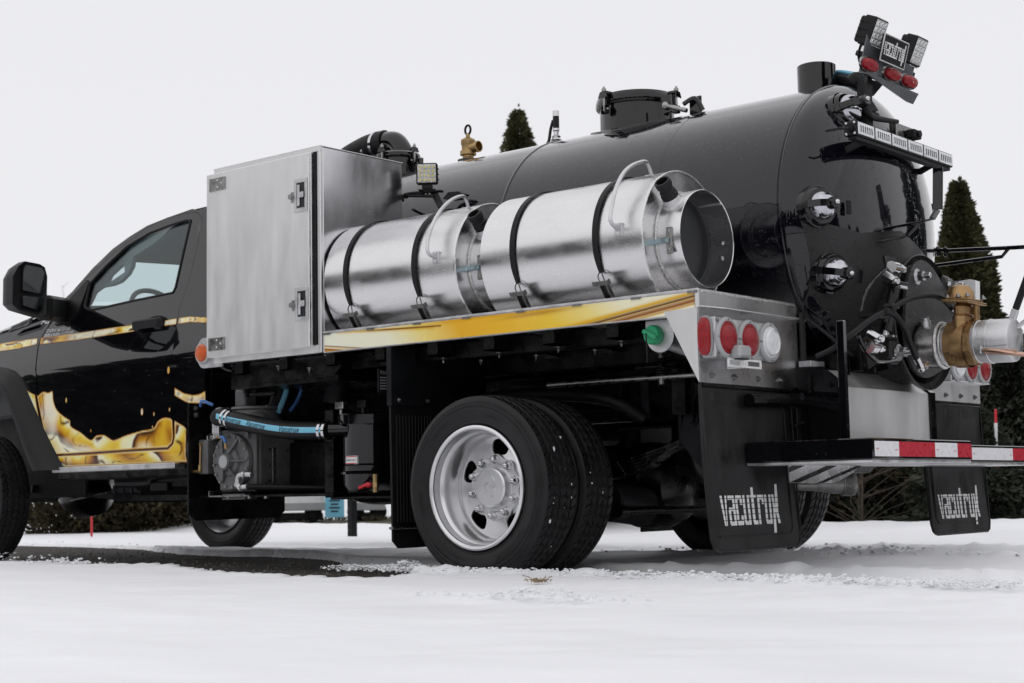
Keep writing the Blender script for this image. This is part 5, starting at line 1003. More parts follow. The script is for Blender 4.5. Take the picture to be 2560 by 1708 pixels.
b = MB(); b.prism([h0+V((-.03,.01,.05)), h0+V((.025,.01,.055)), h0+V((.03,.01,-.03)), h0+V((-.02,.01,-.035))], (0,.012,0)); P('hinge_ear', b, PAINT, MW); b = MB(); b.obox(h1+V((.02,.05,.03)), (1,0,0), (0,1,0), (0,0,1), .035, .004, .045, .01); b.tube([h1+V((-.03,.02,.04)), h1+V((.03,.03,.06)), h1+V((.06,.05,.0))], .012, 8); P('lid_hinge', b, PAINT, MW)
# pressure gauge stub, relief valve
g0 = at('L5', 905, 668, 'y', YC); b = MB(); b.lathe([(-.02,.028),(0,.03),(.01,.022),(.02,.024),(.028,.014),(.045,.014),(.05,.018),(.062,.018)], g0, (0,0,1), 20); b.cyl(g0+V((0,0,.128)), g0+V((0,0,.158)), .018, n=6); VT = P('vent_stub', b, CHROME)
b = MB(); b.cyl(g0+V((0,0,.062)), g0+V((0,0,.128)), .017, n=18); b.tube([g0+V((-.02,0,.11)), g0+V((-.03,-.01,.06)), g0+V((-.035,-.02,.0)), g0+V((-.05,-.03,-.03))], .008, 8); P('vent_hose', b, PLAST, VT)
g0 = at('L5', 42, 850, 'y', YC); b = MB(); b.lathe([(-.02,.036),(.0,.036),(.006,.030),(.018,.030),(.020,.045),(.042,.045),(.045,.036),(.075,.036),(.082,.040),(.105,.040),(.112,.030),(.122,.012),(.14,.012),(.14,0)], g0, (0,0,1), 32); b.lathe([(0,.028),(.065,.028),(.066,.032),(.08,.032),(.08,.026),(.05,.024),(.05,0)], g0+V((0,0,.058)), (1,.0,0), 24)
RV = P('relief_valve', b, BRONZ); b = MB(); c0 = g0+V((0,0,.163)); b.tube([c0+V((.020*math.cos(a),0,.026*math.sin(a))) for a in np.arange(25)*PI/12], .0065, 8, 0); P('pull_ring', b, PLAST, RV)
b = MB(); b.lathe([(-.01,.06),(.004,.06),(.006,.0)], g0+V((0,0,-.012)), (0,0,1), 24); P('valve_pad', b, PAINT, RV)
# rear top stub
g0 = at('L1', 295, 780, 'y', YC); b = MB(); b.lathe([(-.06,.090),(.098,.090),(.101,.087),(.101,0)], g0, (0,0,1), 48); P('top_pipe_stub', b, PAINT)
b = MB(); s0 = at('L1', 455, 735, 'y', YC+.1); b.tube([s0+V((-.05,0,-.01)), s0+V((.03,0,-.005)), at('L1', 580, 755, 'y', YC+.05)+V((.08,0,-.02))], .045, 14); HS = P('top_hose', b, RUBB); b = MB(); b.tube([s0+V((-.05,-.018,.036)), s0+V((.03,-.018,.041)), at('L1', 580, 755, 'y', YC+.05)+V((.08,-.018,.024))], .010, 8); P('hose_stripe', b, BLUES, HS)
b = MB(); b.tube([s0+V((.01+.0*math.cos(a),.047*math.cos(a),-.005+.047*math.sin(a))) for a in np.arange(25)*PI/12], .004, 6, 0); P('hose_clamp', b, CHROME, HS)
# front hatch with its hose
fx = -1.70; b = MB(); b.lathe([(-.02,.118),(.12,.118)], (fx,YC,2.19), (0,0,1), 40); FH = P('hatch_neck', b, PAINT); b = MB(); b.lathe([(.115,.12),(.115,.132),(.128,.134),(.142,.131),(.150,.12),(.155,0)], (fx,YC,2.19), (0,0,1), 48); P('hatch_lid', b, PAINT, FH)
for a in (-1.45, -3.0, -.12, 1.5): clamp((fx+.132*math.cos(a), YC+.132*math.sin(a), 2.325), (math.cos(a), math.sin(a), 0), .85, False, FH)
b = MB(); b.prism([(fx+.12,YC-.01,2.29),(fx+.20,YC-.01,2.29),(fx+.20,YC-.01,2.21),(fx+.12,YC-.01,2.19)], (0,.012,0)); b.cyl((fx+.17,YC-.02,2.255),(fx+.17,YC+.02,2.255),.014,n=12); P('hatch_lug', b, PAINT, FH)
e0 = at('Q4', 950, 330, 'y', YC); pts = [(fx+.03,YC,2.32),(fx+.03,YC,2.36),(fx-.02,YC,2.415),(fx-.10,YC,2.428)]; b = MB(); b.tube(pts, .062, 20, 8); EL = P('hatch_elbow', b, PAINT, FH, sharp=60)
b = MB(); b.tube([(fx-.09,YC,2.428),(fx-.25,YC-.01,2.415),(fx-.45,YC-.02,2.35),(fx-.58,YC-.03,2.25),(fx-.62,YC-.04,2.1),(fx-.60,YC-.05,1.8)], .072, 20, 8); HO = P('suction_hose', b, RUBB, sharp=60)
for dx in (.16,.235):
    b = MB(); c0 = V((fx-dx, YC-.003, 2.425 if dx < .2 else 2.415)); tl = V((-1,0,.10 if dx<.2 else -.12)).normalized(); _, u, v = basis(tl); b.lathe([(-.010,.071),(-.010,.0765),(.010,.0765),(.010,.071)], c0, tl, 32); P('hose_clamp', b, CHROME, HO)
# side work light on its bracket
def work_light(c, N, U, w_, h_, dep, rows, cols, ledm, name='work_light', par=T):
    c, N, U = V(c), V(N).normalized(), V(U).normalized(); U = (U-N*U.dot(N)).normalized(); R = U.cross(N).normalized()
    b = MB(); b.obox(c-N*dep*.35, R, U, N, w_/2, h_/2, dep*.35, .006); b.obox(c-N*dep*.80, R, U, N, w_/2*.88, h_/2*.9, dep*.2, .008)
    for k in range(3): b.obox(c-N*dep*.6+U*h_*(k-1)*.25, R, U, N, w_/2+.003, .002, dep*.3, .001)
    o = P(name, b, PLAST, par); b = MB(); b.obox(c+N*.0005, R, U, N, w_*.43, h_*.43, .0015, .003); P('reflector', b, LEDM if ledm is LEDY else LEDM, o)
    b = MB(); d = MB(); e = MB()
    for i in range(rows):
        for j in range(cols):
            p = c+N*.002+R*w_*.80*((j+.5)/cols-.5)+U*h_*.80*((i+.5)/rows-.5); q_ = min(w_/cols, h_/rows)*.36; b.lathe([(0,q_),(.004,q_*.95),(.005,q_*.8),(.002,q_*.7)], p, N, 14); d.cyl(p, p+N*.003, q_*.66, n=10)
    P('lens_ring', b, CLRL, o, kind='stuff'); P('led', d, ledm, o, kind='stuff')
    for s_ in ((-1,-1),(-1,1),(1,-1),(1,1)): e.obox(c+R*w_*.5*s_[0]*.96+U*h_*.5*s_[1]*.96+N*.001, R, U, N, .006, .006, .003, .002)
    return o, R, U, N
wc = at('Q4', 1480, 875, 'y', .60); Nn = V((.58,-.80,-.06)); o, R, U, N = work_light(wc, Nn, (0,0,1), .108, .108, .06, 4, 4, LEDY)
b = MB(); b.obox(wc-U*.066-N*.02, R, U, N, .026, .012, .018, .003); b.obox(wc-U*.083-N*.02, R, U, N, .045, .003, .03, .002); b.cyl(wc-U*.083-N*.02, wc-U*.12-N*.02, .005, n=8); pA = wc-U*.09+R*.03-N*.02; b.beam(pA, at('Q4', 1720, 1420, 'y', .60), .035, .010, tuple(N)); b.obox(pA+R*.0, R, U, N, .05, .004, .028, .002); P('light_bracket', b, PLAST, o)
b = MB(); l0 = at('Q4', 1100, 1230, 'y', .62); b.tube([l0+V((-.1,.1,0)), l0, at('Q4', 1300, 1190, 'y', .60), at('Q4', 1440, 1195, 'y', .60)], .008, 8); b.tube([l0, at('Q4', 1250, 1240, 'y', .60), at('Q4', 1600, 1245, 'y', .60)], .008, 8); b.ball(l0+V((.02,0,-.005)), .022, .012, .016); P('light_cable', b, PLAST, o)
l0 = at('Q4', 1780, 1270, 'y', .60); b = MB(); b.prism([at('Q4', *p, 'y', .61) for p in ((1740,1290),(1830,1180),(2000,1165),(2060,1200),(1950,1280),(1800,1300))], (0,.06,0)); P('light_shroud', b, PLAST, o)

# ---------------------------------------------------------------- rear head fittings
def sight(y, z, ps):
    n = head_n(y, z); n = (n+V((.6,0,0))).normalized(); c = V((head_x(y, z), y, z))-n*.004; _, u, v = basis(n)
    b = MB(); b.lathe([(-.03,.098),(.002,.092),(.004,.086),(.014,.083),(.022,.076),(.022,.064),(.018,.062)], c, n, 48); o = P('sight_port', b, PAINT)
    b = MB(); b.lathe([(.018,.066)]+[(.020+.060*math.sin(a), .065*math.cos(a)) for a in np.linspace(.0,PI/2,12)], c, n, 40); P('sight_glass', b, DOMEG, o)
    b = MB(); side = V((0,-1,0)); side = (side-n*side.dot(n)).normalized(); up = n.cross(side); pts = [c+side*.088+n*.003, c+side*.086+n*.03, c+side*.056+n*.078, c+side*.0+n*.105, c-side*.02+n*.105]
    for p, q_ in zip(pts[:-1], pts[1:]): b.beam(p, q_, .030, .006, tuple((p-q_).cross(up)), .001)
    b.cyl(c+n*.075, c+n*.115, .026, n=20, b=.003); P('sight_strap', b, PAINT, o); b = MB(); b.ball(c+n*.118, .012); P('sight_knob', b, CHROME, o)
    if ps: b = MB(); b.obox(c-side*.135+n*.035, side, up, n, .014, .03, .004, .004); P('sight_tag', b, DARKB, o)
DOMEG = mat('silvered_dome_glass', (.46,.46,.50), .07, 1, coat=.5, var=.25, rv=.03, sc=12)
for y, z, k_ in ((.755,1.560,1),(.835,1.285,1),(1.03,2.02,0)): sight(y, z, k_)
# lamp board on its post
TL = math.radians(16); Bu = V((math.sin(TL),0,math.cos(TL))); Bn = V((math.cos(TL),0,-math.sin(TL))); By = V((0,1,0)); B0 = V((1.40, 1.262, 2.222))
def BP(y, u, n=0): return B0+By*(y-1.262)+Bu*u+Bn*n
b = MB(); b.prism([BP(1.02,-.045), BP(1.505,-.045), BP(1.505,.06), BP(1.46,.075), BP(1.07,.085), BP(1.02,.12)], -Bn*.004); b.obox(BP(1.262,-.047,.02), By, Bu, Bn, .25, .003, .026, .001); b.prism([BP(1.01,-.05,.045), BP(1.51,-.05,.045), BP(1.51,-.095,.03), BP(1.44,-.095,.03)], -Bn*.004); BD_ = P('lamp_board', b, BOARDM)
for y in (1.078, 1.295, 1.468):
    pl = [(.064*math.copysign(abs(math.cos(a))**.8, math.cos(a)), .027*math.copysign(abs(math.sin(a))**.85, math.sin(a))) for a in np.arange(32)*PI/16]
    for nm, m_, lv in (('oval_bezel', GREYP, ((0,1.28),(.008,1.22),(.008,1.02))), ('oval_lamp', REDL, ((.004,1.02),(.018,1.0),(.026,.86),(.029,.5),(.030,.05)))):
        b = MB(); n_ = len(pl); b.add([BP(y+p*s_, q*s_, d) for d, s_ in lv for p, q in pl], [[i*n_+j, i*n_+(j+1) % n_, (i+1)*n_+(j+1) % n_, (i+1)*n_+j] for i in range(len(lv)-1) for j in range(n_)]); P(nm, b, m_ if nm != 'oval_bezel' else STEEL, BD_)
b = MB(); b.obox(BP(1.212,.088,.035), By, Bu, Bn, .118, .060, .006, .006); LP = P('logo_plate', b, PLAST, BD_)
b = MB(); b.tube([BP(1.097,.146,.042), BP(1.327,.146,.042), BP(1.327,.030,.042), BP(1.097,.030,.042), BP(1.097,.146,.042)], .0035, 6, 0); P('plate_rim', b, ALUC, LP)
b = MB(); w_ = 'vacutrux'
def bars(word, org, X, Yv, wd, ht, off):
    for i, ch in enumerate(word):
        for row in range(6):
            lo, hi = row/6+.018, (row+1)/6-.018
            segs = {'v':[(.0,.28),(.6,.88)],'a':[(.0,.28),(.34,.6),(.64,.92)] if row in (0,2,5) else ([(.64,.92)] if row > 2 else [(0,.28),(.64,.92)]),'c':[(0,.28),(.34,.6),(.64,.92)] if row in (0,5) else ([(0,.28)] if row in (2,3) else [(0,.28),(.64,.92)]),'u':[(0,.28),(.34,.6),(.64,.92)] if row == 0 else [(0,.28),(.64,.92)],'t':[(.15,.5)] if row not in (0,5) else [(.0,.3),(.34,.6),(.64,.88)],'r':[(0,.28),(.34,.6),(.64,.92)] if row == 5 else ([(0,.28),(.64,.92)] if row == 4 else [(0,.28)]),'x':[(.1,.45),(.5,.85)]}[ch]
            if ch == 'v' and row < 2: segs = [(.25,.60)]
            for a, c in segs:
                x0, x1 = (i+a)/len(word), (i+c)/len(word); b.prism([org+X*x0*wd+Yv*lo*ht+off, org+X*x1*wd+Yv*lo*ht+off, org+X*x1*wd+Yv*hi*ht+off, org+X*x0*wd+Yv*hi*ht+off], off.normalized()*.001)
    for i, y0, y1 in ((4,1.0,1.22),(7,1.0,1.3),(7,-.3,0)):
        x0, x1 = (i+(.15 if i == 4 else .5 if y1 > 1 else .1))/8, (i+(.5 if i == 4 else .85 if y1 > 1 else .45))/8; b.prism([org+X*x0*wd+Yv*y0*ht+off, org+X*x1*wd+Yv*y0*ht+off, org+X*x1*wd+Yv*y1*ht+off, org+X*x0*wd+Yv*y1*ht+off], off.normalized()*.001)
bars(w_, BP(1.112,.058,.0415), By, Bu, .20, .058, Bn*.001); P('plate_lettering', b, LETTER, LP)
for y in (1.165, 1.575):
    tl2 = math.radians(24); U2 = V((math.sin(tl2),0,math.cos(tl2))); N2 = V((math.cos(tl2),0,-math.sin(tl2))); c0 = at('Q1', 690, 465, 'x', 1.43) if y < 1.3 else at('Q1', 1410, 785, 'x', 1.43)
    o, R, U, N = work_light(c0, N2, U2, .118, .132, .085, 4, 3, LEDM, 'work_light'); b = MB(); b.obox(c0-U*.082-N*.03, R, U, N, .03, .016, .02, .003); b.obox(c0-U*.105-N*.03, R, U, N, .042, .012, .028, .004); P('light_foot', b, PLAST, o)
    b = MB(); b.cyl(c0-U*.085-N*.03-R*.035, c0-U*.085-N*.03+R*.035, .014, n=12); b.obox(c0-U*.070-N*.02, R, U, N, .034, .003, .02, .001); P('foot_bolt', b, CHROME, o)
b = MB(); b.tube([at('Q1', 380, 640, 'x', 1.39), at('Q1', 330, 830, 'x', 1.37), at('Q1', 370, 1020, 'x', 1.37), at('Q1', 400, 1080, 'x', 1.38)], .006, 8); P('lamp_cable', b, PLAST, BD_)
p0, p1 = at('L1', 735, 1090, 'x', 1.37), at('L1', 700, 860, 'x', 1.37); b = MB(); b.beam((1.37, p0.y-.01, p0.z-.12), (1.375, p1.y+.01, 2.12), .05, .05, (1,0,0)); b.beam((1.375, p1.y+.01, 2.11), BP(1.13,-.06,-.01), .05, .04, (1,0,0)); b.prism([at('L1', *q, 'x', 1.36) for q in ((640,690),(880,740),(780,860),(700,800))], (.01,0,0)); b.prism([at('L1', *q, 'x', 1.36) for q in ((740,900),(770,905),(825,990),(800,1000),(770,985))], (.01,0,0)); P('lamp_post', b, PLAST)
b = MB(); b.tube([at('L1', 600, 720, 'x', 1.36), at('L1', 640, 690, 'x', 1.38), at('L1', 690, 740, 'x', 1.40), at('L1', 705, 860, 'x', 1.40), at('L1', 730, 960, 'x', 1.40), at('L1', 780, 1040, 'x', 1.41), at('L1', 900, 1070, 'x', 1.42), at('L1', 1010, 1085, 'x', 1.43)], lambda t: .026-.016*t, 10); P('wiring_loom', b, PLAST)
# light bar
lx = 1.475; yA, yB, zc = .806, 1.752, 1.880; b = MB(); b.box(lx-.062, lx, yA, yB, zc-.028, zc+.034, .004); b.box(lx-.05, lx-.008, yA+.01, yB-.01, zc-.044, zc-.028, .004); LBAR = P('light_bar', b, PLAST)
for i in range(6):
    ya, yb_ = yA+.006+i*.1575, yA+.006+(i+1)*.1575-.014; b = MB(); b.box(lx+.0005, lx+.004, ya, yb_, zc-.023, zc+.028, .001); SG = P('light_segment', b, CLRL, LBAR)
    b = MB()
    for j in range(6): y = ya+.022+(yb_-ya-.044)*j/5; b.box(lx+.0045, lx+.0055, y-.003, y+.003, zc-.012, zc+.014, .0004); b.box(lx+.0045, lx+.0055, y-.006, y-.001, zc+.009, zc+.016, .0004)
    P('led_slot', b, DARKI, LBAR, kind='stuff')
b = MB()
for dz in (-.02,.026):
    for dx in (-.05,-.012): b.ball((lx+dx, yA-.002, zc+dz), .006, .004, .006, 8, 5)
P('end_screw', b, CHROME, LBAR); b = MB(); b.cyl((lx-.03,yA-.012,zc),(lx-.03,yA,zc),.014,n=12); b.tube([(lx-.03,yA-.01,zc),(lx-.05,yA-.06,zc-.005),(lx-.10,yA-.09,zc-.012)], .006, 8); P('bar_cable', b, PLAST, LBAR)
for y in (.93, 1.60): b = MB(); b.beam((lx-.03,y,zc-.03),(head_x(y,1.84)-.01,y,1.82),.03,.010,(0,1,0)); P('bar_bracket', b, PLAST, LBAR)
b = MB(); b.box(1.40,1.406,1.27,1.50,1.93,2.005,.002); b.box(1.395,1.43,1.27,1.275,1.93,2.005,.002); CB_ = P('camera_bracket', b, STEEL); b = MB(); b.box(1.407,1.45,1.41,1.485,1.945,1.985,.004); b.cyl((1.45,1.448,1.965),(1.462,1.448,1.965),.016,n=16); P('rear_camera', b, PLAST, CB_); b = MB(); b.box(1.407,1.41,1.30,1.37,1.926,1.942,.001); P('camera_label', b, WHITEP, CB_)
# reflection-dark rung under the bar
# hose hook and hanger rods
b = MB(); hp = [at('L2', 480, 592, 'y', .96), at('L2', 760, 545, 'y', 1.10), at('L2', 1080, 487, 'y', 1.27), at('L2', 1160, 465, 'y', 1.31), at('L2', 1205, 390, 'y', 1.31), at('L2', 1207, 62, 'y', 1.31)]
for p, q_ in zip(hp[:-1], hp[1:]): b.beam(p, q_, .010 if 0 else .046, .010, (0,0,1) if abs((q_-p).z) < .1 else (0,1,0), .002)
b.box(hp[0].x-.06, hp[0].x+.05, hp[0].y-.04, hp[0].y+.08, hp[0].z-.03, hp[0].z-.02, .002); HK = P('hose_hook', b, PAINT)
b = MB(); hp = [at('L2', 800, 640, 'y', 1.05), at('L2', 950, 600, 'y', 1.15), at('L2', 1040, 512, 'y', 1.2)]; b.beam(hp[0]+V((-.1,0,.0)), hp[1], .05, .010); b.beam(hp[1], hp[2], .05, .010); P('hook_arm', b, PAINT, HK)
b = MB()
for u, v_ in ((590,605),(625,600),(580,735),(615,730)): q = at('L2', u, v_, 'y', 1.0); b.bolt(q, (0,0,-1), .009, .012)
P('hook_bolt', b, CHROME, HK)
vr0, vr1 = at('L2', 1155, 425, 'y', 1.95), at('L2', 1158, 835, 'y', 1.95); b = MB(); b.cyl(vr1+V((0,0,-.05)), vr0+V((0,0,.05)), .010, n=10); HR = P('hanger_pivot', b, PAINT)
b = MB(); a0, a1, a2 = at('L2', 1000, 690, 'y', 1.93), at('L2', 1280, 712, 'y', 1.95), at('L2', 1750, 690, 'y', 1.90); a3 = at('L2', 1960, 678, 'y', 1.88); b.tube([a0, a1, a2, a3], .010, 8, 0); c0, c1, c2 = at('L2', 1160, 832, 'y', 1.95), at('L2', 1710, 758, 'y', 1.90), at('L2', 1765, 690, 'y', 1.90); b.tube([c0, c1, c2], .009, 8, 0)
for k in range(5): q = a0.lerp(a1, .15+.2*k); b.ball(q+V((0,0,-.018)), .012, .010, .014, 8, 5); b.ball(q+V((0,0,.006)), .012, n=8, m=5)
P('hose_hanger', b, PAINT, HR)
# lower clean-out door
dx_ = 1.475; cyd, czd = 1.40, 1.10; b = MB(); pl = []
for j in range(56):
    a = 2*PI*j/56; r_ = .255+.025*math.cos(3*a+.5); pl.append((cyd+r_*math.cos(a)*1.05, czd+r_*math.sin(a)))
b.lathe([(-.24,.295),(-.20,.285),(-.05,.265),(-.02,.275),(-.02,.30),(-.0,.305),(.006,.30)], (dx_-.01, cyd, czd), (1,0,0), 64)
b.prism([(dx_, y, z) for y, z in pl], (.014,0,0)); CDR = P('cleanout_door', b, UNDER)
b = MB(); b.sheet([(YC-.62,1.50),(YC-.35,1.46),(YC-.05,1.50),(YC+.30,1.40),(YC+.5,1.2),(YC+.42,.98),(YC+.1,.91),(YC-.3,.98),(YC-.52,1.16)], lambda y, z: (head_x(y, z)+.0025, y, z), 0, (), .03); P('undercoat_patch', b, UNDER, sharp=180)
def flange_bolt(y, z, s=1):
    c = V((dx_+.012, y, z)); b = MB(); b.cyl(c, c+V((.006,0,0)), .036*s, n=24); b.cyl(c+V((.006,0,0)), c+V((.036,0,0)), .024*s, n=6); b.cyl(c+V((.036,0,0)), c+V((.068,0,0)), .013*s, n=14, b=.003); o = P('flange_bolt', b, CHROME, CDR)
    b = MB(); b.box(dx_-.02, dx_+.008, y-.05, y+.03, z-.05, z+.05, .012); P('bolt_lug', b, UNDER, CDR)
flange_bolt(1.285, 1.292); flange_bolt(1.63, 1.28); flange_bolt(1.075, .944)
for (u, v_, u2, v2) in ((860,275,800,385),(650,1055,650,950)):
    p = at('L3', u, v_, 'x', 1.52); b = MB(); b.cyl(p+V((0,-.045,0)), p+V((0,.005,0)), .026, n=16); b.cyl(p, p+V((0,.075,.0)), .015, n=12); b.cyl(p+V((.0,.03,0)), p+V((0,.05,0)), .020, n=6); q = at('L3', u2, v2, 'x', 1.53); b.cyl(q+V((-.02,0,.02)), q+V((.03,-.01,-.01)), .019, n=6); b.cyl(q+V((.03,-.01,-.01)), q+V((.045,-.012,-.015)), .012, n=10); P('rod_end', b, CHROME, CDR)
    b = MB(); b.box(1.49,1.545,p.y-.07,p.y+.07,p.z-.075 if v_ < 600 else p.z+.12,p.z-.06 if v_ < 600 else p.z+.135,.003); b.prism([(1.49,p.y-.06,p.z+.05),(1.49,p.y+.05,p.z+.05),(1.49,p.y+.06,p.z-.06),(1.49,p.y-.02,p.z-.09)],(.01,0,0)); P('rod_bracket', b, CHASS, CDR)
p0, p1 = at('L3', 845, 480, 'x', 1.53), at('L3', 760, 900, 'x', 1.53); b = MB(); b.cyl(p0, p1, .024, n=18); CYL_ = P('door_cylinder', b, CHASS, CDR); b = MB(); b.cyl(p0+V((0,0,-.06)), p0+V((0,-.005,-.085)), .020, n=14); P('cylinder_collar', b, CHROME, CDR); b = MB(); b.cyl(p1+V((0,.01,.03)), p1+V((0,0,-.02)), .015, n=14); b.cyl(p1+V((.0,0,-.018)), p1+V((.0,0,-.026)), .045, n=24); P('cylinder_rod', b, CHROME, CDR); q = at('L3', 880, 475, 'x', 1.53); b = MB(); b.box(1.51,1.56,q.y-.035,q.y+.035,q.z-.006,q.z+.008,.003); P('cylinder_clevis', b, CHROME, CDR)
# valve train
def R_(x0, prof, m_, nm, par=T, n=56): b = MB(); b.lathe([(h_, r_*.93) for h_, r_ in prof], (x0, YC, .985), (1,-.0,-.03), n); return P(nm, b, m_, par)
VX = 1.475; b = MB(); b.lathe([(-.08,.104),(.02,.104)], (VX,YC,.99), (1,0,-.03), 48); P('outlet_collar', b, CHASS, CDR)
PIPE = R_(VX+.0, [(0,.098),(.01,.105),(.11,.105),(.112,.100)], STEEL2 if False else mat('brushed_steel',(.45,.44,.43),.28,1,var=.3,sc=14), 'outlet_pipe')
b = MB(); b.tube([(VX+.113, YC+.096*math.cos(a), .982+.096*math.sin(a)) for a in np.arange(61)*PI/30], .009, 8, 0); b.tube([(VX+.128, YC+.088*math.cos(a), .982+.088*math.sin(a)) for a in np.arange(61)*PI/30], .005, 8, 0); P('pipe_weld', b, WELD, PIPE)
b = MB(); b.lathe([(.11,.084)]+[(.115+.004*i, .087 if i % 2 else .083) for i in range(11)]+[(.16,.082)], (VX,YC,.985), (1,0,-.03), 48); P('pipe_thread', b, ALUC, PIPE)
b = MB(); q = at('L3', 1245, 815, 'x', VX+.06); q = V((VX+.055, YC-.04, 1.083)); b.cyl(q+V((0,0,-.02)), q+V((0,-.006,.008)), .022, n=16); b.cyl(q, q+V((0,-.008,.022)), .016, n=12); P('pipe_plug', b, ALUC, PIPE); b = MB(); b.cyl(q+V((0,-.008,.0215)), q+V((0,-.0083,.0225)), .010, n=6); P('plug_socket', b, BLACKL, PIPE)
def octo(r, x0, x1, n=8, y=YC, z=.981): return [(x0, y+r*math.cos(2*PI*(k+.5)/n), z+r*math.sin(2*PI*(k+.5)/n)) for k in range(n)], (x1-x0, 0, -.03*(x1-x0))
b = MB(); b.prism(*octo(.100, VX+.148, VX+.178)); b.prism(*octo(.100, VX+.238, VX+.268, z=.979)); b.lathe([(.17,.094),(.25,.094)], (VX,YC,.985), (1,0,-.03), 48)
vb = VX+.208; b.box(vb-.026, vb+.030, YC-.078, YC+.078, .93, 1.12, .024); b.box(vb-.020, vb+.030, YC-.068, YC+.068, 1.09, 1.158, .018); b.lathe([(-.028,.102),(.03,.102)], (vb,YC,.98), (1,0,-.03), 48)
VLV = P('gate_valve', b, BRASS)
b = MB(); b.obox((vb+.008,YC,1.16), (1,0,-.12), (0,1,0), (.12,0,1), .062, .098, .006, .003); b.obox((vb+.008,YC,1.172), (1,0,-.12), (0,1,0), (.12,0,1), .050, .086, .005, .003); P('bonnet_flange', b, BRASS, VLV)
b = MB(); b.lathe([(0,.062),(.03,.060),(.055,.045),(.066,.02),(.068,0)], (vb-.006,YC-.01,1.172), (.0,0,1), 32); b.obox((vb+.045,YC+.04,1.10),(1,0,0),(0,1,0),(0,0,1),.008,.02,.06,.004); P('valve_bonnet', b, BRASS, VLV)
b = MB()
for dx, dy in ((-.04,-.075),(-.04,.075),(.05,-.075),(.055,.075),(.01,-.08)): b.bolt((vb+.008+dx,YC+dy,1.176), (-.12,0,1), .009, .009)
P('bonnet_bolt', b, STEEL, VLV)
b = MB(); text(b, 'G 3W RIVER', (vb-.004,YC-.0905,.895), (0,0,1), (-1,0,0), .034, .001, N=(0,-1,0), sx=1.0); vv = [V(p) for p in b.v]; nf = [list(f) for f in b.f]; b.v = [tuple(p) for p in vv]+[tuple(p+V((0,-.0025,0))) for p in vv]; b.f = nf+[[i+len(vv) for i in f] for f in nf]; P('valve_lettering', b, BRASS, VLV)
CAPX = VX+.268; CP = R_(CAPX, [(0,.088),(.0,.097),(.014,.099),(.016,.096),(.030,.096),(.032,.099),(.05,.100),(.06,.100),(.062,.103),(.068,.103),(.070,.100),(.155,.100),(.165,.097),(.168,.090),(.1685,0)], ALUC, 'pipe_cap')
b = MB(); b.box(CAPX+.05, CAPX+.175, YC-.112, YC-.102, .93, .950, .003); b.cyl((CAPX+.06,YC-.112,.925),(CAPX+.06,YC-.112,.957),.008,n=10); P('cam_arm', b, ALUC, CP)
b = MB(); b.tube([(CAPX+.07,YC-.115,.935),(CAPX+.12,YC-.122,.932),(CAPX+.20,YC-.118,.915),(CAPX+.29,YC-.10,.90)], .010, 8); b.obox((CAPX+.15,YC-.122,.925),(1,0,-.12),(0,1,0),(.12,0,1),.07,.003,.012,.002); P('cam_lever', b, COPPR, CP)
l0, l1, l2, l3 = at('L3', 1890, 895, 'y', YC), at('L3', 1985, 835, 'y', YC), at('L3', 2035, 680, 'y', YC), at('L3', 2190, 250, 'y', YC); b = MB(); b.beam(l0, l1, .03, .012, (0,1,0)); b.beam(l1, l2, .030, .018, (0,1,0)); LV = P('valve_lever', b, ALUC, VLV); b = MB(); b.beam(l2, l3, .028, .016, (0,1,0)); P('lever_grip', b, PLAST, LV)
b = MB(); b.beam(at('L3', 1960, 920, 'y', YC+.03), at('L3', 2180, 760, 'y', YC+.03), .016, .020, (0,1,0)); P('valve_link', b, ALUC, VLV)
b = MB(); w0 = [at('L3', *q, 'y', 1.78) for q in ((1395,415),(1590,385),(1640,400),(1643,620),(1600,700),(1420,780),(1360,760),(1390,690),(1500,620),(1550,530),(1560,450),(1400,470))]; b.prism(w0, (0,.05,0)); P('valve_bracket', b, WHITEP)
b = MB(); b.prism([at('L3', *q, 'y', 1.84) for q in ((1400,460),(1560,450),(1540,560),(1470,640),(1370,560))], (0,.004,0)); P('bracket_web', b, GREYP)
# convoluted hoses
def ribbed(name, pts, r, pitch=.006):
    pts = smooth_poly([tuple(p) for p in pts], 24, False); pts = [V(p) for p in pts]; L = [0]
    for p, q_ in zip(pts[:-1], pts[1:]): L.append(L[-1]+(q_-p).length)
    n = int(L[-1]/pitch*2); o = []
    for i in range(n+1):
        s_ = L[-1]*i/n; k = min(np.searchsorted(L, s_), len(pts)-1); k = max(1, k); t = (s_-L[k-1])/(L[k]-L[k-1]+1e-9); o.append(pts[k-1].lerp(pts[k], t))
    cnt = len(o); b = MB(); b.tube(o, lambda t: r*(1 if int(round(t*(cnt-1))) % 2 else .90), 14, 0); return P(name, b, PLAST, sharp=50)
ribbed('hydraulic_hose', [at('L3', 80, 1145, 'x', 1.42), at('L3', 250, 1060, 'x', 1.48), at('L3', 420, 930, 'x', 1.55), at('L3', 620, 775, 'x', 1.58), at('L3', 800, 680, 'x', 1.60), at('L3', 1000, 575, 'x', 1.61), at('L3', 1180, 545, 'x', 1.61), at('L3', 1310, 575, 'x', 1.60), at('L3', 1400, 660, 'x', 1.58)], .0120)
ribbed('hydraulic_hose', [at('L3', 760, 690, 'x', 1.605), at('L3', 860, 745, 'x', 1.61), at('L3', 950, 880, 'x', 1.61), at('L3', 1010, 1040, 'x', 1.60), at('L3', 1060, 1160, 'x', 1.59)], .0130)
b = MB(); p = at('L3', 800, 680, 'x', 1.60); b.obox(p, (0,.9,.4), (0,-.4,.9), (1,0,0), .014, .024, .024, .006); P('hose_tie', b, PLAST)
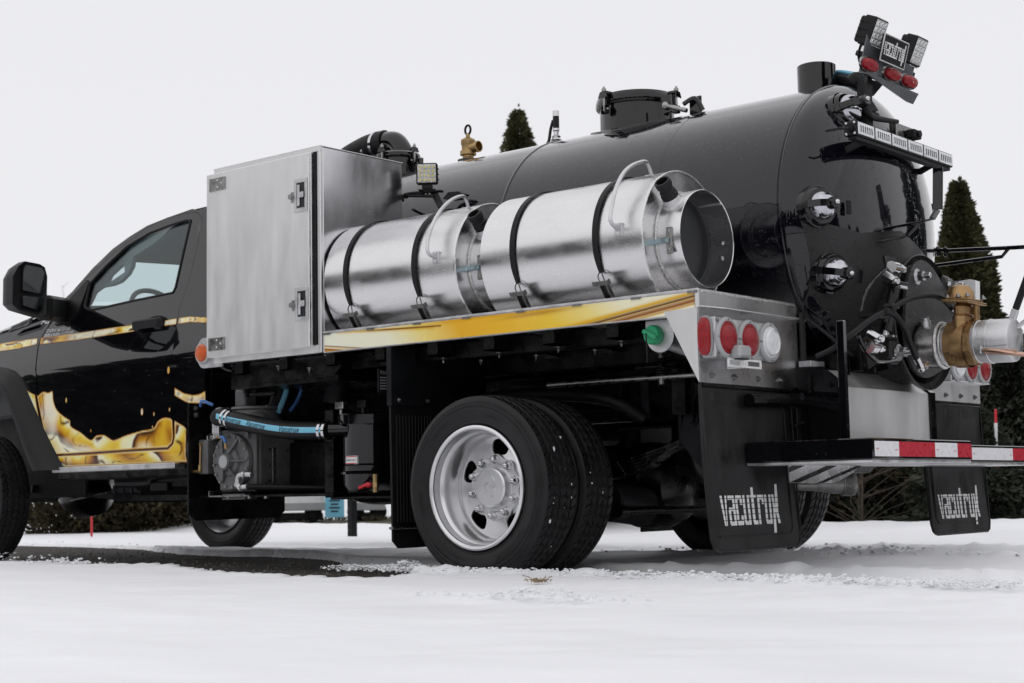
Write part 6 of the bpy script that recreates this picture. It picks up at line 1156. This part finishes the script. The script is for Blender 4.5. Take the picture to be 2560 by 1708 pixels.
for u, v_, du, dv in ((1060,1150,50,110),(1410,660,60,90)):
    p = at('L3', u, v_, 'x', 1.59); q = at('L3', u+du, v_+dv, 'x', 1.585); b = MB(); b.cyl(p, p.lerp(q, .45), .017, n=14); b.cyl(p.lerp(q, .45), q, .014, n=6); b.ball(q, .017); b.cyl(q, q+V((0,.05 if u < 1200 else .03,.02 if u < 1200 else -.03)), .014, n=12); b.cyl(q+V((0,.02,.008)), q+V((0,.038,.015)), .018, n=6); P('hose_fitting', b, CHROME)
b = MB(); b.tube([at('L3', *q, 'x', 1.5) for q in ((820,240),(690,340),(590,470),(540,600),(520,700))], .006, 8); b.tube([at('L3', *q, 'x', 1.5) for q in ((490,870),(500,960),(560,1080),(650,1170),(760,1185),(850,1170))], .010, 8); P('drain_line', b, PAINT)

# ---------------------------------------------------------------- bumper and rear underside
z0, z1 = .478, .560
def bumper(nm, x0, x1, y0, y1):
    b = MB(); b.box(x0, x1, y0, y1, z0, z1, .004); return P(nm, b, PAINT)
BM = bumper('bumper', 1.19, 1.740, .300, 1.20); b = MB(); b.box(1.19,1.738,.302,1.2,z0-.012,z0-.0005,.002); P('bumper_lip', b, ALUC, BM)
BM2 = bumper('bumper', 1.20, 1.455, 1.2015, 2.60); b = MB(); b.box(1.2,1.453,1.21,2.59,z0-.012,z0-.0005,.002); P('bumper_lip', b, ALUC, BM2)
def tape(x, y0, y1, m_, par):
    b = MB(); b.box(x+.0002, x+.0014, y0, y1, z0+.012, z1-.012, .0003); o = P('reflective_tape', b, m_, par)
    if m_ is TAPEW:
        b = MB(); b.box(x+.0016, x+.0019, y0+.012, y0+.032, (z0+z1)/2-.0015, (z0+z1)/2+.0015, .0001); b.box(x+.0016, x+.0019, y1-.034, y1-.010, (z0+z1)/2-.005, (z0+z1)/2-.002, .0001); P('tape_mark', b, REDP, par)
ty = [at('M4', u, 190, 'x', 1.741).y for u in (1132,1330,1624,1806,1922)]
for i in range(4): tape(1.740, ty[i], min(ty[i+1], 1.196), TAPER if i % 2 else TAPEW, BM)
ty = [at('M4', u, 240, 'x', 1.456).y for u in (1800,1925,2258,2440,2600)]
for i, m_ in enumerate((TAPER,TAPEW,TAPER,TAPEW)): tape(1.455, ty[i], min(2.595, ty[i+1]), m_, BM2)
b = MB(); b.box(1.585,1.615,.345,.375,.56,1.02,.004); P('bumper_post', b, PAINT)
# stainless box between the frame rails
b = MB(); yl, yr = .765, 1.540; b.prism([(1.40,yl,.575),(1.40,yl,.790),(1.30,yl,.868),(1.16,yl,.868),(1.16,yl,.575)], (0,yr-yl,0)); SB = P('rear_box', b, ALU)
for y0, y1 in ((yl-.035,yl-.003),(yr+.003,yr+.055)):
    b = MB(); b.prism([(1.408,y0,.565),(1.408,y0,.795),(1.30,y0,.880),(1.14,y0,.880),(1.14,y0,.565)], (0,y1-y0,0)); P('box_end_plate', b, PAINT, SB)
b = MB(); b.prism([at('L4', *q, 'x', 1.26) for q in ((525,262),(545,250),(620,242),(640,250),(722,332),(720,700),(620,700),(625,470),(525,400))], (-.012,0,0)); GP = P('frame_end_plate', b, CHASS)
b = MB()
for u, v_ in ((560,300),(462,424),(570,420)): q = at('L4', u, v_, 'x', 1.2615); b.cyl(q, q+V((.0005,0,0)), .016, n=14)
P('plate_hole', b, BLACKL, GP)
b = MB(); q0, q1 = at('L4', 355, 470, 'x', 1.2), at('L4', 610, 455, 'x', 1.2); b.cyl((1.2, q0.y-.3, q0.z), (1.2, q1.y, q1.z), .028, n=18); P('rear_tube', b, CHASS)
b = MB(); b.box(1.19,1.20,.70,.80,.56,.75,.004); b.beam((1.21,.66,.63),(1.21,.95,.71),.012,.012); P('rear_web', b, DARKB)
b = MB(); q = at('L4', 500, 205, 'x', 1.2); b.box(1.19,1.25,q.y-.06,q.y+.06,q.z-.014,q.z+.014,.003); P('rear_step_tab', b, ALUC)
b = MB(); b.box(1.186,1.20,.765,.80,.86,1.12,.003); b.tube([(1.20,.80,1.10),(1.26,.87,1.03),(1.30,.96,.96),(1.32,1.1,.90)], .008, 8); P('tank_side_bracket', b, UNDER)
b = MB(); b.box(1.2,1.35,1.0,1.03,.87,.96,.004); b.beam((1.36,1.1,.88),(1.36,1.55,.96),.03,.012,(1,0,0)); P('door_brace', b, CHASS)
# striped deflector and exhaust tail
XE = 1.30; f5 = lambda u, v_: at('Q5', u, v_, 'x', XE)
b = MB(); b.prism([f5(250,600), f5(1740,600), f5(1590,720), f5(1510,800), f5(1250,960), f5(1100,1000), f5(730,1010), f5(270,995)], (-.006,0,0)); DF = P('exhaust_shield', b, ALUR)
for i, q in enumerate((((250,700),(440,600),(690,600),(250,795)), ((270,990),(1110,610),(1320,605),(450,995)), ((800,1005),(1690,612),(1740,605),(1590,715),(920,1000)))):
    b = MB(); b.prism([f5(*p)+V((.0015,0,0)) for p in q], (.001,0,0)); P('black_stripe', b, CHASS, DF)
b = MB(); e0, e1 = at('Q5', 330, 1010, 'x', 1.10), at('Q5', 1520, 985, 'x', 1.28); b.lathe([(0,.0),(0,.022),(.10,.030),(.22,.045),((e1-e0).length*.98,.052),((e1-e0).length,.050),((e1-e0).length,.045),((e1-e0).length*.6,.04)], e0+V((0,0,-.006)), e1-e0, 36); EX = P('exhaust_tail', b, mat('exhaust_steel',(.20,.195,.19),.35,1,var=.35,sc=20,bump=.2,bsc=40))
for k in range(7): b = MB(); t_ = .80+.025*k; c0 = e0.lerp(e1, t_)+V((0,0,-.006)); dd = (e1-e0).normalized(); b.lathe([(-.003,.050),(0,.0535),(.003,.050)], c0, dd, 36); P('exhaust_ring', b, STEEL, EX)

# ---------------------------------------------------------------- blower, separator and splash plate under the cabinet
b = MB(); XP = -2.07; y0, y1 = .095, .76; b.prism([(XP,y0,.878),(XP,y1,.86),(XP,y1,.30),(XP,y1-.05,.265),(XP,y0+.05,.262),(XP,y0,.30)], (-.012,0,0)); SPL = P('splash_plate', b, CHASS)
b = MB()
for u, v_ in ((95,525),(100,580)): q = at('K4', u, v_, 'x', XP+.001); b.bolt(q, (1,0,0), .011, .008)
P('splash_bolt', b, STEEL, SPL)
b = MB(); b.box(XP,-1.05,.16,.85,.378,.392,.003); b.box(XP,-1.15,.42,.80,.392,.66,.01); TRAY = P('pump_tray', b, CHASS)
t0, t1 = at('K4', 215, 1200, 'y', .14), at('K4', 520, 1240, 'y', .14); b = MB(); b.box(t0.x, t1.x+.02, .13, .40, t1.z-.004, t1.z+.004, .001); b.box(t0.x-.004, t0.x+.002, .13, .40, t1.z, t0.z, .001); P('tray_angle', b, STEEL, TRAY)
b = MB()
for u in (360, 535, 670): q = at('K4', u, 1243, 'y', .16); b.cyl(q+V((0,0,-.012)), q, .012, n=6)
P('tray_bolt', b, CHROME, TRAY)
pc = at('K4', 382, 962, 'y', .15); pcx, pcz = pc.x, pc.z; b = MB(); RP = .142
b.lathe([(0,.06),(.0,RP),(.022,RP+.004),(.026,RP)], (pcx,.15,pcz), (0,1,0), 56); b.lathe([(-.048,0),(-.048,.042),(-.02,.048),(.0,.052)], (pcx,.15,pcz), (0,1,0), 32); b.lathe([(.0,.075),(-.012,.070),(-.02,.048)], (pcx,.15,pcz), (0,1,0), 32)
for k in range(6):
    a = 2*PI*k/6+.0; c, s_ = math.cos(a), math.sin(a); b.prism([(pcx+.04*c,.110,pcz+.04*s_),(pcx+.125*c,.142,pcz+.125*s_),(pcx+.125*c,.152,pcz+.125*s_),(pcx+.04*c,.152,pcz+.04*s_)], (-.007*s_,0,.007*c))
PU = P('blower', b, IRON)
b = MB(); b.cyl((pcx,.098,pcz),(pcx,.1005,pcz),.033,n=28); P('blower_gauge', b, GREYP, PU)
lug = MB(); lug.bolt((0,0,0), (0,-1,0), .0062, .006, False); lm = meshof('cover_bolt', lug, STEEL, org=(0,0,0))[0]
for k in range(16): a = 2*PI*(k+.3)/16; inst('cover_bolt', IRONB if False else lm, (pcx+.131*math.cos(a), .1475, pcz+.131*math.sin(a)), PU)
b = MB(); x1 = pcx+.155; b.box(pcx-.13, x1, .178, .215, pcz-.155, pcz+.165, .012); b.box(pcx-.13, x1-.005, .215, .46, pcz-.15, pcz+.14, .008); b.bolt((x1-.045,.178,pcz+.135),(0,-1,0),.017,.014,False); P('blower_body', b, IRON, PU)
b = MB(); b.box(x1-.004, x1-.001, .30, .32, pcz-.11, pcz+.07, .001)
for dy in (.28,.40):
    for dz in (-.10,-.02,.06): b.bolt((x1-.004, dy, pcz+dz), (1,0,0), .006, .005, False)
P('body_plate', b, STEEL, PU)
b = MB(); b.prism([(pcx-.08,.16,pcz-.165),(pcx+.10,.16,pcz-.165),(pcx+.10,.16,pcz-.195),(pcx-.08,.16,pcz-.195)], (0,.08,0)); P('blower_foot', b, IRON, PU)
b = MB(); b.cyl((pcx+.02,.46,pcz+.0),(pcx+.02,.52,pcz),.15,n=40,b=.01); b.cyl((pcx+.02,.52,pcz),(pcx+.02,.66,pcz),.10,n=32,b=.01); b.lathe([(0,.10),(.03,.105),(.035,.08),(.04,0)],(pcx+.02,.66,pcz),(0,1,0),8); P('drive_coupling', b, CHASS, PU)
# oil box at its side, sight tube, drippers
ob0, ob1 = at('K4', 120, 785, 'y', .15), at('K4', 192, 1062, 'y', .15); b = MB(); b.box(ob0.x, ob1.x, .15, .36, ob1.z, ob0.z, .004); OB = P('oil_reservoir', b, IRON); b = MB(); b.cyl((ob0.x+.05,.21,ob0.z),(ob0.x+.05,.21,ob0.z+.022),.03,n=20); b.tube([(ob0.x+.015,.2,ob0.z),(ob0.x+.012,.2,ob0.z+.025),(ob0.x+.05,.2,ob0.z+.032)],.005,6); P('reservoir_cap', b, STEEL, OB)
b = MB(); g0, g1 = at('K4', 135, 820, 'y', .143), at('K4', 130, 1035, 'y', .143); b.cyl(g0, g1, .0055, n=10); b.cyl(g0+V((0,.008,0)), g0+V((0,-.006,0)), .010, n=6); b.cyl(g1, g1+V((0,0,.03)), .010, n=6); b.cyl(g1+V((.01,0,-.004)), g1+V((-.035,0,-.004)), .009, n=8); b.cyl(g1+V((-.035,-.0,-.004)), g1+V((-.035,-.02,-.004)), .008, n=8); P('sight_tube', b, BRONZ, OB)
for k in range(3): q = at('K4', 247+19*k, 690, 'y', .16); b = MB(); b.box(q.x-.008,q.x+.008,.15,.17,q.z-.03,q.z+.03,.003); b.cyl((q.x,.16,q.z+.03),(q.x,.16,q.z+.042),.006,n=8); b.cyl((q.x,.16,q.z-.052),(q.x,.16,q.z-.03),.006,n=8); P('oil_dripper', b, ALUC)
q0, q1, q2 = at('K4', 300, 762, 'y', .13), at('K4', 325, 765, 'y', .125), at('K4', 338, 810, 'y', .115); b = MB(); b.tube([q0, q1, q2], .0085, 8); OL = P('oil_fitting', b, BLUE); b = MB(); b.cyl(q2, q2+V((.004,0,-.03)), .007, n=8); b.cyl(q0, q0+V((-.04,.01,0)), .008, n=8); P('brass_nut', b, BRONZ, OL)
e = [at('K4', *q, 'y', .12) for q in ((555,1068),(480,1068),(445,1085),(440,1150),(465,1172),(520,1165))]; b = MB(); b.tube(e, .014, 12); b.lathe([(-.008,.019),(.008,.019)], e[0].lerp(e[1], .8), e[1]-e[0], 14); b.lathe([(-.008,.019),(.008,.019)], e[3], e[3]-e[2], 14); b.lathe([(-.008,.019),(.008,.019)], e[4], e[5]-e[4], 14); P('drain_elbow', b, ALUC)
b = MB(); b.tube([e[5], e[5]+V((.10,.08,-.005)), e[5]+V((.4,.3,-.02))], .016, 10); P('drain_hose', b, RUBB)
# coil-sleeved post, lever and manifold on top of the blower
s0, s1 = at('K4', 515, 255, 'y', .24), at('K4', 515, 405, 'y', .24); b = MB(); b.cyl(s1+V((0,0,-.02)), s0+V((0,0,.03)), .017, n=14); SPG = P('spring_post', b, CHASS)
b = MB(); 
for i in range(8): z = s1.z+(s0.z-s1.z)*(i+.5)/8; b.lathe([(-.005,.018),(0,.026),(.005,.018)], (s0.x,.24,z), (0,0,1), 16)
P('spring_coil', b, PLAST, SPG)
v0, v1 = at('K4', 545, 415, 'y', .22), at('K4', 750, 400, 'y', .22); b = MB(); b.cyl(v0, v0.lerp(v1, .4), .009, n=10); b.cyl(v0.lerp(v1, .35), v1, .014, n=12, b=.004); P('hand_lever', b, PLAST)
m0 = at('K4', 510, 450, 'y', .26); b = MB(); b.box(m0.x-.05, m0.x+.035, .22, .30, m0.z-.045, m0.z+.05, .008); b.lathe([(0,.075),(.0,.125),(-.012,.13),(-.02,.12),(-.075,.135),(-.09,.10)], (m0.x+.05,.28,m0.z-.045), (0,0,1), 36); b.ball((m0.x+.13,.22,m0.z-.12), .075, .06, .05); P('air_manifold', b, IRON)
h = [at('K4', *q, 'y', yy) for q, yy in (((285,600),.135),((330,600),.13),((400,622),.125),((560,655),.12),((740,690),.12),((900,708),.125),((1050,712),.13),((1180,710),.14))]; b = MB(); b.tube([h[0]+V((-.0,.06,.01))]+h, .046, 24, 8); VH = P('vacuum_hose', b, RUBB, sharp=60)
hs_ = [V(p) for p in smooth_poly([tuple(p) for p in h], 8, False)]; b = MB(); vs_ = []
for i, p in enumerate(hs_):
    t_ = (hs_[min(i+1,len(hs_)-1)]-hs_[max(i-1,0)]).normalized(); sd_ = V((0,-1,0)); sd_ = (sd_-t_*sd_.dot(t_)).normalized(); up = t_.cross(sd_); up = up if up.z > 0 else -up
    for a in np.linspace(-.30,.30,7): vs_.append(p+(sd_*math.cos(a+.10)+up*math.sin(a+.10))*.0468)
b.add(vs_, [[i*7+j, i*7+j+1, (i+1)*7+j+1, (i+1)*7+j] for i in range(len(hs_)-1) for j in range(6)]); P('hose_stripe', b, BLUES, VH, sharp=60)
Ls = [0]
for p, q in zip(hs_[:-1], hs_[1:]): Ls.append(Ls[-1]+(q-p).length)
def along(s):
    k = max(1, min(len(Ls)-1, int(np.searchsorted(Ls, s)))); t = (s-Ls[k-1])/(Ls[k]-Ls[k-1]); return hs_[k-1].lerp(hs_[k], t), (hs_[k]-hs_[k-1]).normalized()
for ux in (365, 560, 820, 1140):
    px_ = at('K4', ux, 660, 'y', .12).x; s0_ = min(Ls, key=lambda s: abs(along(min(max(s, .001), Ls[-1]-.001))[0].x-px_)); b = MB(); v2, fs = text2d('Vacutrux', .042, .3); wdt = max(p[0] for p in v2); vs_ = []
    for x, y in v2:
        p, t_ = along(min(s0_+x*.95, Ls[-1]-.001)); sd_ = V((0,-1,0)); sd_ = (sd_-t_*sd_.dot(t_)).normalized(); up = t_.cross(sd_); up = up if up.z > 0 else -up; a = (y-.012)/.047+.08; vs_.append(p+(sd_*math.cos(a)+up*math.sin(a))*.0494)
    b.add(vs_, fs); P('hose_lettering', b, BLACKL, VH)
for u in (352, 385, 1125, 1165):
    px_ = at('K4', u, 660, 'y', .125).x; s0_ = min(np.linspace(.002, Ls[-1]-.002, 200), key=lambda s: abs(along(s)[0].x-px_)); p, t_ = along(s0_); b = MB(); b.lathe([(-.008,.0465),(-.008,.0495),(.008,.0495),(.008,.0465)], p, t_, 36); P('hose_clamp', b, CHROME, VH)
b = MB(); b.lathe([(-.02,.0),(-.015,.04),(0,.0505),(.03,.0505)], h[0]+V((-.012,.015,.003)), V((1,.0,-.05)), 28); P('hose_end', b, ALUC, VH)
# vertical separator
sx_, sy_, sr = -.93, .30, .135; b = MB(); b.lathe([(.37,.02),(.375,.08),(.39,.12),(.43,sr),(.71,sr),(.72,sr+.004)], (sx_,sy_,0), (0,0,1), 44); SEP = P('separator', b, PAINT); b = MB(); b.lathe([(.72,sr+.002),(.72,sr+.022),(.765,sr+.024),(.77,sr+.018),(.785,.11),(.79,0)], (sx_,sy_,0), (0,0,1), 44); P('separator_lid', b, PAINT, SEP)
b = MB(); b.lathe([(-.006,sr+.012),(.006,sr+.012)], (sx_,sy_,.486), (0,0,1), 44); b.lathe([(-.004,sr+.004),(.0,sr+.008),(.004,sr+.004)], (sx_,sy_,.525), (0,0,1), 44); P('separator_band', b, PAINT, SEP)
i0, i1 = at('K4', 1190, 700, 'y', .145), at('K4', 1440, 690, 'y', .18); b = MB(); b.cyl(i0, V((sx_, sy_-.08, i1.z)), .036, n=24); P('separator_inlet', b, PAINT, SEP)
for a in (-2.2, -1.0): b = MB(); b.obox((sx_+.14*math.cos(a), sy_+.14*math.sin(a), .815), (1,0,0), (0,1,0), (0,0,1), .028, .02, .02, .004); b.cyl((sx_+.14*math.cos(a), sy_+.14*math.sin(a), .74), (sx_+.14*math.cos(a), sy_+.14*math.sin(a), .83), .010, n=8); P('lid_latch', b, STEEL if a < -2 else CHASS, SEP)
q = at('K4', 1368, 948, 'y', sy_-sr-.001); b = MB(); b.box(q.x-.038,q.x+.038,sy_-sr-.0025,sy_-sr+.03,q.z-.020,q.z+.020,.001); LB_ = P('warning_label', b, WHITEP, SEP); b = MB(); text(b, 'DRAIN DAILY', (q.x-.033,sy_-sr-.003,q.z-.006), (1,0,0), (0,0,1), .016, .0008, N=(0,-1,0), sx=.68); P('label_lettering', b, BLACKL, LB_); b = MB(); b.box(q.x-.036,q.x+.036,sy_-sr-.0036,sy_-sr-.003,q.z+.014,q.z+.018,.0002); b.box(q.x-.036,q.x+.036,sy_-sr-.0036,sy_-sr-.003,q.z-.018,q.z-.014,.0002); P('label_border', b, REDP, LB_)
q = at('K4', 1565, 1150, 'y', .16); b = MB(); b.cyl(q+V((.0,0,.05)), q+V((.0,0,-.035)), .013, n=10); b.cyl(q+V((0,0,.012)), q+V((0,0,-.012)), .018, n=6); BV = P('drain_cock', b, BRONZ, SEP); b = MB(); b.ball(q+V((-.03,-.02,0)), .02, .012, .014); b.obox(q+V((-.06,-.025,-.006)), (1,0,.3), (0,1,0), (-.3,0,1), .03, .005, .008, .003); P('cock_handle', b, REDP, SEP)
b = MB(); b.box(sx_-.16,sx_+.30,.18,.55,.36,.374,.004); b.box(sx_-.22,sx_-.16,.2,.6,.37,.80,.004); P('separator_mount', b, CHASS)
b = MB(); b.ball((sx_+.02,.36,.40),.21,.16,.07,20,10); P('sump', b, CHASS)
# pipes higher up behind
u0, u1 = at('K4', 1285, 255, 'y', .4), at('K4', 1250, 480, 'y', .4); b = MB(); b.cyl(u0+V((0,0,.05)), u1, .045, .075, n=28); P('exhaust_funnel', b, DARKB)
b = MB(); b.tube([at('K4', 800, 260, 'y', .40), at('K4', 790, 400, 'y', .40), at('K4', 745, 560, 'y', .38)], .045, 18); HH = P('riser_hose', b, RUBB, sharp=60)
b = MB(); b.tube([at('K4', 848, 270, 'y', .355), at('K4', 828, 410, 'y', .352), at('K4', 768, 560, 'y', .335)], .014, 8); P('hose_stripe', b, BLUES, HH)
for k in range(2): p = at('K4', 740-10*k, 515+30*k, 'y', .385); b = MB(); b.lathe([(-.005,.046),(-.005,.05),(.005,.05),(.005,.046)], p, (.25,.0,1), 28); P('hose_clamp', b, CHROME, HH)
b = MB(); b.tube([at('K4', *q, 'y', .42) for q in ((950,280),(958,370),(920,470),(865,545))], .009, 8); P('blue_air_line', b, BLUE)
b = MB(); b.tube([at('K4', *q, 'y', .5) for q in ((1000,290),(1005,350),(1040,380),(1110,385))], .006, 8); P('steel_line', b, DARKB)
q = at('K4', 1640, 290, 'x', -.60); b = MB(); b.box(-.62,-.612,q.y-.03,q.y+.16,q.z-.06,q.z+.05,.002); PLT = P('data_plate', b, DARKB); b = MB(); text(b, 'vacutrux', (-.6115,q.y-.02,q.z+.025), (0,1,0), (0,0,1), .035, .001, N=(1,0,0)); 
for i in range(5): b.box(-.6115,-.611,q.y-.02,q.y+.14,q.z-.045+.013*i,q.z-.040+.013*i,.0002)
P('plate_lettering', b, GREYP, PLT)
q = at('L6', 110, 560, 'y', .08); b = MB(); b.tube([q+V((-.05,.03,-.01)), q+V((0,0,.012)), q+V((.05,.03,-.01))], .008, 8); P('blue_coil', b, BLUE)
